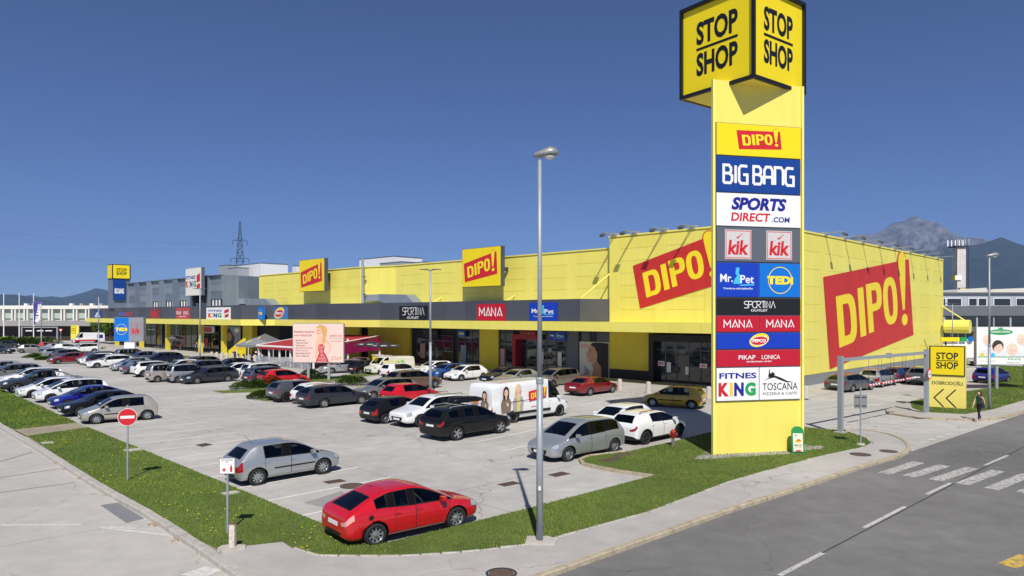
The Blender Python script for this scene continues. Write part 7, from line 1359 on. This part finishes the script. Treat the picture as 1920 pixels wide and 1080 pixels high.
for i, (px, py, rx, ry, h, lb) in enumerate(((470, 729, 1.6, 1.0, .75, 'low spreading juniper at the left end of the long bed'), (505, 725, 2.2, 1.1, .85, 'largest spreading juniper in the long bed, below the red car'), (545, 719, 1.8, 1.0, .75, 'juniper in the long bed left of the pink billboard posts'), (583, 712, 1.5, .9, .8, 'juniper at the foot of the pink billboard'), (660, 722, 1.4, .9, .9, 'bright juniper right of the dark grey estate'), (496, 747, 1.2, .8, .7, 'small juniper beside the grey crossover'),
        (225, 691, 1.0, .8, .6, 'small juniper left of the silver hatchback'), (213, 682, 1.8, .9, .7, 'juniper behind the black hatchback at the white sign post'), (318, 674, 2.0, 1.0, .75, 'juniper clump right of the dark blue estate'), (300, 677, 1.4, .9, .7, 'juniper below the dark blue estate'), (68, 671, 1.8, .9, .6, 'low juniper right behind the grey driving hatchback'), (80, 675, .9, .7, .5, 'tiny juniper at the tip of the far left bed'), (165, 655, 1.8, 1.0, .7, 'juniper beside the farthest white SUV'))): shrub(g(px, py, .0), rx, ry, h, lb, 2200, random.random(), leaf=.10)
for i, px in enumerate((8, 30, 52, 74)): b = g(px, 651); shrub(b, 5.2, 2.0, 1.7, ['leftmost hedge clump at the far lane', 'second hedge clump at the far lane', 'hedge clump under the violet banner', 'hedge clump left of the orange car'][i], 1500, 0, 'far hedge clumps', leaf=.26)
# ------------------------------------------------------------ trees
def tree(p, h, r, label, n=1600):
    t = thing('tree', label, 'tree', (p.x, p.y, -.05)); mb = MB(); mb.tube((0, 0, 0), (0, 0, h * .5), r * .07, r * .04, BARK, 8)
    for k in range(6): a = k * 1.05; mb.tube((0, 0, h * .3 + k * .2), (r * .6 * math.cos(a), r * .6 * math.sin(a), h * .6 + .2 * k), r * .03, r * .01, BARK, 6)
    mb.build('trunk', t); mb = MB(); cl = [(random.uniform(-.55, .55) * r, random.uniform(-.55, .55) * r, h * random.uniform(.42, .88), r * random.uniform(.3, .5)) for _ in range(12)]
    for k in range(n):
        x, y, z, q = cl[k % 12]; d = Vector((random.gauss(0, 1), random.gauss(0, 1), random.gauss(0, .8))).normalized(); o = Vector((x, y, z)) + d * q * random.uniform(.6, 1.05); s = .28; e1 = Vector((random.uniform(-1, 1), random.uniform(-1, 1), random.uniform(-1, 1))).normalized() * s; e2 = e1.cross(d).normalized() * s * .6
        mb.add([o - e1, o + e2, o + e1, o - e2], [(0, 1, 2, 3)], JUN[k % 2])
    mb.build('crown', t)
for i, (px, Yd, h, r, lb) in enumerate(((228, 170, 9.6, 3.2, 'round tree showing above the far left roof'), (192, 168, 6.5, 3.4, 'dark tree behind the white van with the red stripe'), (207, 166, 6.2, 3.0, 'dark tree right of the white van with the red stripe'))):
    p = gd(px, 600, Yd); tree(p, h, r, lb)
# ------------------------------------------------------------ far buildings
Yf = 176; t = thing('far_building', 'long white finned factory building in the far left background', 'building', (0, Yf, 0)); fx = lambda px: (px - 960) / FPX * Yf; fz = lambda py: CAMH - (py - HOR) / FPX * Yf; FW = mat('factory_white', c(226, 224, 216), .7, var=.05); FG = mat('factory_green_pane', c(176, 190, 180), .4); FB = mat('factory_brown', c(58, 48, 46), .7, var=.15); FC = mat('factory_concrete', c(150, 148, 146), .8, var=.1)
x0, x1 = fx(-120), fx(262); mb = MB(); mb.box(x0, x1, .3, 30, 0, fz(573), FW); mb.build('wall', t); mb = MB(); mb.box(x0, x1, -1.0, .3, fz(579.5), fz(573), FW); mb.build('roof_edge', t); mb = MB(); mb.box(x0, x1, -2.4, .3, fz(611), fz(601), FC); mb.build('canopy', t); mb = MB(); mb.box(x0, x1, -.1, .3, 0, fz(611), FB); mb.build('lower_wall', t)
for k in range(-5, 11):
    a = fx(11 + k * 23.0); mb = MB(); mb.box(a, a + fx(974.5) , -.1, .2, fz(597), fz(580), FG); mb.build('pane', t)
    for e in (a - .35, a + fx(974.5)): m2 = MB(); m2.box(e, e + .35, -.9, .3, fz(601), fz(579.5), FW); m2.build('fin', t)
for i, px in enumerate((27, 42, 114, 134, 153, 171)): m2 = MB(); a = fx(px); m2.box(a - .4, a + .4, 4, 5, fz(573), fz(568.5), FW if i % 2 == 0 else FC); m2.build('roof_vent', t)
Yr = 150; fx = lambda px: (px - 960) / FPX * Yr; fz = lambda py: CAMH - (py - HOR) / FPX * Yr; t = thing('far_building', 'grey office building with bands of windows behind the white billboard', 'building', (0, Yr, 0)); OG = mat('office_light_grey', c(168, 174, 184), .6, var=.04); OD = mat('office_dark_grey', c(104, 108, 116), .6, var=.05); x0, x1 = fx(1745), fx(2080)
mb = MB(); mb.box(x0, x1, .2, 25, 0, fz(549), OG); mb.build('wall', t); mb = MB(); mb.box(x0, x1, -.15, .2, fz(592), fz(574), OD); mb.build('dark_band', t); mb = MB(); mb.box(x0, x1, -.12, .2, fz(622), fz(613), OD); mb.build('dark_band', t); mb = MB(); mb.box(x0, x1, -.3, .2, fz(550.5), fz(548), OD); mb.build('parapet', t)
for a, b in ((1769, 1772), (1776, 1802), (1817, 1831), (1835, 1849), (1864, 1894), (1906, 1935), (1945, 1975)):
    m2 = MB(); m2.box(fx(a) - .15, fx(b) + .15, -.02, .25, fz(573.5), fz(559), WHT); o = m2.build('window_frame', t); m2 = MB(); m2.box(fx(a), fx(b), -.08, -.03, fz(572.5), fz(560), GLASS); m2.build('pane', o)
for a, b in ((1774, 1801), (1805, 1830), (1835, 1862), (1866, 1893), (1898, 1930), (1935, 1965)):
    m2 = MB(); m2.box(fx(a), fx(b), -.05, .25, fz(612.5), fz(592), GLASS); m2.build('window', t)
for k in range(7): a = 1770 + k * 14; m2 = MB(); m2.box(fx(a), fx(a + 12), -.04, .25, fz(633), fz(622.5), GLASS); m2.build('window', t)
for a, b in ((1812, 1874), (1875, 1960)):
    m2 = MB(); m2.add([(fx(a), 4, fz(549)), (fx(b), 4, fz(549)), (fx(b), 4, fz(538)), (fx(a) + 1.2, 4, fz(541)), (fx(a), 12, fz(549)), (fx(b), 12, fz(549)), (fx(b), 12, fz(538)), (fx(a) + 1.2, 12, fz(541))], [(0, 1, 2, 3), (7, 6, 5, 4), (3, 2, 6, 7), (0, 3, 7, 4), (1, 5, 6, 2)], mat('roof_beige', c(206, 200, 188), .8)); m2.build('roof_light', t)
Yc = 175; b = gd(1803, 592, Yc); t = thing('telecom_tower', 'pale square chimney tower crowned with antennas', 'tower', (b.x, b.y, 0)); TWM = mat('tower_pale', c(212, 204, 198), .8, var=.10, vscale=.5, stain=.25); fz = lambda py: CAMH - (py - HOR) / FPX * Yc; mb = MB(); mb.box(-1.05, 1.05, 0, 2.1, 0, fz(464), TWM); mb.build('shaft', t)
mb = MB(); mb.box(-1.75, 1.75, -.5, 2.9, fz(463), fz(461), DARKM); mb.build('platform', t)
for k in range(9): m2 = MB(); a = -1.9 + k * .47; yy = -.5 if k % 2 else 2.6; m2.tube((a, yy, fz(463)), (a, yy, fz(449)), .05, .05, STEEL, 6); m2.box(a - .14, a + .14, yy - .2, yy - .08, fz(460), fz(448.5), [WHT, RGR][k % 2]); m2.build('antenna', t)
mb = MB(); mb.box(1.2, 1.3, -.2, -.1, fz(545), fz(464), DARKM); mb.box(1.6, 1.7, -.2, -.1, fz(545), fz(464), DARKM); [mb.box(1.3, 1.6, -.18, -.12, z_, z_ + .08, DARKM) for z_ in np.arange(6, fz(466), 1.1)]; mb.build('ladder', t); mb = MB(); mb.box(-1.7, -.2, -.35, -.05, fz(525), fz(516.5), WHT); o = mb.build('clock_sign', t); mb = MB(); mb.box(-1.85, -1.72, -.35, 1, fz(525), fz(516.5), YELS); mb.build('sign_side', o); mb = MB(); mb.box(-.9, 1.1, -.5, -.1, fz(548), fz(540), INDIGO); mb.box(-.7, .8, -.55, -.5, fz(543.5), fz(541), YELS); mb.build('shop_sign', t)
# low signs behind the yellow hall on the right
b = g(1788, 690); t = thing('site_sign', 'low yellow, green and blue signs behind the totem', 'sign', (b.x, b.y, 0)); mb = MB(); mb.box(-1.2, 3.0, 0, .25, 1.2, 3.0, WHT); mb.build('white_box', t); mb = MB(); mb.box(-1.6, .5, -.3, -.1, 3.05, 3.5, YELS); mb.build('yellow_plate', t); mb = MB(); mb.box(.6, 1.3, -.3, -.1, 3.05, 3.5, GREEN); mb.build('green_plate', t); mb = MB(); mb.lathe([(0, -.1), (.3, -.1), (.3, .0)], SKYB, (1.8, -.2, 3.3), n=16, axis='y'); mb.build('blue_disc', t); mb = MB(); mb.box(-1.0, -.8, 0, .2, 0, 3.1, STEEL); mb.box(2.6, 2.8, 0, .2, 0, 1.2, STEEL); mb.build('post', t)
# power pylon
Yp = 210; b = gd(450, 592, Yp); t = thing('power_pylon', 'green steel lattice power pylon rising behind the roofs', 'pylon', (b.x, b.y, 0), R(20)); zt = CAMH - (415 - HOR) / FPX * Yp; PG = mat('pylon_green', c(54, 78, 78), .6, metal=.3); mb = MB(); wz = lambda z: 2.6 * (1 - z / zt) + .12
lv = [0, 6, 11, 15.5, 19, 22, 24.5, 26.7, 28.6, 30.2, 31.6, zt - .3]
for s1, s2 in ((-1, -1), (-1, 1), (1, 1), (1, -1)): mb.tube((s1 * wz(0), s2 * wz(0), 0), (s1 * .12, s2 * .12, zt), .11, .06, PG, 5)
mb.build('legs', t); mb = MB()
for z0, z1 in zip(lv, lv[1:]):
    a, bb = wz(z0), wz(z1)
    for (p0, p1) in (((-1, -1), (1, -1)), ((1, -1), (1, 1)), ((1, 1), (-1, 1)), ((-1, 1), (-1, -1))): mb.tube((p0[0] * a, p0[1] * a, z0), (p1[0] * bb, p1[1] * bb, z1), .05, .05, PG, 4); mb.tube((p1[0] * a, p1[1] * a, z0), (p0[0] * bb, p0[1] * bb, z1), .05, .05, PG, 4); mb.tube((p0[0] * bb, p0[1] * bb, z1), (p1[0] * bb, p1[1] * bb, z1), .045, .045, PG, 4)
mb.build('lattice', t)
for zA, la in ((CAMH - (451 - HOR) / FPX * Yp, 2.0), (CAMH - (484.5 - HOR) / FPX * Yp, 2.5)):
    for s in (-1, 1): m2 = MB(); m2.tube((0, -.4, zA), (s * la, 0, zA - .1), .06, .04, PG, 5); m2.tube((0, .4, zA), (s * la, 0, zA - .1), .06, .04, PG, 5); m2.tube((s * .3, 0, zA + .9), (s * la, 0, zA - .1), .05, .04, PG, 5); a_ = m2.build('crossarm', t); m3 = MB(); m3.tube((s * la, 0, zA - .1), (s * la, 0, zA - 1.2), .07, .07, DARKM, 6); m3.build('insulator', a_)
    for s in (-1, 1):
        m2 = MB(); pts = [(s * la + k * 9 * (.6 if s > 0 else -1), k * (26 if s > 0 else -4), zA - 1.2 - 2.2 * math.sin(math.pi * min(1, k / 8)) * .6 + (-.35 * k if s > 0 else 0)) for k in range(9)]; m2.path(pts, .013, DARKM, 4); w_ = m2.build('power_line'); w_.location = t.location; w_.rotation_euler = t.rotation_euler; tag(w_, f'thin power line from the {"upper" if la < 2.2 else "lower"} {"right" if s > 0 else "left"} arm of the pylon', 'power line', 'power lines')
# ------------------------------------------------------------ people
def person(p, rz, h, label, top, legs, shoes, hair, pose='walk', bag=None, skin=c(222, 176, 150), long_hair=True, z0=.1):
    SKN = mat('skin', skin, .6); t = thing('person', label, 'person', (p.x, p.y, z0), rz); k = h / 1.65; st = .26 if pose == 'walk' else .04; J = {}; E_ = []
    def j(n, x, y, z, r): J[n] = (len(J), (x * k, y * k, z * k), r * k)
    j('pel', 0, 0, .90, .125); j('waist', 0, 0, 1.04, .105); j('chest', 0.01, 0, 1.24, .125); j('neck0', 0, 0, 1.37, .06); j('neck', .01, 0, 1.42, .048); j('head0', .02, 0, 1.49, .078); j('head1', .025, 0, 1.56, .085); j('head2', .01, 0, 1.63, .05)
    for s, n in ((1, 'l'), (-1, 'r')):
        f = st * s; j('hip' + n, 0, .085 * s, .86, .09); j('knee' + n, f * .45 + .05, .09 * s, .48, .06); j('ank' + n, f - .05 if s > 0 else f * 1.1, .09 * s, .09 if s > 0 else .13, .038); j('toe' + n, f + .12 if s > 0 else f + .08, .10 * s, .03 if s > 0 else .04, .032)
        j('sh' + n, 0, .17 * s, 1.33, .055); j('elb' + n, -f * .35 - .03, .22 * s, 1.08, .038); j('wr' + n, -f * .6 + .05, .20 * s, .86, .027); j('hand' + n, -f * .65 + .08, .20 * s, .78, .026)
    for a, b in (('pel', 'waist'), ('waist', 'chest'), ('chest', 'neck0'), ('neck0', 'neck'), ('neck', 'head0'), ('head0', 'head1'), ('head1', 'head2')): E_.append((J[a][0], J[b][0]))
    for n in 'lr':
        for a, b in (('pel', 'hip' + n), ('hip' + n, 'knee' + n), ('knee' + n, 'ank' + n), ('ank' + n, 'toe' + n), ('chest', 'sh' + n), ('sh' + n, 'elb' + n), ('elb' + n, 'wr' + n), ('wr' + n, 'hand' + n)): E_.append((J[a][0], J[b][0]))
    V = [q[1] for q in J.values()]; me = bpy.data.meshes.new('body'); me.from_pydata(V, E_, []); o = bpy.data.objects.new('body', me); COL.objects.link(o); md = o.modifiers.new('k', 'SKIN'); sv = me.skin_vertices[0].data
    for q in J.values(): sv[q[0]].radius = (q[2], q[2])
    sv[0].use_root = True; o.modifiers.new('s', 'SUBSURF').levels = 2; o.modifiers['s'].render_levels = 2; dg = bpy.context.evaluated_depsgraph_get(); ev = bpy.data.meshes.new_from_object(o.evaluated_get(dg)); bpy.data.objects.remove(o)
    for m in (SKN, top, legs, shoes): ev.materials.append(m)
    for f in ev.polygons:
        x, y, z = f.center / k; m = 0
        if z < .07: m = 3
        elif z < .95 and abs(y) < .17: m = 2
        elif .95 <= z < 1.36 and abs(y) < .165: m = 1
        f.material_index = m; f.use_smooth = True
    body = link('body', ev, t); mb = MB(); HM = mat('hair_' + label[:12], hair, .6); n_ = 9; mb.lathe([(0, 1.70), (.06, 1.685), (.095, 1.63), (.10, 1.57)] + ([(.105, 1.45), (.10, 1.34), (.05, 1.32)] if long_hair else [(.09, 1.53), (.03, 1.52)]), HM, (-.035, 0, 0), n=16); ho = mb.build('hair', t, True); ho.scale = (k, k, k)
    mb = MB()
    for s in (1, -1): mb.lathe([(0, .008), (.010, 0), (0, -.008)], BLK, (.107, .03 * s, 1.565), n=8)
    mb.lathe([(0, .02), (.012, -.012), (0, -.02)], SKN, (.112, 0, 1.54), n=8); mb.box(.098, .106, -.02, .02, 1.497, 1.507, RED); fo = mb.build('face', t); fo.scale = (k, k, k)
    for s in (1, -1):                                              # fingers
        hx, hy, hz_ = J['handl' if s > 0 else 'handr'][1]; mb = MB()
        for q in range(4): mb.tube((hx + (q - 1.5) * .016 * k, hy, hz_), (hx + (q - 1.5) * .018 * k + .012, hy, hz_ - (.075 - .008 * abs(q - 1.5)) * k), .008 * k, .006 * k, SKN, 6)
        mb.tube((hx + .02, hy, hz_ + .01), (hx + .05 * k, hy, hz_ - .035 * k), .008 * k, .006 * k, SKN, 6); mb.build('fingers', t)
    if bag: mb = MB(); mb.add([(-.10, .16, .70), (.14, .16, .70), (.14, .25, .70), (-.10, .25, .70), (-.08, .17, 1.0), (.12, .17, 1.0), (.12, .23, 1.0), (-.08, .23, 1.0)], [(0, 3, 2, 1), (4, 5, 6, 7), (0, 1, 5, 4), (1, 2, 6, 5), (2, 3, 7, 6), (3, 0, 4, 7)], bag); mb.path([(0, .2, 1.0), (0, .17, 1.36)], .012, bag, 6); mb.build('bag', t)
    return t
KBLK = mat('cloth_black', c(26, 26, 30), .85); person(g(1836, 788, .1), R(206), 1.62, 'person in a dark top and black trousers with a bag, walking on the right pavement', mat('cloth_green_black', c(34, 60, 52), .85), KBLK, mat('shoe_white', c(230, 230, 230), .6), c(60, 34, 28), bag=mat('bag_navy', c(30, 34, 60), .8))
person(bw(bx(382, -6.9), -6.9), R(200), 1.75, 'person in black standing beside the far lamp post under the canopy', KBLK, KBLK, BLK, c(30, 24, 22), pose='stand', long_hair=False, z0=.12)
person(bw(bx(369, -6.4), -6.4), R(250), 1.7, 'person in a dark jacket near the clothes rail', mat('cloth_navy', c(32, 36, 52), .85), KBLK, BLK, c(40, 30, 26), pose='stand', long_hair=False, z0=.12)
